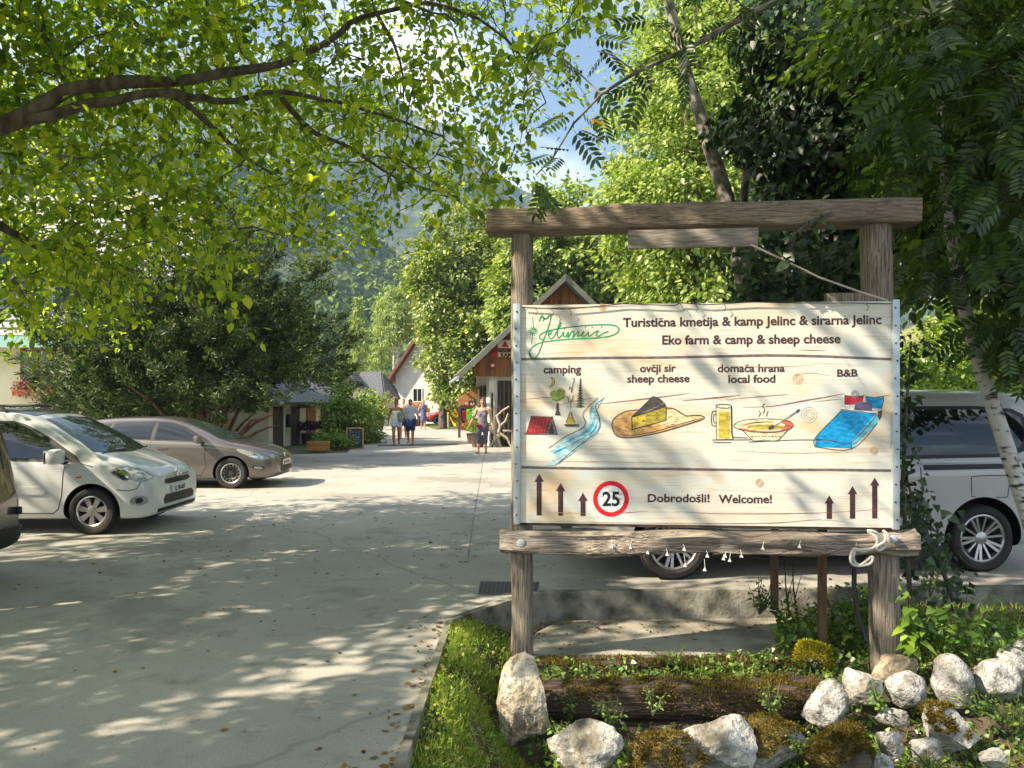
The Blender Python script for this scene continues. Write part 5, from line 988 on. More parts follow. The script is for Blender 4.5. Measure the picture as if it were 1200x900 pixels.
# --- the big tree on the left whose branches hang over the yard -----------------------------------
def lower_edge(px):
    return np.interp(px, [-400, -50, 0, 28, 50, 75, 100, 150, 185, 215, 255, 290, 330, 370, 400, 440, 490, 540, 590, 620, 650, 690, 720], [430, 425, 410, 420, 340, 345, 390, 350, 295, 300, 335, 300, 300, 296, 268, 292, 268, 250, 235, 190, 150, 60, -40])
def in_canopy(p):
    """is this point of the hanging crown above its lower outline?"""
    x, y, z = p
    if y < .8: return True
    px, py = CX + F * x / y, HY - F * (z - CH) / y
    return py < lower_edge(px) - 14
def sprays(n, lo, hi, accept):
    out = []
    while len(out) < n:
        p = rng.uniform(lo, hi)
        if accept(p): out.append(p)
    return out
def hanging_tree():
    base = Vector((-6.7, 4.75, 0)); t = thing('walnut_tree', 'big broadleaf tree whose mossy limb and yellow-green leaves hang over the car park, top left', 'tree', base)
    tr = [base, base + Vector((.05, .1, 1.6)), base + Vector((.2, .3, 3.2)), base + Vector((.45, .6, 4.1))]
    MB().tube(tr, [.34, .27, .25, .2], 12, jit=.06).tube([tr[3], tr[3] + Vector((-.4, -.3, 2)), tr[3] + Vector((-.3, -.8, 5)), tr[3] + Vector((.4, -1.2, 7.5))], [.19, .16, .1, .03], 10, jit=.05).build('trunk', MAT['bark'], t, True, ang=60)
    nodes = []; lm = MB()
    def limb(pts, r0, r1):
        n = len(pts); q = []
        for i in range(n - 1):
            for k in range(3): q.append(Vector(pts[i]).lerp(Vector(pts[i + 1]), k / 3))
        q.append(Vector(pts[-1])); m_ = len(q)
        for i in range(1, m_ - 1): q[i] = (q[i - 1] + q[i] * 2 + q[i + 1]) / 4 + Vector((random.uniform(-1, 1), random.uniform(-1, 1), random.uniform(-1, 1))) * .012
        rr = [r0 + (r1 - r0) * (i / (m_ - 1)) for i in range(m_)]
        lm.tube(q, rr, 9, jit=.1); nodes.extend((p, r) for p, r in zip(q, rr))
    top = tr[3]
    limb([top, P(-40, 165, 6.2), P(30, 138, 6.3), P(75, 105, 6.4), P(140, 97, 6.5), P(210, 95, 6.7), P(280, 82, 6.9), P(335, 73, 7.0), P(385, 48, 7.1), P(425, 18, 7.2), P(500, 3, 7.4)], .078, .018)
    limb([P(5, 150, 6.25), P(60, 133, 6.35), P(130, 118, 6.5), P(195, 107, 6.6), P(240, 116, 6.8), P(275, 121, 7.0), P(330, 105, 7.3), P(400, 120, 7.8), P(450, 135, 8.2), P(520, 160, 8.6)], .05, .012)
    limb([P(195, 105, 6.6), P(240, 140, 6.9), P(290, 188, 7.3), P(318, 204, 7.6)], .035, .01)
    limb([top, P(-60, 235, 6.6), P(0, 262, 7), P(42, 292, 7.3), P(80, 294, 7.5), P(112, 285, 7.8)], .06, .012)
    limb([P(330, 115, 7.2), P(372, 160, 7.6), P(405, 168, 8.1), P(470, 215, 8.6), P(520, 225, 9)], .03, .008)
    limb([P(440, 14, 7.2), P(470, 70, 7.4), P(475, 130, 7.6)], .02, .006)
    limb([P(500, 3, 7.4), P(560, 20, 7.6), P(610, 60, 7.9), P(640, 120, 8.2)], .02, .006)
    for (dx, dy, dz) in ((3.2, -1.2, 3.4), (2.5, 2.5, 3.8), (4.8, 1.2, 3.0), (-1.5, 3.8, 3.4), (-3.0, -.6, 3.5), (.8, -3.4, 3.2), (5.2, 4.2, 2.6), (1.0, 6.0, 3.0), (-3, 6, 3)):
        a = top + Vector((-.1, -.1, .8)); e = top + Vector((dx, dy, dz)); limb([a, a.lerp(e, .3) + Vector((0, 0, .7)), a.lerp(e, .65) + Vector((0, 0, .7)), e], .08, .02)
    def ok_frame(p):
        x, y, z = p
        if z > 11.3 or x > .95 or y > 12.8: return False
        return in_canopy(p)
    A = sprays(1120, (-7.4, 6.1, 2.6), (.95, 11.5, 8.2), lambda p: ok_frame(p) and abs(CX + F * p[0] / p[1] - 250) < 480 and HY - F * (p[2] - CH) / p[1] > -120 and
               rng.random() < np.interp(CX + F * p[0] / p[1], [-100, 250, 400, 560, 700], [1, 1, .62, .5, .5]))
    LIGHT = [((-5.2, 5.0), (-2.2, 8.3), .33), ((-2.4, 3.4), (-.7, 5.6), .28), ((-3.6, 4.3), (-2.6, 5.2), .16), ((-2.6, 8.2), (0, 9.0), .22), ((-6, 8.2), (-3.8, 9.6), .2)]
    def ok_out(p):
        x, y, z = p
        px, py = CX + F * x / max(y, .5), HY - F * (z - CH) / max(y, .5)
        if y > .8 and -60 < px < 1300 and py > (-100 if y > 7 else -420): return False
        c = Vector(((x + 4.2) / 7.1, (y - 4.2) / 7.6, (z - 6.6) / 3.4))
        if c.length > 1: return False
        gx_, gy_ = x + z * KX, y + z * KY                       # gaps shaped into the unseen crown to lay bands of light on the yard
        for (ax_, ay_), (bx_, by_), wd in LIGHT:
            dx_, dy_ = bx_ - ax_, by_ - ay_; ll = math.hypot(dx_, dy_); u_ = ((gx_ - ax_) * dx_ + (gy_ - ay_) * dy_) / ll; v_ = abs((gx_ - ax_) * dy_ - (gy_ - ay_) * dx_) / ll
            if -.3 < u_ < ll + .3 and v_ < wd * 1.35: return rng.random() < .07
        # unseen crown thinned to let sunbeams onto the notice board and bed
        gx_, gy_ = x + (z - 1.7) * KX, y + (z - 1.7) * KY
        if -.7 < gx_ < 3.5 and 3.9 < gy_ < 6.9: return rng.random() < .045
        gx_, gy_ = x + z * KX, y + z * KY
        if -.6 < gx_ < 4.2 and 3.5 < gy_ < 6.7: return rng.random() < (.04 if 5.4 < gy_ and gx_ < 2.6 else .06)
        return True
    B = sprays(4000, (-11.5, -4.5, 3.2), (2.4, 11.8, 10.2), ok_out)
    B += sprays(420, (-4, 1, 4), (2.6, 8, 10), lambda p: ok_out(p) and 2.7 < p[0] + p[2] * KX < 6.4 and 6.75 < p[1] + p[2] * KY < 8.8)  # unseen sprays added to the crown to shade the van
    P_, A_, U_, S_ = [], [], [], []; tw = MB(); npos = [n[0] for n in nodes]; 
    for s in sorted(A + B, key=lambda q: min((Vector(q) - k).length_squared for k in npos[::4])):
        s = Vector(s); far = min(npos, key=lambda k: (k - s).length_squared + (3 * max(0, (k - s).length - .1) ** 2 if k.z < s.z - 1.5 else 0))
        L = (s - far).length; d = (s - far).normalized() if L > .05 else Vector((1, 0, 0))
        pts = bent(far, s, 4, random.uniform(-.05, .12), .16)
        tw.tube(pts, [max(.004, min(.02, .006 + L * .006)) * (1 - .5 * k / 4) for k in range(5)], 4, caps=False)
        npos += [pts[2], pts[3], pts[4]]
        d2 = (d + Vector((random.uniform(-1, 1), random.uniform(-1, 1), random.uniform(-.7, .15))) * .8).normalized(); TL = random.uniform(.35, .75)
        near = 1.0 if s.y > .8 and -60 < CX + F * s.x / s.y < 1300 and HY - F * (s.z - CH) / s.y > -160 else 1.4  # leaves out of view enlarged to deepen the shade on the yard
        n = random.randint(20, 34); tip = s + d2 * TL + Vector((0, 0, -.1)); tw.tube([s, s.lerp(tip, .5) + Vector((0, 0, .04)), tip], [.004, .003, .0015], 3, caps=False)
        for i in range(n):
            u = random.uniform(-.2, 1.0); q = s + d2 * TL * u + Vector((0, 0, .04 - .14 * u * u)) + Vector(rng.normal(size=3)) * .075
            P_.append(q); A_.append(d2 * .5 + Vector(rng.normal(size=3)) * .75 + Vector((0, 0, -.45))); U_.append(Vector((0, 0, 1)) + Vector(rng.normal(size=3)) * .42); S_.append(random.uniform(.062, .122) * near)
    lm.build('limb', MAT['bark'], t, True, ang=60); tw.build('twigs', MAT['bark'], t, True, ang=80)
    P_, A_, U_, S_ = (np.array(q) for q in (P_, A_, U_, S_)); pick = rng.integers(0, 3, len(P_)); Vs, Fs, o = [], [], 0
    for k, T in enumerate((LEAF, CURL, BROAD)):
        m_ = pick == k; V, Fa = leaves(P_[m_], A_[m_], U_[m_], S_[m_], T); Vs.append(V); Fs.append(Fa + o); o += len(V)
    link('crown', np_mesh('crown', np.concatenate(Vs), np.concatenate(Fs), LM['canopy']), t, True)
hanging_tree()
# a neighbour further back to the left of the camera: seen only by its shade
tree('lime_tree', 'broadleaf tree beside the yard on the far left', None, [(-15.0, 6, 0), (-14.9, 6.1, 2.5), (-14.7, 6, 5), (-14.5, 6, 8)], .3, [((-14.6, 5.8, 7.0), (3.8, 4.0, 3.4))], [150], 8000, .75, .16, 'canopy')

# --- yew ------------------------------------------------------------------------------------------
def yew():
    b = G(238, 548); b = Vector((-8.6, 20.6, 0)); t = thing('yew_tree', 'broad dark yew with reddish bare stems behind the taupe estate car', 'tree', b)
    mb = MB(); ends = []
    for k in range(46):
        a = random.uniform(0, 2 * math.pi); el = random.uniform(.18, 1.35); L = random.uniform(2.4, 4.0) * (.72 if math.cos(a) > .2 and el < .6 else 1) if el < .9 else random.uniform(3.5, 5.4)
        e = b + Vector((math.cos(a) * math.cos(el) * L, math.sin(a) * math.cos(el) * L * .8, .55 + math.sin(el) * L))
        mb.tube(bent(b + Vector((math.cos(a) * .25, math.sin(a) * .25, .05)), e, 6, .06, .1), [.09, .075, .06, .05, .038, .025, .012], 6, caps=False); ends.append(e)
    mb.build('trunk', M('yew_bark', l3(.08, .04, .026), l3(.22, .13, .085), 12, .9, .6, 30), t, True, ang=60)
    ell = [((b.x, b.y, 2.7), (4.0, 3.2, 2.3)), ((b.x + .5, b.y, 4.3), (3.0, 2.6, 2.5)), ((b.x - 1.4, b.y - .3, 3.2), (2.6, 2.4, 2.2))]
    cen, out = clumps(ell, [430, 280, 210], .3); c2, o2 = clumps([((b.x, b.y, 2.9), (3.3, 2.6, 1.9)), ((b.x + .4, b.y, 3.9), (2.3, 2.0, 1.8))], [420, 260], .85); c3, o3 = clumps([((b.x - 1.3, b.y - 1.4, 1.75), (2.5, 1.0, .85))], [130], .4); k3 = HY - F * (c3[:, 2] - CH) / c3[:, 1] < 488; cen = np.concatenate([cen, c2, c3[k3]]); o2 = np.concatenate([o2, o3[k3]]); out = np.concatenate([out, o2]); pxs = CX + F * cen[:, 0] / cen[:, 1]; k = HY - F * (cen[:, 2] - CH) / cen[:, 1] < np.interp(pxs, [60, 200, 265, 330, 420], [486, 488, 480, 462, 445]) + 5 * np.sin(cen[:, 0] * 5); cen, out = cen[k], out[k]
    n = 230000; idx = rng.integers(0, len(cen), n); tt = rng.random(n); d = nrm(out + np.array([0, 0, .35]) + rng.normal(size=out.shape) * .3)
    pos = cen[idx] + d[idx] * (tt * .75 - .25)[:, None] + rng.normal(size=(n, 3)) * (.15 * (1.1 - tt))[:, None]
    V, Fa = leaves(pos, nrm(d[idx] + rng.normal(size=(n, 3)) * .6), nrm(out[idx] * .7 + rng.normal(size=(n, 3)) * .6 + np.array([0, 0, .6])), rng.uniform(.07, .17, n), NARROW)
    link('crown', np_mesh('crown', V, Fa, LM['yew']), t, True)
yew()
# --- spruces --------------------------------------------------------------------------------------
def spruce(label, px, top, Y, w, group='spruces beyond the yard'):
    b = P(px, 470, Y); b.z = 0; H = P(px, top, Y).z; t = thing('spruce_tree', label, 'tree', b, 0, group)
    MB().tube([b, b + Vector((0, 0, H * .5)), b + Vector((0, 0, H * .98))], [.2, .12, .02], 8).build('trunk', MAT['bark_pale'], t, True)
    ps, ax, up, sz = [], [], [], []
    for k in range(int(H * 4.2)):
        z = H * (.06 + .93 * k / (H * 4.2)); rr = w * (1 - z / H) ** .8 + .12
        for j in range(9):
            a = random.uniform(0, 6.283); L = rr * random.uniform(.65, 1.15); d = Vector((math.cos(a), math.sin(a), -.28))
            for i in range(max(5, int(L * 9))):
                s = random.random() ** .7; q = b + Vector((0, 0, z)) + d * L * s + Vector((0, 0, .1 * s * s)); ps.append(q + Vector(rng.normal(size=3)) * .09)
                ax.append(d * .7 + Vector(rng.normal(size=3)) * .5 + Vector((0, 0, -.35))); up.append(Vector((0, 0, 1)) + Vector(rng.normal(size=3)) * .5); sz.append(random.uniform(.22, .42))
    V, Fa = leaves(np.array(ps), np.array(ax), np.array(up), np.array(sz), NARROW); link('crown', np_mesh('crown', V, Fa, LM['spruce']), t, True)
spruce('sunlit slender spruce, the left and nearer of two', 420, 343, 66, 1.75)
spruce('darker spruce directly right of the slender sunlit one', 446, 349, 74, 2.1)
spruce('low conifer behind the grey-roofed cottage, beside the yew', 402, 392, 78, 2.0)
# --- maple and its neighbours in the middle -------------------------------------------------------
tree('maple_tree', 'tall full maple with sunlit left side in front of the white house', None, [G(517, 503) + Vector((0, 1, 0)), Vector((-4.3, 46.5, 3)), Vector((-3.9, 46.5, 7)), Vector((-3.6, 46.5, 12))], .24,
     [((-3.1, 46.5, 5.0), (2.6, 2.8, 3.7)), ((-3.3, 46.5, 9.4), (3.1, 3.0, 4.6)), ((-4.7, 46, 9.0), (1.9, 2.2, 3.2))], [200, 210, 70], 30000, .62, .25, 'maple', branches=22, droop=.35)
tree('maple_tree', 'second broad maple, darker, over the barn roof', None, [(-1.7, 47, 0), (-1.6, 47, 3), (-1.2, 47, 6), (-.6, 47, 11)], .22,
     [((-1.0, 46.5, 6.0), (3.3, 3, 4.6)), ((-.3, 47, 9.6), (3.2, 3, 4.4))], [170, 150], 20000, .62, .25, 'maple', branches=18, droop=.35)
tree('weeping_birch', 'pale yellow-green drooping tree left of the tall maple', None, [P(457, 485, 62), Vector((-9.9, 62, 4)), Vector((-9.8, 62, 9))], .14,
     [((-10.1, 62, 8.6), (1.3, 1.5, 2.3)), ((-9.6, 62, 9.6), (1.2, 1.4, 2.0)), ((-9.0, 62, 8.6), (1.3, 1.4, 1.9))], [70, 50, 40], 9000, .5, .26, 'lime', NARROW, 'birch', 12, 1.4)
# --- light green wood right of centre -------------------------------------------------------------
wood = [  # px of trunk, Y, top py, half width m, crown bottom z
    ('light green tree filling the gap above the middle of the board', 802, 19, 40, 2.4, 1.9, 'lime'), ('light green tree behind the barn gable', 655, 41, 225, 4.0, 3.5, 'lime'),
    ('tall light green tree behind the two leaning trunks', 850, 20, -260, 3.1, 1.6, 'lime'), ('tall sunlit tree above the board, left of the leaning trunk', 800, 26, -90, 2.7, 4.0, 'lime'),
    ('green tree behind the ivy column', 985, 24, -300, 4.0, 2.0, 'lime'), ('dark green tree at the top of the bank', 1120, 26, -200, 4.0, 7.5, 'dark'),
    ('green tree far behind the barn roof ridge', 640, 42, 262, 4.0, 4.0, 'maple'), ('green tree far behind the board', 760, 44, 190, 5.0, 3.0, 'maple')]
for lab, px, Y, top, hw, zb, lm in wood:
    b = P(px, 470, Y); b.z = max(-.1, bank_z(b.x, Y) - .2) if b.x > 4 else -.05; zt = P(px, top, Y).z; zc = (zb + zt) / 2; hz = (zt - zb) / 2
    ells = [((b.x + random.uniform(-.5, .5), Y, zb + hz * .7), (hw, hw * .8, hz * .75)), ((b.x + random.uniform(-.4, .8), Y, zb + hz * 1.35), (hw * .8, hw * .75, hz * .68))]
    tree('beech_tree' if lm == 'lime' else 'forest_tree', lab, 'trees behind the notice board', [b, b + Vector((.1, 0, zc * .5)), Vector((b.x + .2, Y, zc)), Vector((b.x, Y, zt - 1))], .16 + .012 * zt, ells, [int(46 + hz * 10), int(40 + hz * 9)],
         int(9000 + hz * 2600), .62, .155 if Y < 30 else .3, lm, branches=26, droop=.6, brad=.2, filt=(lambda c: CX + F * (c[0] - .35) / c[1] > np.interp(HY - F * (c[2] - CH) / c[1], [0, 180, 260, 330, 400], [668, 690, 655, 705, 712])) if Y < 28 else None)
# --- two leaning trunks above the beam ------------------------------------------------------------
tree('ash_tree', 'mottled leaning trunk rising above the beam with thin canopy', 'leaning trunks behind the beam', [P(884, 560, 11), P(872, 330, 11), P(851, 232, 11), P(828, 160, 11), P(806, 90, 11), P(790, 30, 11), P(775, -40, 11), P(740, -230, 11)], .15,
     [(tuple(P(730, -130, 11)), (2.2, 2, 1.7))], [40], 1700, .5, .13, 'lime', bark='bark_pale', branches=10, tn=10)
tree('ash_tree', 'slimmer upright pale trunk directly right of the mottled leaning one', 'leaning trunks behind the beam', [P(886, 560, 11.2), P(878, 330, 11.2), P(872, 232, 11.2), P(878, 150, 11.2), P(880, 80, 11.2), P(883, 0, 11.2), P(830, -240, 11.6)], .085,
     [(tuple(P(800, -190, 11.8)), (1.4, 1.5, 1.0))], [36], 1400, .45, .13, 'lime', bark='bark_pale', branches=8, tn=10)
# --- ivy-covered tree -----------------------------------------------------------------------------
def ivy_tree():
    b = Vector((4.1, 10.0, -.05)); t = thing('ivy_covered_tree', 'dark trunk wrapped in hanging ivy behind the right half of the beam', 'tree', b)
    tr = [b, b + Vector((0, 0, 2)), b + Vector((.1, 0, 4.5)), b + Vector((.25, 0, 8))]
    mb = MB().tube(tr, [.32, .26, .2, .1], 12, jit=.05)
    for k in range(24):
        a = random.uniform(0, 6.28); z = random.uniform(1.5, 7.5); c = b + Vector((0, 0, z)); mb.tube(bent(c, c + Vector((math.cos(a) * 1.1, math.sin(a) * .9, random.uniform(-.3, .5))), 4, 0, .2), [.03, .025, .02, .012, .006], 5, caps=False)
    mb.build('trunk', MAT['bark'], t, True, ang=60)
    n = 24000; z = rng.uniform(.2, 7.7, n); rr = np.interp(z, [0, 1.5, 3, 4, 5.5, 6.8, 7.7], [.4, .5, .62, .8, 1.1, 1.25, .9]); a = rng.uniform(0, 2 * np.pi, n)
    lump = 1 + .28 * np.sin(a * 3 + z * 2.2) + .22 * np.sin(z * 5 + a * 2); r = rr * lump * np.sqrt(rng.uniform(.35, 1.1, n))
    pos = np.stack([b.x + .05 * z * .5 + r * np.cos(a), b.y + r * np.sin(a) * .9, z], 1); o = np.stack([np.cos(a), np.sin(a), 0 * a], 1)
    V, Fa = leaves(pos, nrm(o * .45 + rng.normal(size=(n, 3)) * .45 + np.array([0, 0, -1])), nrm(o + rng.normal(size=(n, 3)) * .5 + np.array([0, 0, .35])), rng.uniform(.07, .15, n), IVY)
    link('ivy', np_mesh('ivy', V, Fa, LM['ivy']), t, True)
    z = thing
ivy_tree()
# --- birch, hazel and rowan on the right ----------------------------------------------------------
def side_tree(name, label, trunk, rad, bark, ells, per, n, size, lm, tmpl, filt, group=None, cr=.38, branches=26):
    return tree(name, label, group, trunk, rad, ells, per, n, cr, size, lm, tmpl, bark, branches, .75, filt=filt, brad=.22, tn=10, dens_in=.4)
def keep_right(lo):                                 # these crowns end above the van and left at the ivy
    def f(c):
        x, y, z = c
        if y < .5: return True
        px, py = CX + F * x / y, HY - F * (z - CH) / y
        return py < np.interp(px, [1000, 1045, 1060, 1100, 1130, 1150, 1165, 1200, 1300], [120, 200, 380, 330, 290, 330, 420, 480, 520]) + lo
    return f
side_tree('birch_tree', 'slender white-barked birch leaning across the parked white van', [P(1262, 745, 6.1), P(1212, 620, 6.1), P(1185, 540, 6.1), P(1152, 440, 6.1), P(1126, 345, 6.1), P(1112, 260, 6.1), P(1104, 170, 6.1), P(1098, 20, 6.1), P(1095, -180, 6.1)], .075, 'birch',
          [(tuple(P(1110, -60, 6.3)), (1.1, 1, 1.3))], [46], 2300, .09, 'dark', LEAF, keep_right(0))
side_tree('hazel_tree', 'dense dark green hazel hanging over the van, upper right', [(6.0, 7.0, -.05), (5.9, 7.0, 1.2), (5.6, 6.9, 2.6), (5.3, 6.8, 4.2), (5.0, 6.8, 6)], .09, 'bark_pale',
          [((4.6, 7.0, 4.6), (1.7, 1.3, 1.9)), ((4.9, 6.8, 3.2), (1.3, 1, 1.2)), ((5.6, 9.5, 5), (2.2, 1.4, 2.6)), ((4.35, 7.6, 3.3), (.7, .5, .8))], [150, 80, 150, 40], 17500, .125, 'dark', LEAF, keep_right(-10))
rw = side_tree('rowan_tree', 'rowan with feathery leaves along the right edge of the board', [(4.9, 5.5, -.15), (4.7, 5.5, 1.2), (4.35, 5.5, 2.6), (4.0, 5.5, 3.9), (3.6, 5.4, 5.2)], .05, 'bark_pale',
          [((3.75, 5.6, 3.7), (.95, .6, 1.6)), ((4.3, 5.4, 2.5), (.6, .5, .5))], [60, 16], 820, .3, 'rowan', PINN, keep_right(0), cr=.35)
# a rowan bough reaches over the top of the picture
def bough():
    b = P(1270, 300, 4.6); t = thing('rowan_bough_tree', 'rowan whose dark feathery bough with an orange leaf reaches in front of the sky', 'tree', (5.6, 4.4, -.2))
    mb = MB().tube([(5.6, 4.4, -.2), (5.5, 4.4, 1.5), (5.1, 4.5, 3.2), (4.2, 4.6, 4.6)], [.08, .07, .06, .045], 10, jit=.05)
    mb.build('trunk', MAT['bark_pale'], t, True)
    path = [Vector((4.2, 4.6, 4.6)), P(1010, -40, 4.6), P(880, 15, 4.5), P(800, 60, 4.4), P(745, 85, 4.3), P(705, 110, 4.25), P(672, 145, 4.2), P(648, 185, 4.2), P(628, 205, 4.2)]
    bb = MB().tube(path, [.04, .03, .02, .014, .011, .009, .006, .004, .003], 7)
    ps, ax, up, sz = [], [], [], []
    spots = [(P(640, 205, 4.2), 5), (P(655, 175, 4.2), 3), (P(672, 150, 4.2), 3), (P(700, 118, 4.25), 4), (P(745, 85, 4.3), 5), (P(800, 60, 4.4), 6), (P(860, 20, 4.5), 7), (P(700, 60, 4.4), 4), (P(770, 30, 4.4), 5), (P(830, -20, 4.5), 6), (P(930, 0, 4.5), 6), (P(640, 60, 4.5), 3)]
    for c, n in spots:
        j = min(path, key=lambda k: (k - c).length); bb.tube([j, j.lerp(c, .6) + Vector((0, 0, .03)), c], [.005, .004, .003], 4, caps=False)
        for i in range(n):
            ps.append(c + Vector(rng.normal(size=3)) * .05); ax.append(Vector((random.uniform(-1, .7), random.uniform(-.6, .4), random.uniform(-.75, .0)))); up.append(Vector((0, -.5, 1)) + Vector(rng.normal(size=3)) * .5); sz.append(random.uniform(.17, .25))
    bb.build('limb', MAT['bark_pale'], t, True)
    V, Fa = leaves(np.array(ps), np.array(ax), np.array(up), np.array(sz), PINN); link('crown', np_mesh('crown', V, Fa, LM['rowan']), t, True)
    V, Fa = leaves(np.array([P(690, 138, 4.2)]), np.array([[.8, -.2, -.4]]), np.array([[0, -.7, 1.]]), np.array([.1]), PINN); link('orange_leaf', np_mesh('orange_leaf', V, Fa, M('orange_leaf', l3(.5, .2, .03), rough=.6)), t, True)
bough()
# shade tree behind the camera on the left
# --- bushes ---------------------------------------------------------------------------------------
def bush(name, label, c, r, n, size, lm, per=60, group=None, cr=.3, tmpl=LEAF, stems=8, cat='bush', droop=.3):
    c = Vector(c); t = thing(name, label, cat, (c.x, c.y, max(-.3, c.z - r[2])), 0, group); mb = MB(); b = Vector((c.x, c.y, c.z - r[2]))
    cen, out = clumps([(tuple(c), r)], [per], .4)
    for i in range(stems): mb.tube(bent(b, Vector(cen[random.randrange(len(cen))]), 4, .05, .12), [.02, .016, .012, .009, .005], 5, caps=False)
    mb.build('stem', MAT['bark'], t, True); V, Fa = crown_leaves(cen, out, n, cr, size, tmpl, droop); link('foliage', np_mesh('foliage', V, Fa, LM[lm]), t, True); return t
bush('garden_bush', 'tall sunlit bush beside the blackboard at the left edge of the road', P(403, 484, 29) , (.95, .9, 1.15), 5200, .12, 'bush', 90)
bush('garden_bush', 'small pale bush behind the taller one, near the white house', P(436, 476, 33), (.75, .8, .75), 2600, .13, 'lime', 50)
bush('garden_bush', 'low flower bed shrub between blackboard and road edge', P(433, 505, 30), (.45, .9, .5), 1500, .12, 'bush', 30)
bush('garden_bush', 'low leafy shrub in front of the cream outbuilding', P(392, 516, 26.5), (.7, .5, .33), 1600, .1, 'bush', 30)
for i, (x, y, rx, rz_, lab) in enumerate([(9.0, 14.5, 1.6, 1.0, 'sunlit scrub bush on the bank above the van'), (7.0, 12.5, 1.4, .8, 'low scrub bush on the bank directly behind the van roof'), (11.5, 17, 1.8, 1.3, 'taller scrub bush farther up the bank')]):
    bush('scrub_bush', lab, (x, y, bank_z(x, y) + rz_ * .6), (rx, rx, rz_), 5200, .11, 'bush', 120, 'scrub on the bank')
# climbing plants beside and behind the board
def creeper(name, label, pts, rad, n, size, lm, tmpl=IVY):
    t = thing(name, label, 'climber', pts[0]); MB().tube(pts, [.02 * (1 - .6 * i / (len(pts) - 1)) for i in range(len(pts))], 6).build('stem', MAT['bark'], t, True)
    q = np.array([tuple(p) for p in pts]); s = rng.uniform(0, len(pts) - 1.001, n); i = s.astype(int); f = (s - i)[:, None]
    pos = q[i] * (1 - f) + q[i + 1] * f + rng.normal(size=(n, 3)) * rad
    V, Fa = leaves(pos, nrm(rng.normal(size=(n, 3)) * .6 + np.array([0, -.3, -.8])), nrm(rng.normal(size=(n, 3)) * .45 + np.array([-.2, -.8, .6])), rng.uniform(.6, 1.3, n) * size, tmpl)
    link('foliage', np_mesh('foliage', V, Fa, LM[lm]), t, True); return t
creeper('ivy_climber', 'ivy vine climbing along the right edge of the board', [P(1072, 760, 5.7), P(1062, 640, 5.6), P(1058, 560, 5.6), P(1062, 480, 5.6), P(1068, 400, 5.6)], (.05, .06, .05), 230, .06, 'ivy')
creeper('ivy_climber', 'ivy stem arching to the van behind the right post', [P(1118, 705, 6.1), P(1098, 650, 6.0), P(1076, 605, 5.9), P(1062, 560, 5.8)], (.09, .08, .09), 260, .065, 'ivy')
creeper('ivy_climber', 'few ivy leaves hanging from the beam over its right half', [P(975, 250, 5.2), P(950, 262, 5.18), P(930, 275, 5.16), P(925, 300, 5.2), P(920, 325, 5.3)], (.05, .02, .03), 34, .065, 'ivy')
creeper('ivy_climber', 'ivy curtain hanging between the beam and the board', [P(880, 285, 7.5), P(890, 320, 7.5), P(900, 350, 7.5), P(930, 330, 7.5), P(960, 300, 7.6), P(985, 350, 7.6)], (.16, .2, .16), 700, .085, 'ivy')
# far forest: nobody could count these crowns
def far_forest():
    X_ = []; n = 17000
    px = rng.uniform(-450, 880, n); sky_ = np.interp(px, [p[0] for p in FOREST_PTS], [p[1] for p in FOREST_PTS]); t = rng.random(n) ** 1.15
    Y = 260 - 150 * t; zt = CH + (HY - sky_) / F * 260; z = -5 + (zt + 5) * (1 - t) ** 1.15; x = (px - CX) / F * 260
    f = np.array([noise.noise(Vector((a / 14, b / 14, 7))) for a, b in zip(x, z)]); keep = f > -.28
    c = np.stack([x, Y - 4, z], 1)[keep]; c += rng.normal(size=c.shape) * np.array([2, 2, 1.2])
    m = 5; k = len(c); base = np.repeat(c, m, 0) + rng.normal(size=(k * m, 3)) * np.array([1.4, 1.4, 1.6])
    V, Fa = leaves(base, nrm(rng.normal(size=(k * m, 3)) + np.array([0, -.2, -.4])), nrm(rng.normal(size=(k * m, 3)) * .6 + np.array([-.3, -.6, .6])), rng.uniform(1.2, 2.8, k * m), LEAF)
    tag(link('forest', np_mesh('forest', V, Fa, LM['forest'])), 'hazy wooded slope of the valley behind the village', 'forest', kind='stuff')
far_forest()
# ------------------------------------------------------------------ people
SKIN = {k: M('skin_' + k, C(*c), rough=.55, spec=.3) for k, c in dict(tan=(178, 128, 98), fair=(206, 156, 126), brown=(160, 108, 80), pink=(214, 160, 132)).items()}
def cap(mb, p0, p1, r0, r1, ex=1.0, ey=1.0, n=14):
    p0, p1 = Vector(p0), Vector(p1); t = (p1 - p0); L = t.length; t = t.normalized() if L > 1e-6 else Vector((0, 0, 1)); ref = Vector((1, 0, 0)) if abs(t.x) < .9 else Vector((0, 0, 1)); ref = (ref - t * ref.dot(t)).normalized(); q = t.cross(ref)
    rings = [(p0 - t * r0 * math.sin(a), r0 * math.cos(a)) for a in (1.35, .95, .5)] + [(p0.lerp(p1, k / 4), r0 + (r1 - r0) * k / 4) for k in range(5)] + [(p1 + t * r1 * math.sin(a), r1 * math.cos(a)) for a in (.5, .95, 1.35)]
    vs = [c + (ref * math.cos(2 * math.pi * k / n) * ex + q * math.sin(2 * math.pi * k / n) * ey) * r for c, r in rings for k in range(n)]; m_ = len(rings)
    fs = [(i * n + k, i * n + (k + 1) % n, (i + 1) * n + (k + 1) % n, (i + 1) * n + k) for i in range(m_ - 1) for k in range(n)] + [tuple(range(n - 1, -1, -1)), tuple((m_ - 1) * n + k for k in range(n))]
    mb.add(vs, fs)
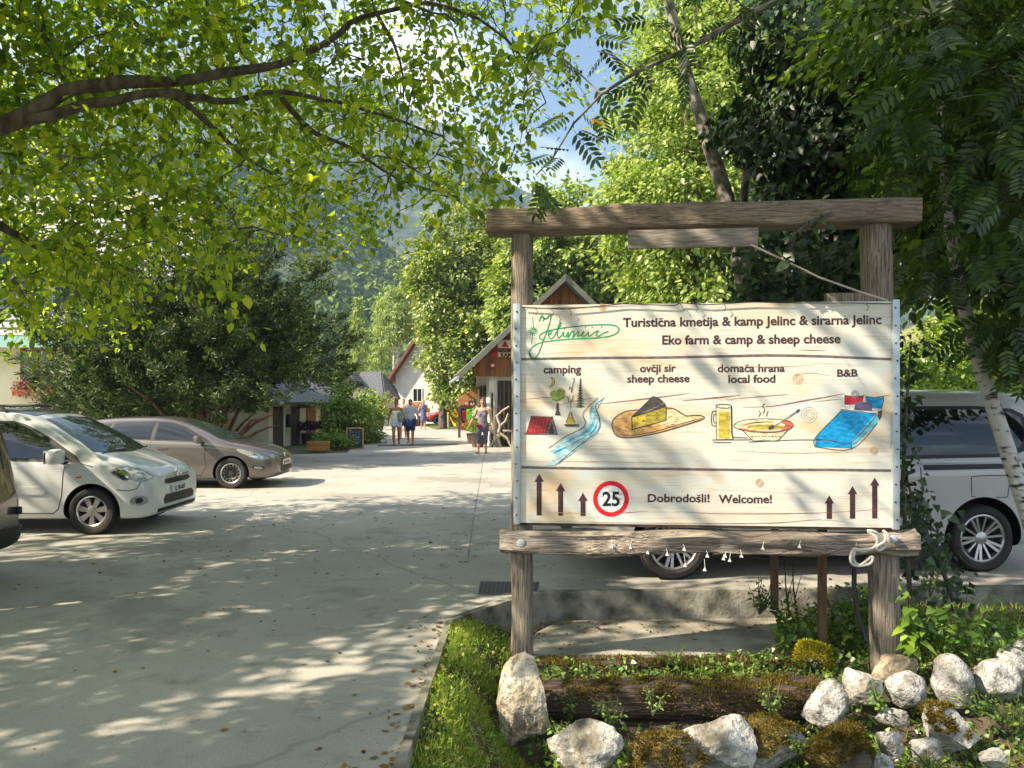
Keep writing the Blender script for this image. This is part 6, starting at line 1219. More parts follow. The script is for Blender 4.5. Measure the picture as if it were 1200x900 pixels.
def fuse(mb, name, mat, parent, vox=.009, smooth=2):
    """overlapping volumes melted into one continuous skin"""
    me = mb.mesh('tmp', mat); o = bpy.data.objects.new('tmp', me); COL.objects.link(o); md = o.modifiers.new('r', 'REMESH'); md.mode = 'VOXEL'; md.voxel_size = vox; md.use_smooth_shade = True
    sm = o.modifiers.new('s', 'SMOOTH'); sm.iterations = smooth; sm.factor = .5
    m2 = bpy.data.meshes.new_from_object(o.evaluated_get(bpy.context.evaluated_depsgraph_get())); bpy.data.objects.remove(o); m2.name = name; m2.materials.clear(); m2.materials.append(mat)
    m2.polygons.foreach_set('use_smooth', [True] * len(m2.polygons)); return link(name, m2, parent)
def person(label, loc, rz, H, skin, hair, female, arms, legs, clothes, extra=None, hair_style='short', group=None):
    """local frame faces -Y. arms: {side: (elbow, wrist)}, legs: {side: (knee, ankle)} in fractions of H"""
    t = thing('person', label, 'person', loc, rz, group); V = lambda p: Vector(p) * H
    sh = .108 if female else .122; hp = .056; b = MB(); J = {}
    for s in (-1, 1): J[s] = dict(sh=V((s * sh, 0, .805)), el=V(arms[s][0]), wr=V(arms[s][1]), hip=V((s * hp, 0, .505)), kn=V(legs[s][0]), an=V(legs[s][1]))
    def torso(mb, g=0.0, z0=.5, z1=.8, hipw=1.0):
        w0, w1, w2 = (.102, .086, .096) if female else (.09, .085, .104)
        if z0 < .56: cap(mb, V((0, .004, max(z0, .5))), V((0, .002, .56)), w0 * H * hipw + g, w0 * H * .93 + g, 1, .74)
        if z1 < .57: return
        cap(mb, V((0, 0, max(z0, .57))), V((0, -.002, min(.68, z1))), w1 * H * 1.06 + g, w1 * H + g, 1, .76); cap(mb, V((0, 0, .68)), V((0, .002, min(z1, .76))), w1 * H * 1.04 + g, w2 * H + g, 1, .72)
        if female: [cap(mb, V((s * .043, -.030, .725)), V((s * .043, -.034, .71)), .038 * H + g, .036 * H + g) for s in (-1, 1)]
    torso(b)
    for s in (-1, 1):
        j = J[s]; cap(b, V((0, .004, .80)), j['sh'], .04 * H, .033 * H, 1, 1); cap(b, j['sh'], j['el'], .032 * H, .024 * H); cap(b, j['el'], j['wr'], .025 * H, .0155 * H); cap(b, j['hip'], j['kn'], .06 * H if female else .056 * H, .034 * H); cap(b, j['kn'], j['kn'].lerp(j['an'], .35), .034 * H, .034 * H); cap(b, j['kn'].lerp(j['an'], .35), j['an'], .034 * H, .021 * H)
        cap(b, j['an'] + V((0, .012, -.02)), j['an'] + V((s * .012, -.085, -.028)), .022 * H, .018 * H, 1.15, .75)
        d = (j['wr'] - j['el']).normalized(); f = d.cross(Vector((0, -1, .2))).normalized(); w_ = f.cross(d).normalized(); pc = j['wr'] + d * .035 * H; cap(b, j['wr'], pc + d * .012 * H, .016 * H, .02 * H, .62, 1.1)
        for k, (o_, ln) in enumerate(((-.016, .036), (-.006, .044), (.005, .041), (.015, .032))):
            a = pc + d * .022 * H + w_ * o_ * H; m_ = a + d * ln * .55 * H + f * .004 * H; cap(b, a, m_, .0062 * H, .0056 * H, n=8); cap(b, m_, m_ + (d * .7 - w_ * .0 + f * .5 * s) * ln * .5 * H, .0056 * H, .0045 * H, n=8)
        a = pc - w_ * .014 * H; m_ = a + (d * .6 - w_ * .8).normalized() * .026 * H; cap(b, a - d * .01 * H, m_, .0075 * H, .0065 * H, n=8); cap(b, m_, m_ + d * .02 * H, .0062 * H, .005 * H, n=8)
    cap(b, V((0, .006, .80)), V((0, -.004, .875)), .034 * H, .029 * H); cap(b, V((0, .006, .945)), V((0, .0, .94)), .047 * H, .047 * H, .92, 1.06); cap(b, V((0, -.012, .925)), V((0, -.024, .89)), .038 * H, .022 * H, 1, .9)
    cap(b, V((0, -.05, .928)), V((0, -.06, .913)), .006 * H, .0085 * H, n=8); cap(b, V((0, -.047, .893)), V((0, -.048, .891)), .010 * H, .009 * H, 1.3, .7)
    for s in (-1, 1): cap(b, V((s * .044, .004, .93)), V((s * .046, .006, .912)), .009 * H, .007 * H, .6, 1.1, 8)
    fuse(b, 'body', SKIN[skin], t, .0075, 2)
    ey = MB()
    for s in (-1, 1): 
        e = MB(); cap(e, V((s * .019, -.044, .933)), V((s * .019, -.0445, .933)), .0065 * H, .0062 * H, n=8); e.build('eye', MAT['black'], t)
    hm = MB(); cap(hm, V((0, .012, .962)), V((0, .012, .95)), .050 * H, .050 * H, .95, 1.06); cap(hm, V((0, .03, .93)), V((0, .03, .9)), .04 * H, .036 * H, 1.05, .9)
    if hair_style == 'bun': cap(hm, V((0, .07, .965)), V((0, .075, .96)), .024 * H, .024 * H)
    if hair_style == 'long': cap(hm, V((0, .045, .92)), V((0, .06, .82)), .04 * H, .03 * H, 1.25, .6)
    # the hair leaves the face free
    o = fuse(hm, 'hair', M('hair_' + str(len(bpy.data.materials)), C(*hair), rough=.6), t, .009, 1)
    bm = bmesh.new(); bm.from_mesh(o.data); dl = [v for v in bm.verts if v.co.y < -.016 * H and v.co.z < .968 * H]; bmesh.ops.delete(bm, geom=dl, context='VERTS'); bm.to_mesh(o.data); bm.free()
    for nm, mat, parts in clothes:
        c = MB()
        for p in parts:
            if p[0] == 'torso': torso(c, p[3], p[1], p[2], p[4] if len(p) > 4 else 1.0)
            elif p[0] == 'leg':
                for s in (-1, 1):
                    j = J[s]; u = p[1]; r_ = p[2]
                    cap(c, j['hip'] + V((0, 0, .015)), j['hip'].lerp(j['kn'], min(1, u)), .064 * H + r_, (.064 - .026 * min(1, u)) * H + r_)
                    if u > 1: cap(c, j['kn'], j['kn'].lerp(j['an'], u - 1), .038 * H + r_, .036 * H + r_)
            elif p[0] == 'sleeve':
                for s in (-1, 1): j = J[s]; cap(c, V((0, .004, .80)), j['sh'], .046 * H, .042 * H); cap(c, j['sh'], j['sh'].lerp(j['el'], p[1]), .042 * H, .038 * H)
            elif p[0] == 'strap':
                for s in (-1, 1): cap(c, V((s * .055, -.045, .74)), V((s * .06, -.012, .835)), .009 * H, .008 * H); cap(c, V((s * .06, -.012, .835)), V((s * .055, .05, .76)), .008 * H, .009 * H)
            elif p[0] == 'skirt': cap(c, V((0, 0, .56)), V((0, 0, p[1])), .1 * H, .125 * H, 1, .8)
            elif p[0] == 'cap': cap(c, V(p[1]), V(p[2]), p[3] * H, p[4] * H, p[5], p[6])
            elif p[0] == 'shoe':
                for s in (-1, 1): an = J[s]['an']; cap(c, an + V((0, .016, -.034)), an + V((s * .012, -.1, -.036)), .022 * H, .02 * H, 1.25, .45)
        o = fuse(c, nm, mat, t, .01, 2)
    if extra: extra(t, H, J)
    return t
def cloth(n, c): return M(n, C(*c), C(*[min(255, int(v * 1.12)) for v in c]), 30, .85, .4, 60)
HANG = {-1: ((-.16, .01, .63), (-.19, -.03, .49)), 1: ((.16, .01, .63), (.19, -.03, .49))}
def stand(dx=.0): return {-1: ((-.062, -.01, .285), (-.066, .0, .05)), 1: ((.062, -.01, .285), (.066, .0, .05))}
def walk(f): return {-1: ((-.055, -.05 * f - .02, .285), (-.052, -.06 * f if f > 0 else .10, .05 if f > 0 else .075)), 1: ((.055, .05 * f - .02, .285), (.052, .10 if f > 0 else .06 * f, .075 if f > 0 else .05))}
def exA(t, H, J):
    m = MB(); cap(m, Vector((-.075, -.1, .515)) * H, Vector((-.03, -.115, .515)) * H, .036 * H, .034 * H, .8, 1); fuse(m, 'waist_bag', cloth('red_cloth', (150, 34, 44)), t, .009, 1)
    g = MB()
    for s in (-1, 1): cap(g, Vector((s * .019 - .008, -.054, .934)) * H, Vector((s * .019 + .008, -.054, .934)) * H, .0125 * H, .0125 * H, .5, 1)
    g.tube([Vector((s * .05, y, .936)) * H for s, y in ((-1, 0), (-1, -.035), (-.3, -.06), (.3, -.06), (1, -.035), (1, 0))], .003 * H, 6); fuse(g, 'sunglasses', MAT['black'], t, .006, 0)
person('woman in grey tank top and capri trousers with red waist bag, standing by the barn', G(565.5, 531), R(-4), 1.76, 'fair', (150, 70, 50), True, {-1: ((-.175, .01, .645), (-.235, -.04, .525)), 1: ((.165, .015, .64), (.185, -.02, .50))}, {-1: ((-.066, -.02, .285), (-.08, -.01, .05)), 1: ((.058, -.0, .285), (.06, .01, .05))},
       [('tank_top', cloth('grey_cloth', (118, 110, 120)), [('torso', .5, .74, .012), ('strap',)]), ('capri_trousers', cloth('dark_grey_cloth', (88, 86, 98)), [('torso', .5, .53, .008), ('leg', 1.35, .008)]), ('sandals', cloth('brown_leather', (70, 50, 44)), [('shoe',)])], exA, 'short')
def exB(t, H, J):
    m = MB(); cap(m, Vector((.07, -.09, .70)) * H, Vector((.1, -.10, .56)) * H, .045 * H, .05 * H, 1.3, .6); fuse(m, 'towel', cloth('teal_cloth', (96, 140, 130)), t, .01, 1)
person('dark-haired woman in white strapless top and denim shorts walking toward the viewer', G(464.5, 522), R(6), 1.74, 'brown', (46, 30, 24), True, {-1: ((-.16, .02, .64), (-.175, .0, .50)), 1: ((.16, -.02, .64), (.10, -.13, .60))}, walk(.8),
       [('strapless_top', cloth('white_cloth', (226, 222, 206)), [('torso', .54, .735, .012)]), ('denim_shorts', cloth('pale_denim', (168, 186, 210)), [('torso', .5, .56, .012), ('leg', .24, .012)]), ('sandals', cloth('dark_leather', (50, 40, 38)), [('shoe',)])], exB, 'bun', 'couple walking up the yard')
def exC(t, H, J):
    m = MB(); cap(m, Vector((-.04, -.13, .53)) * H, Vector((-.02, -.13, .45)) * H, .05 * H, .065 * H, 1, .55); fuse(m, 'blue_bag', cloth('blue_bag_cloth', (30, 74, 130)), t, .01, 1)
person('dark-haired man in light grey T-shirt and navy shorts carrying a blue bag', G(481, 520.5), R(3), 1.76, 'tan', (30, 26, 24), False, {-1: ((-.155, -.01, .645), (-.08, -.11, .56)), 1: ((.165, .01, .64), (.175, -.03, .50))}, walk(-.7),
       [('t_shirt', cloth('light_grey_cloth', (158, 166, 180)), [('torso', .51, .8, .014), ('sleeve', .62)]), ('shorts', cloth('navy_cloth', (38, 48, 82)), [('torso', .5, .53, .012), ('leg', .8, .02)]), ('shoes', cloth('black_cloth', (40, 40, 44)), [('shoe',)])], exC, 'short', 'couple walking up the yard')
person('bare-chested man walking behind the couple', G(472.5, 514), R(0), 1.80, 'pink', (150, 110, 80), False, HANG, walk(.6), [('shorts', cloth('dark_shorts_cloth', (50, 54, 66)), [('torso', .5, .55, .012), ('leg', .7, .018)]), ('shoes', cloth('grey_shoes', (70, 66, 62)), [('shoe',)])])
def exE(t, H, J):
    m = MB(); cap(m, Vector((-.2, -.02, .47)) * H, Vector((-.2, -.02, .40)) * H, .045 * H, .06 * H, .6, 1); fuse(m, 'white_bag', cloth('white_bag_cloth', (224, 220, 210)), t, .012, 1)
person('woman in blue-grey sleeveless dress with white bag, farthest up the road', G(496, 503.5), R(10), 1.78, 'fair', (190, 130, 80), True, HANG, walk(-.5), [('dress', cloth('slate_blue_cloth', (88, 92, 130)), [('torso', .5, .76, .014), ('skirt', .33)]), ('shoes', cloth('tan_shoes', (90, 70, 60)), [('shoe',)])], exE, 'long')
# ------------------------------------------------------------------ small things of the yard
# drain channel and drain grate
def ground_grate(name, label, a, b, c, d, bars):
    """a slotted iron cover lying on the road between four ground points"""
    a, b, c, d = (Vector(p) for p in (a, b, c, d)); t = thing(name, label, 'drain', (a + c) / 2); fr_ = MB(); z = Vector((0, 0, .008))
    quad_slab(fr_, a + z * .75, b + z * .75, c + z * .75, d + z * .75, .004); fr_.build('frame', M('drain_iron', l3(.07, .065, .06), l3(.13, .12, .11), 20, .7), t, True, smooth=False)
    s = MB()
    for k in range(bars):
        u0 = (k + .25) / bars; u1 = (k + .75) / bars; s.add([a.lerp(b, u0).lerp(d.lerp(c, u0), .12) + z, a.lerp(b, u1).lerp(d.lerp(c, u1), .12) + z, a.lerp(b, u1).lerp(d.lerp(c, u1), .88) + z, a.lerp(b, u0).lerp(d.lerp(c, u0), .88) + z], [(0, 1, 2, 3)])
    s.build('slots', MAT['black'], t, True, smooth=False)
ground_grate('drain_channel', 'long dark drain grating across the road at the couple\'s feet', G(442, 523.2), G(537, 521.5), G(537, 519.8), G(443, 521.3), 40)
ground_grate('drain_grate', 'rectangular iron drain grate in the road left of the kerb', G(560, 697.5), G(629, 697), G(632, 682.5), G(563, 682), 14)
# blackboard
bp = G(416, 526); t = thing('blackboard', 'blue-black chalkboard in a wooden frame standing at the road edge', 'blackboard', bp, R(10))
lean = Matrix.Rotation(R(-12), 3, 'X'); MB().box((0, .0, .36), (.52, .03, .70), lean, 0, .004).build('board', M('chalkboard', l3(.02, .04, .075), l3(.035, .06, .1), 8, .8), t)
f_ = MB()
for x, z, sx, sz in ((-.28, .36, .05, .8), (.28, .36, .05, .8), (0, .735, .51, .05), (0, -.0, .51, .05)): f_.box(lean @ Vector((x, -.012, z - .36)) + Vector((0, 0, .36)), (sx, .045, sz), lean, 0, .004)
f_.build('frame', MAT['orangewood'], t); k = MB()
for i, z in enumerate((.6, .5, .43, .33, .25)):
    for q in range(4): x0 = -.2 + q * .1; k.tube([lean @ Vector((x0 + r * .012, -.018, z - .36 + .012 * math.sin(r * 2.1 + i + q))) + Vector((0, 0, .36)) for r in range(6)], .0035, 4)
k.build('chalk_writing', M('chalk', l3(.6, .62, .65), rough=.9), t)
# wooden crate and flower pots by the outbuilding
cp = G(373, 529); t = thing('wooden_crate', 'low wooden crate standing among the flowers left of the chalkboard', 'crate', cp, R(8)); mb = MB()
for z in (.1, .27): mb.box((0, -.2, z), (.72, .03, .14), None, 0, .004).box((0, .2, z), (.72, .03, .14), None, 0, .004).box((-.35, 0, z), (.03, .37, .14), None, 0, .004).box((.35, 0, z), (.03, .37, .14), None, 0, .004)
mb.box((0, 0, .02), (.66, .36, .02)); mb.build('slats', MAT['orangewood'], t)
def flower_pot(label, c, s, blossom, group, pot='darkwood'):
    t = thing('flower_pot', label, 'flower pot', c, 0, group); MB().lathe([(.001, 0), (.15 * s, 0), (.2 * s, .3 * s), (.22 * s, .32 * s), (.2 * s, .33 * s), (.18 * s, .27 * s), (.001, .26 * s)], 20).build('pot', MAT[pot], t)
    n = 420; d = rdir(n); d[:, 2] = np.abs(d[:, 2]) * .9 - .15; ps = d * rng.uniform(.12, .36, n)[:, None] * s + np.array([0, 0, .5 * s]); V, Fa = leaves(ps, d + rdir(n) * .6, rdir(n), rng.uniform(.05, .1, n) * s, IVY); link('blossom', np_mesh('blossom', V, Fa, blossom), t)
PUR = leafmat('purple_blossom', [C(96, 40, 92), C(60, 80, 40), C(128, 60, 120), C(80, 36, 80)], .2, 0); REDF = leafmat('red_blossom', [C(196, 40, 60), C(80, 112, 46), C(220, 90, 110), C(90, 120, 50)], .2, 0); ORF = leafmat('orange_blossom', [C(220, 110, 60), C(100, 130, 60), C(236, 160, 110), C(200, 80, 60)], .2, 0)
for px, py, Y, lab in ((360, 519, 29.6, 'purple flower pot nearest the doorways, left of three'), (375, 518.5, 30.4, 'middle purple flower pot by the outbuilding'), (388, 517, 31.2, 'right-hand purple flower pot, next to the bush')): flower_pot(lab, P(px, py, Y), 1.15, PUR, 'purple flower pots')
flower_pot('brown tub of red flowers at the barn corner behind the standing woman', G(554, 520) , 1.25, REDF, None)
flower_pot('dark tub with leafy plant at the barn corner', G(560, 524), 1.35, LM['bush'], None)
for px, Y, lab in ((443, 44, 'tub of orange flowers left of the white house corner'), (486, 50, 'tub of orange flowers in front of the white house wall, left'), (513 - 22, 52, 'tub of orange flowers beside the woman in the dress')): flower_pot(lab, P(px, 470 + 870 * 1.7 / Y, Y), 2.0, ORF, 'orange flower tubs')
# driftwood figure at the gate
dp = G(586, 524); t = thing('driftwood_sculpture', 'pale twisted driftwood sculpture leaning at the slatted gate', 'sculpture', dp); mb = MB()
for pts, r in (([(0, 0, 0), (-.1, 0, .4), (.02, 0, .8), (-.12, .02, 1.15), (.1, 0, 1.35), (.34, 0, 1.5)], .07), ([(.02, 0, .8), (.2, 0, .95), (.3, 0, 1.25)], .05), ([(-.1, 0, .4), (-.3, 0, .55), (-.4, 0, .9)], .045), ([(0, 0, .5), (.25, -.05, .35), (.42, -.1, .0)], .06), ([(0, 0, .45), (-.25, -.1, .25), (-.35, -.12, .0)], .05), ([(.1, 0, .6), (.4, 0, .6), (.55, .1, .4)], .05)): mb.tube(pts, [r * (1 - .5 * i / (len(pts) - 1)) for i in range(len(pts))], 8, jit=.12)
mb.build('branch', M('driftwood', l3(.3, .25, .18), l3(.5, .44, .34), 10, .85, .6), t, ang=60)
tt = thing('wooden_post', 'dark slender post leaning at the barn corner by the gate', 'post', G(576.5, 523.5)); MB().tube([(0, 0, 0), (0, 0, 1.0), (0, 0, 1.95)], [.06, .055, .05], 8).build('shaft', MAT['darkwood'], tt); MB().lathe([(.001, 2.03), (.05, 1.99), (.052, 1.94)], 10).build('cap', MAT['black'], tt)
# playground
t = thing('playground_slide', 'yellow plastic slide sloping down onto the lawn patch', 'slide', G(531, 501)); y = M('yellow_plastic', l3(.62, .42, .02), rough=.35); mb = MB()
pth = [(.75, .1, 1.5), (.3, .05, 1.35), (-.0, 0, .9), (.25, -.4, .45), (.4, -.9, .18), (.45, -1.4, .14)]; pth = [(-.35, .4, 1.45), (-.2, .2, 1.15), (0, 0, .75), (.2, -.2, .35), (.35, -.5, .15), (.5, -.8, .12)]
for i in range(5):
    a, b = Vector(pth[i]), Vector(pth[i + 1]); s = Vector((.24, .16, 0)); quad_slab(mb, a - s, a + s, b + s, b - s, .03); 
    for g in (-1, 1): quad_slab(mb, a + s * g, b + s * g, b + s * g + Vector((0, 0, .15)), a + s * g + Vector((0, 0, .15)), .03)
mb.build('chute', y, t, smooth=False); lg = MB()
for x, yy in ((-.5, .2), (-.1, .7), (-.7, .7)): lg.tube([(x, yy, 0), (x, yy, 1.9)], .05, 8)
lg.build('frame', MAT['orangewood'], t)
t = thing('wooden_post', 'thick pale post standing on the lawn patch beside the slide', 'post', G(525.5, 500.5)); MB().tube([(0, 0, 0), (0, 0, 1.7)], [.22, .2], 12, jit=.03).build('shaft', M('pale_post', l3(.42, .35, .22), l3(.55, .47, .32), 5, .8), t); MB().lathe([(.001, 1.8), (.2, 1.74), (.21, 1.69)], 14).build('cap', MAT['wood_grey'], t)
t = thing('play_tower', 'dark wooden play tower with green panel by the barn porch', 'play frame', G(551, 498.5)); mb = MB()
for x in (-.7, .7):
    for yy in (0, 1.2): mb.tube([(x, yy, 0), (x, yy, 2.6)], .07, 8)
mb.box((0, .6, 1.25), (1.5, 1.3, .08)); mb.build('frame', MAT['darkwood'], t); MB().box((.2, -.04, .75), (.9, .05, .8), None, 0, .02).build('panel', M('green_plastic', l3(.12, .45, .03), rough=.4), t)
q = MB(); quad_slab(q, (-.95, -.2, 2.5), (0, -.2, 3.1), (0, 1.4, 3.1), (-.95, 1.4, 2.5), -.06); quad_slab(q, (.95, 1.4, 2.5), (0, 1.4, 3.103), (0, -.2, 3.103), (.95, -.2, 2.5), .06); q.build('roof', MAT['darkwood'], t, smooth=False)
# ------------------------------------------------------------------ rocks
ROCKM = dict(cream=M('cream_limestone', l3(.26, .2, .12), l3(.6, .53, .41), 7, .9, 1, 30, lo=.34, hi=.54, dist=.03), white=M('white_limestone', l3(.2, .18, .14), l3(.56, .54, .49), 4, .9, 1, 40, lo=.36, hi=.56, dist=.02),
    grey=M('grey_limestone', l3(.12, .115, .1), l3(.44, .43, .4), 13, .9, 1, 60, lo=.36, hi=.54, dist=.015), tan=M('tan_rock', l3(.28, .22, .14), l3(.48, .4, .28), 6, .9, 1, 24, dist=.014), brown=M('brown_earthy_rock', l3(.08, .06, .04), l3(.26, .22, .16), 6, .95, 1, 30, dist=.02))
for k_ in ('cream', 'white', 'grey', 'tan'):
    veins(ROCKM[k_], 5.5, .010, l3(.07, .06, .045), .75, (1, 1, 1), 7); veins(ROCKM[k_], 3.2, .1, l3(.16, .135, .095), .7, (1, 1, 1), 7, .57, True); veins(ROCKM[k_], 26, .06, l3(.09, .085, .07), .6, (1, 1, 1), 3, .6, True)
MOSS = leafmat('moss_fibres', [C(62, 52, 24), C(94, 80, 34), C(124, 110, 48), C(84, 82, 34)], .15, 0); MOSSB = M('moss_cushion', l3(.07, .055, .014), l3(.2, .15, .04), 30, .95, 1, 90, dist=.02)
YMOSS = leafmat('yellow_moss_fibres', [C(120, 112, 20), C(170, 158, 30), C(196, 186, 50), C(104, 104, 24)], .15, 0)
def rock(label, px, py, wpx, hpx, Y, kind, seed, smoothish=.0, moss=None, yaw=0.0, tilt=0.0, depth=.8, name='rock', group='rocks edging the planting bed'):
    c = P(px, py, Y); rx, rz_ = wpx / 2 / F * Y, hpx / 2 / F * Y; ry = depth * (rx + rz_) / 2; rs = random.Random(seed)
    bm = bmesh.new(); bmesh.ops.create_icosphere(bm, subdivisions=5, radius=1); planes = []
    for k in range(int(20 - smoothish * 14)):
        n = Vector((rs.gauss(0, 1), rs.gauss(0, 1), rs.gauss(0, 1))).normalized(); planes.append((n, rs.uniform(.5, .86) if smoothish < .5 else rs.uniform(.74, .93)))
    for v in bm.verts:
        p = v.co.copy()
        for n, h in planes:
            d = p.dot(n)
            if d > h: p -= n * (d - h) * .97
        q = p * 1.7 + Vector((seed * 3.1, 0, 0)); p *= 1 + (1 - smoothish) * (.09 * noise.noise(q) + .05 * noise.noise(q * 2.3) - .09 * abs(noise.noise(q * 2.2)) + .022 * noise.noise(q * 6) - .035 * abs(noise.noise(q * 5)) + .014 * noise.noise(q * 16)) + smoothish * (.05 * noise.noise(q) + .012 * noise.noise(q * 9))
        v.co = p
    bm.normal_update(); xs = [abs(v.co.x) for v in bm.verts]; zs = [abs(v.co.z) for v in bm.verts]; sx, sz = rx / max(xs), rz_ / max(zs)
    Mr = Matrix.Rotation(tilt, 3, 'Y') @ Matrix.Rotation(yaw, 3, 'Z')
    for v in bm.verts: v.co = Vector((v.co.x * sx, v.co.y * ry, v.co.z * sz)); v.co = Matrix.Rotation(tilt, 3, 'Y') @ v.co
    base_ = Vector((c.x, c.y, c.z - rz_)); t = thing(name, label, 'rock', base_, 0, group); bm.normal_update()
    me = bpy.data.meshes.new('stone'); bmesh.ops.translate(bm, vec=(0, 0, rz_), verts=bm.verts); bm.to_mesh(me); me.materials.append(ROCKM[kind]); me.polygons.foreach_set('use_smooth', [True] * len(me.polygons)); me.set_sharp_from_angle(angle=R(50)); link('stone', me, t)
    if moss:
        amt, fm = moss; keep = [f for f in bm.faces if f.normal.z + .55 * noise.noise(f.calc_center_median() * 9 + Vector((seed, 0, 0))) - .25 * f.normal.x > 1 - amt]
        vs = []; fs = []; ps = []; ns = []
        for f in keep:
            b = len(vs); lift = .008 + .01 * max(0, noise.noise(f.calc_center_median() * 14)); cm = f.calc_center_median()
            for v in f.verts: vs.append(v.co + v.normal * (.010 + .012 * max(-.3, noise.noise(v.co * 16 + Vector((seed, 5, 0))))))
            fs.append((b, b + 1, b + 2)); ps.append(cm); ns.append(f.normal.copy())
        if fs:
            mo = MB().add(vs, fs); me2 = mo.mesh('moss', MOSSB, recalc=False); bm2 = bmesh.new(); bm2.from_mesh(me2); bmesh.ops.remove_doubles(bm2, verts=bm2.verts, dist=1e-5); bm2.to_mesh(me2); bm2.free(); mo_ = link('moss', me2, t)
            n = min(5200, len(ps) * 5); idx = rng.integers(0, len(ps), n); ps, ns = np.array(ps), np.array(ns); pos = ps[idx] + ns[idx] * .006 + rng.normal(size=(n, 3)) * .006
            V, Fa = leaves(pos, nrm(ns[idx] + rng.normal(size=(n, 3)) * .55 + np.array([0, 0, .15])), rdir(n), rng.uniform(.012, .028, n), NARROW); mf = link('moss_fibres', np_mesh('moss_fibres', V, Fa, fm), t); mf['kind'] = 'stuff'
    bm.free(); return t
rock('tall jagged cream rock standing upright at the foot of the left post', 616, 822, 68, 116, 4.78, 'cream', 1, 0, None, .4, .06, .75)
rock('broken white rock low at the bottom edge, right of the upright cream rock', 690, 882, 98, 72, 4.42, 'white', 2, 0, None, .2)
rock('rounded rock covered in brown moss at the bottom edge, between two white rocks', 782, 893, 88, 76, 4.38, 'brown', 3, .3, (.82, MOSS))
rock('big bright white rock with mossy shoulder at the bottom', 838, 874, 98, 76, 4.5, 'white', 4, .1, None, .5, .25)
rock('long moss-topped rock behind the bright white rock', 900, 868, 108, 66, 4.68, 'white', 5, .2, (.62, MOSS))
rock('dark brown rock under thick brown moss, right of the long mossy rock', 988, 884, 84, 74, 4.42, 'brown', 6, .2, (.8, MOSS))
rock('blocky grey rock at the right end of the lower timber', 969, 826, 60, 60, 4.88, 'grey', 7, .25)
rock('small pale rock between the blocky grey rock and the tan rock', 1010, 806, 48, 46, 5.02, 'white', 8, .4)
rock('tan angular rock at the foot of the right post', 1049, 782, 64, 46, 5.2, 'tan', 9, .15)
rock('rounded speckled rock below the tan rock', 1062, 808, 50, 44, 5.0, 'grey', 10, .5)
rock('smooth upright pale grey boulder right of the speckled rock', 1115, 798, 48, 66, 4.98, 'grey', 11, .85, None, 0, -.15)
rock('wide white-grey rock low on the right with a mossy top', 1110, 857, 76, 56, 4.62, 'white', 12, .4, (.42, MOSS), 0, .3)
rock('smooth grey boulder in the wall near the right edge', 1170, 797, 54, 50, 5.0, 'grey', 13, .85)
rock('flat grey boulder leaning behind the smooth one near the right edge', 1190, 778, 50, 34, 5.2, 'grey', 14, .8, None, 0, .4)
rock('pale boulder highest in the wall at the right edge', 1207, 764, 44, 32, 5.4, 'white', 15, .7)
rock('flat grey stone low on the right under the wide rock', 1084, 880, 44, 36, 4.5, 'grey', 16, .3)
rock('small grey stone between the mossy brown rock and wide rock', 1046, 842, 36, 26, 4.75, 'grey', 17, .3)
rock('fist-sized stone just above the bottom edge, below the small grey stone', 1042, 872, 30, 36, 4.5, 'grey', 18, .3)
rock('small stone at the bottom edge right of the dark mossy rock', 1033, 895, 26, 26, 4.36, 'white', 19, .3)
rock('stump-like stone under bright yellow moss at the end of the upper timber', 957, 770, 44, 36, 5.48, 'brown', 20, .4, (1.3, YMOSS))
rock('small pale stone beside the white flat patch at the bottom right', 1160, 888, 40, 24, 4.45, 'white', 21, .3)
# timbers
def sleeper(label, a, b, h, d, seed):
    a, b = Vector(a), Vector(b); t = thing('timber_sleeper', label, 'timber', (a + b) / 2 - Vector((0, 0, h / 2)), 0, 'timbers stepping down in the bed'); timber('beam', a, b, h, d, MAT['sleeper'], seed, t, .25, 50, .03, wav=.02)
    n = 11000; u = rng.random(n); v = rng.uniform(-.5, .5, n); f = np.array([noise.noise(Vector((x * 7, y * 3, seed))) for x, y in zip(u * (b - a).length / 1.2, v)]); k = f > -.12; u, v = u[k], v[k]; n = len(u)
    pos = np.array(a)[None] * (1 - u[:, None]) + np.array(b)[None] * u[:, None]; pos[:, 1] += v * d * .98; pos[:, 2] += h / 2 - .008 + rng.uniform(0, .012, n); front = rng.random(n) < .3; pos[front, 1] = (a.y + b.y) / 2 - d / 2 - .004; pos[front, 2] -= np.abs(rng.normal(size=front.sum())) * .07
    V, Fa = leaves(pos, nrm(rng.normal(size=(n, 3)) * .6 + np.array([0, -.35, .8])), rdir(n), rng.uniform(.012, .03, n), NARROW); m = link('moss', np_mesh('moss', V, Fa, MOSS), t, True); m['kind'] = 'stuff'
sleeper('upper old timber along the concrete pad, partly overgrown', (-.05, 5.5, -.33), (2.35, 5.58, -.33), .2, .2, 3)
sleeper('lower cracked old timber with brown moss along its top', (.2, 5.08, -.345), (2.15, 5.12, -.335), .21, .25, 7)
sleeper('short timber running toward the viewer at the left end of the bed', (-.1, 5.5, -.3), (-.02, 4.95, -.36), .16, .1, 5)
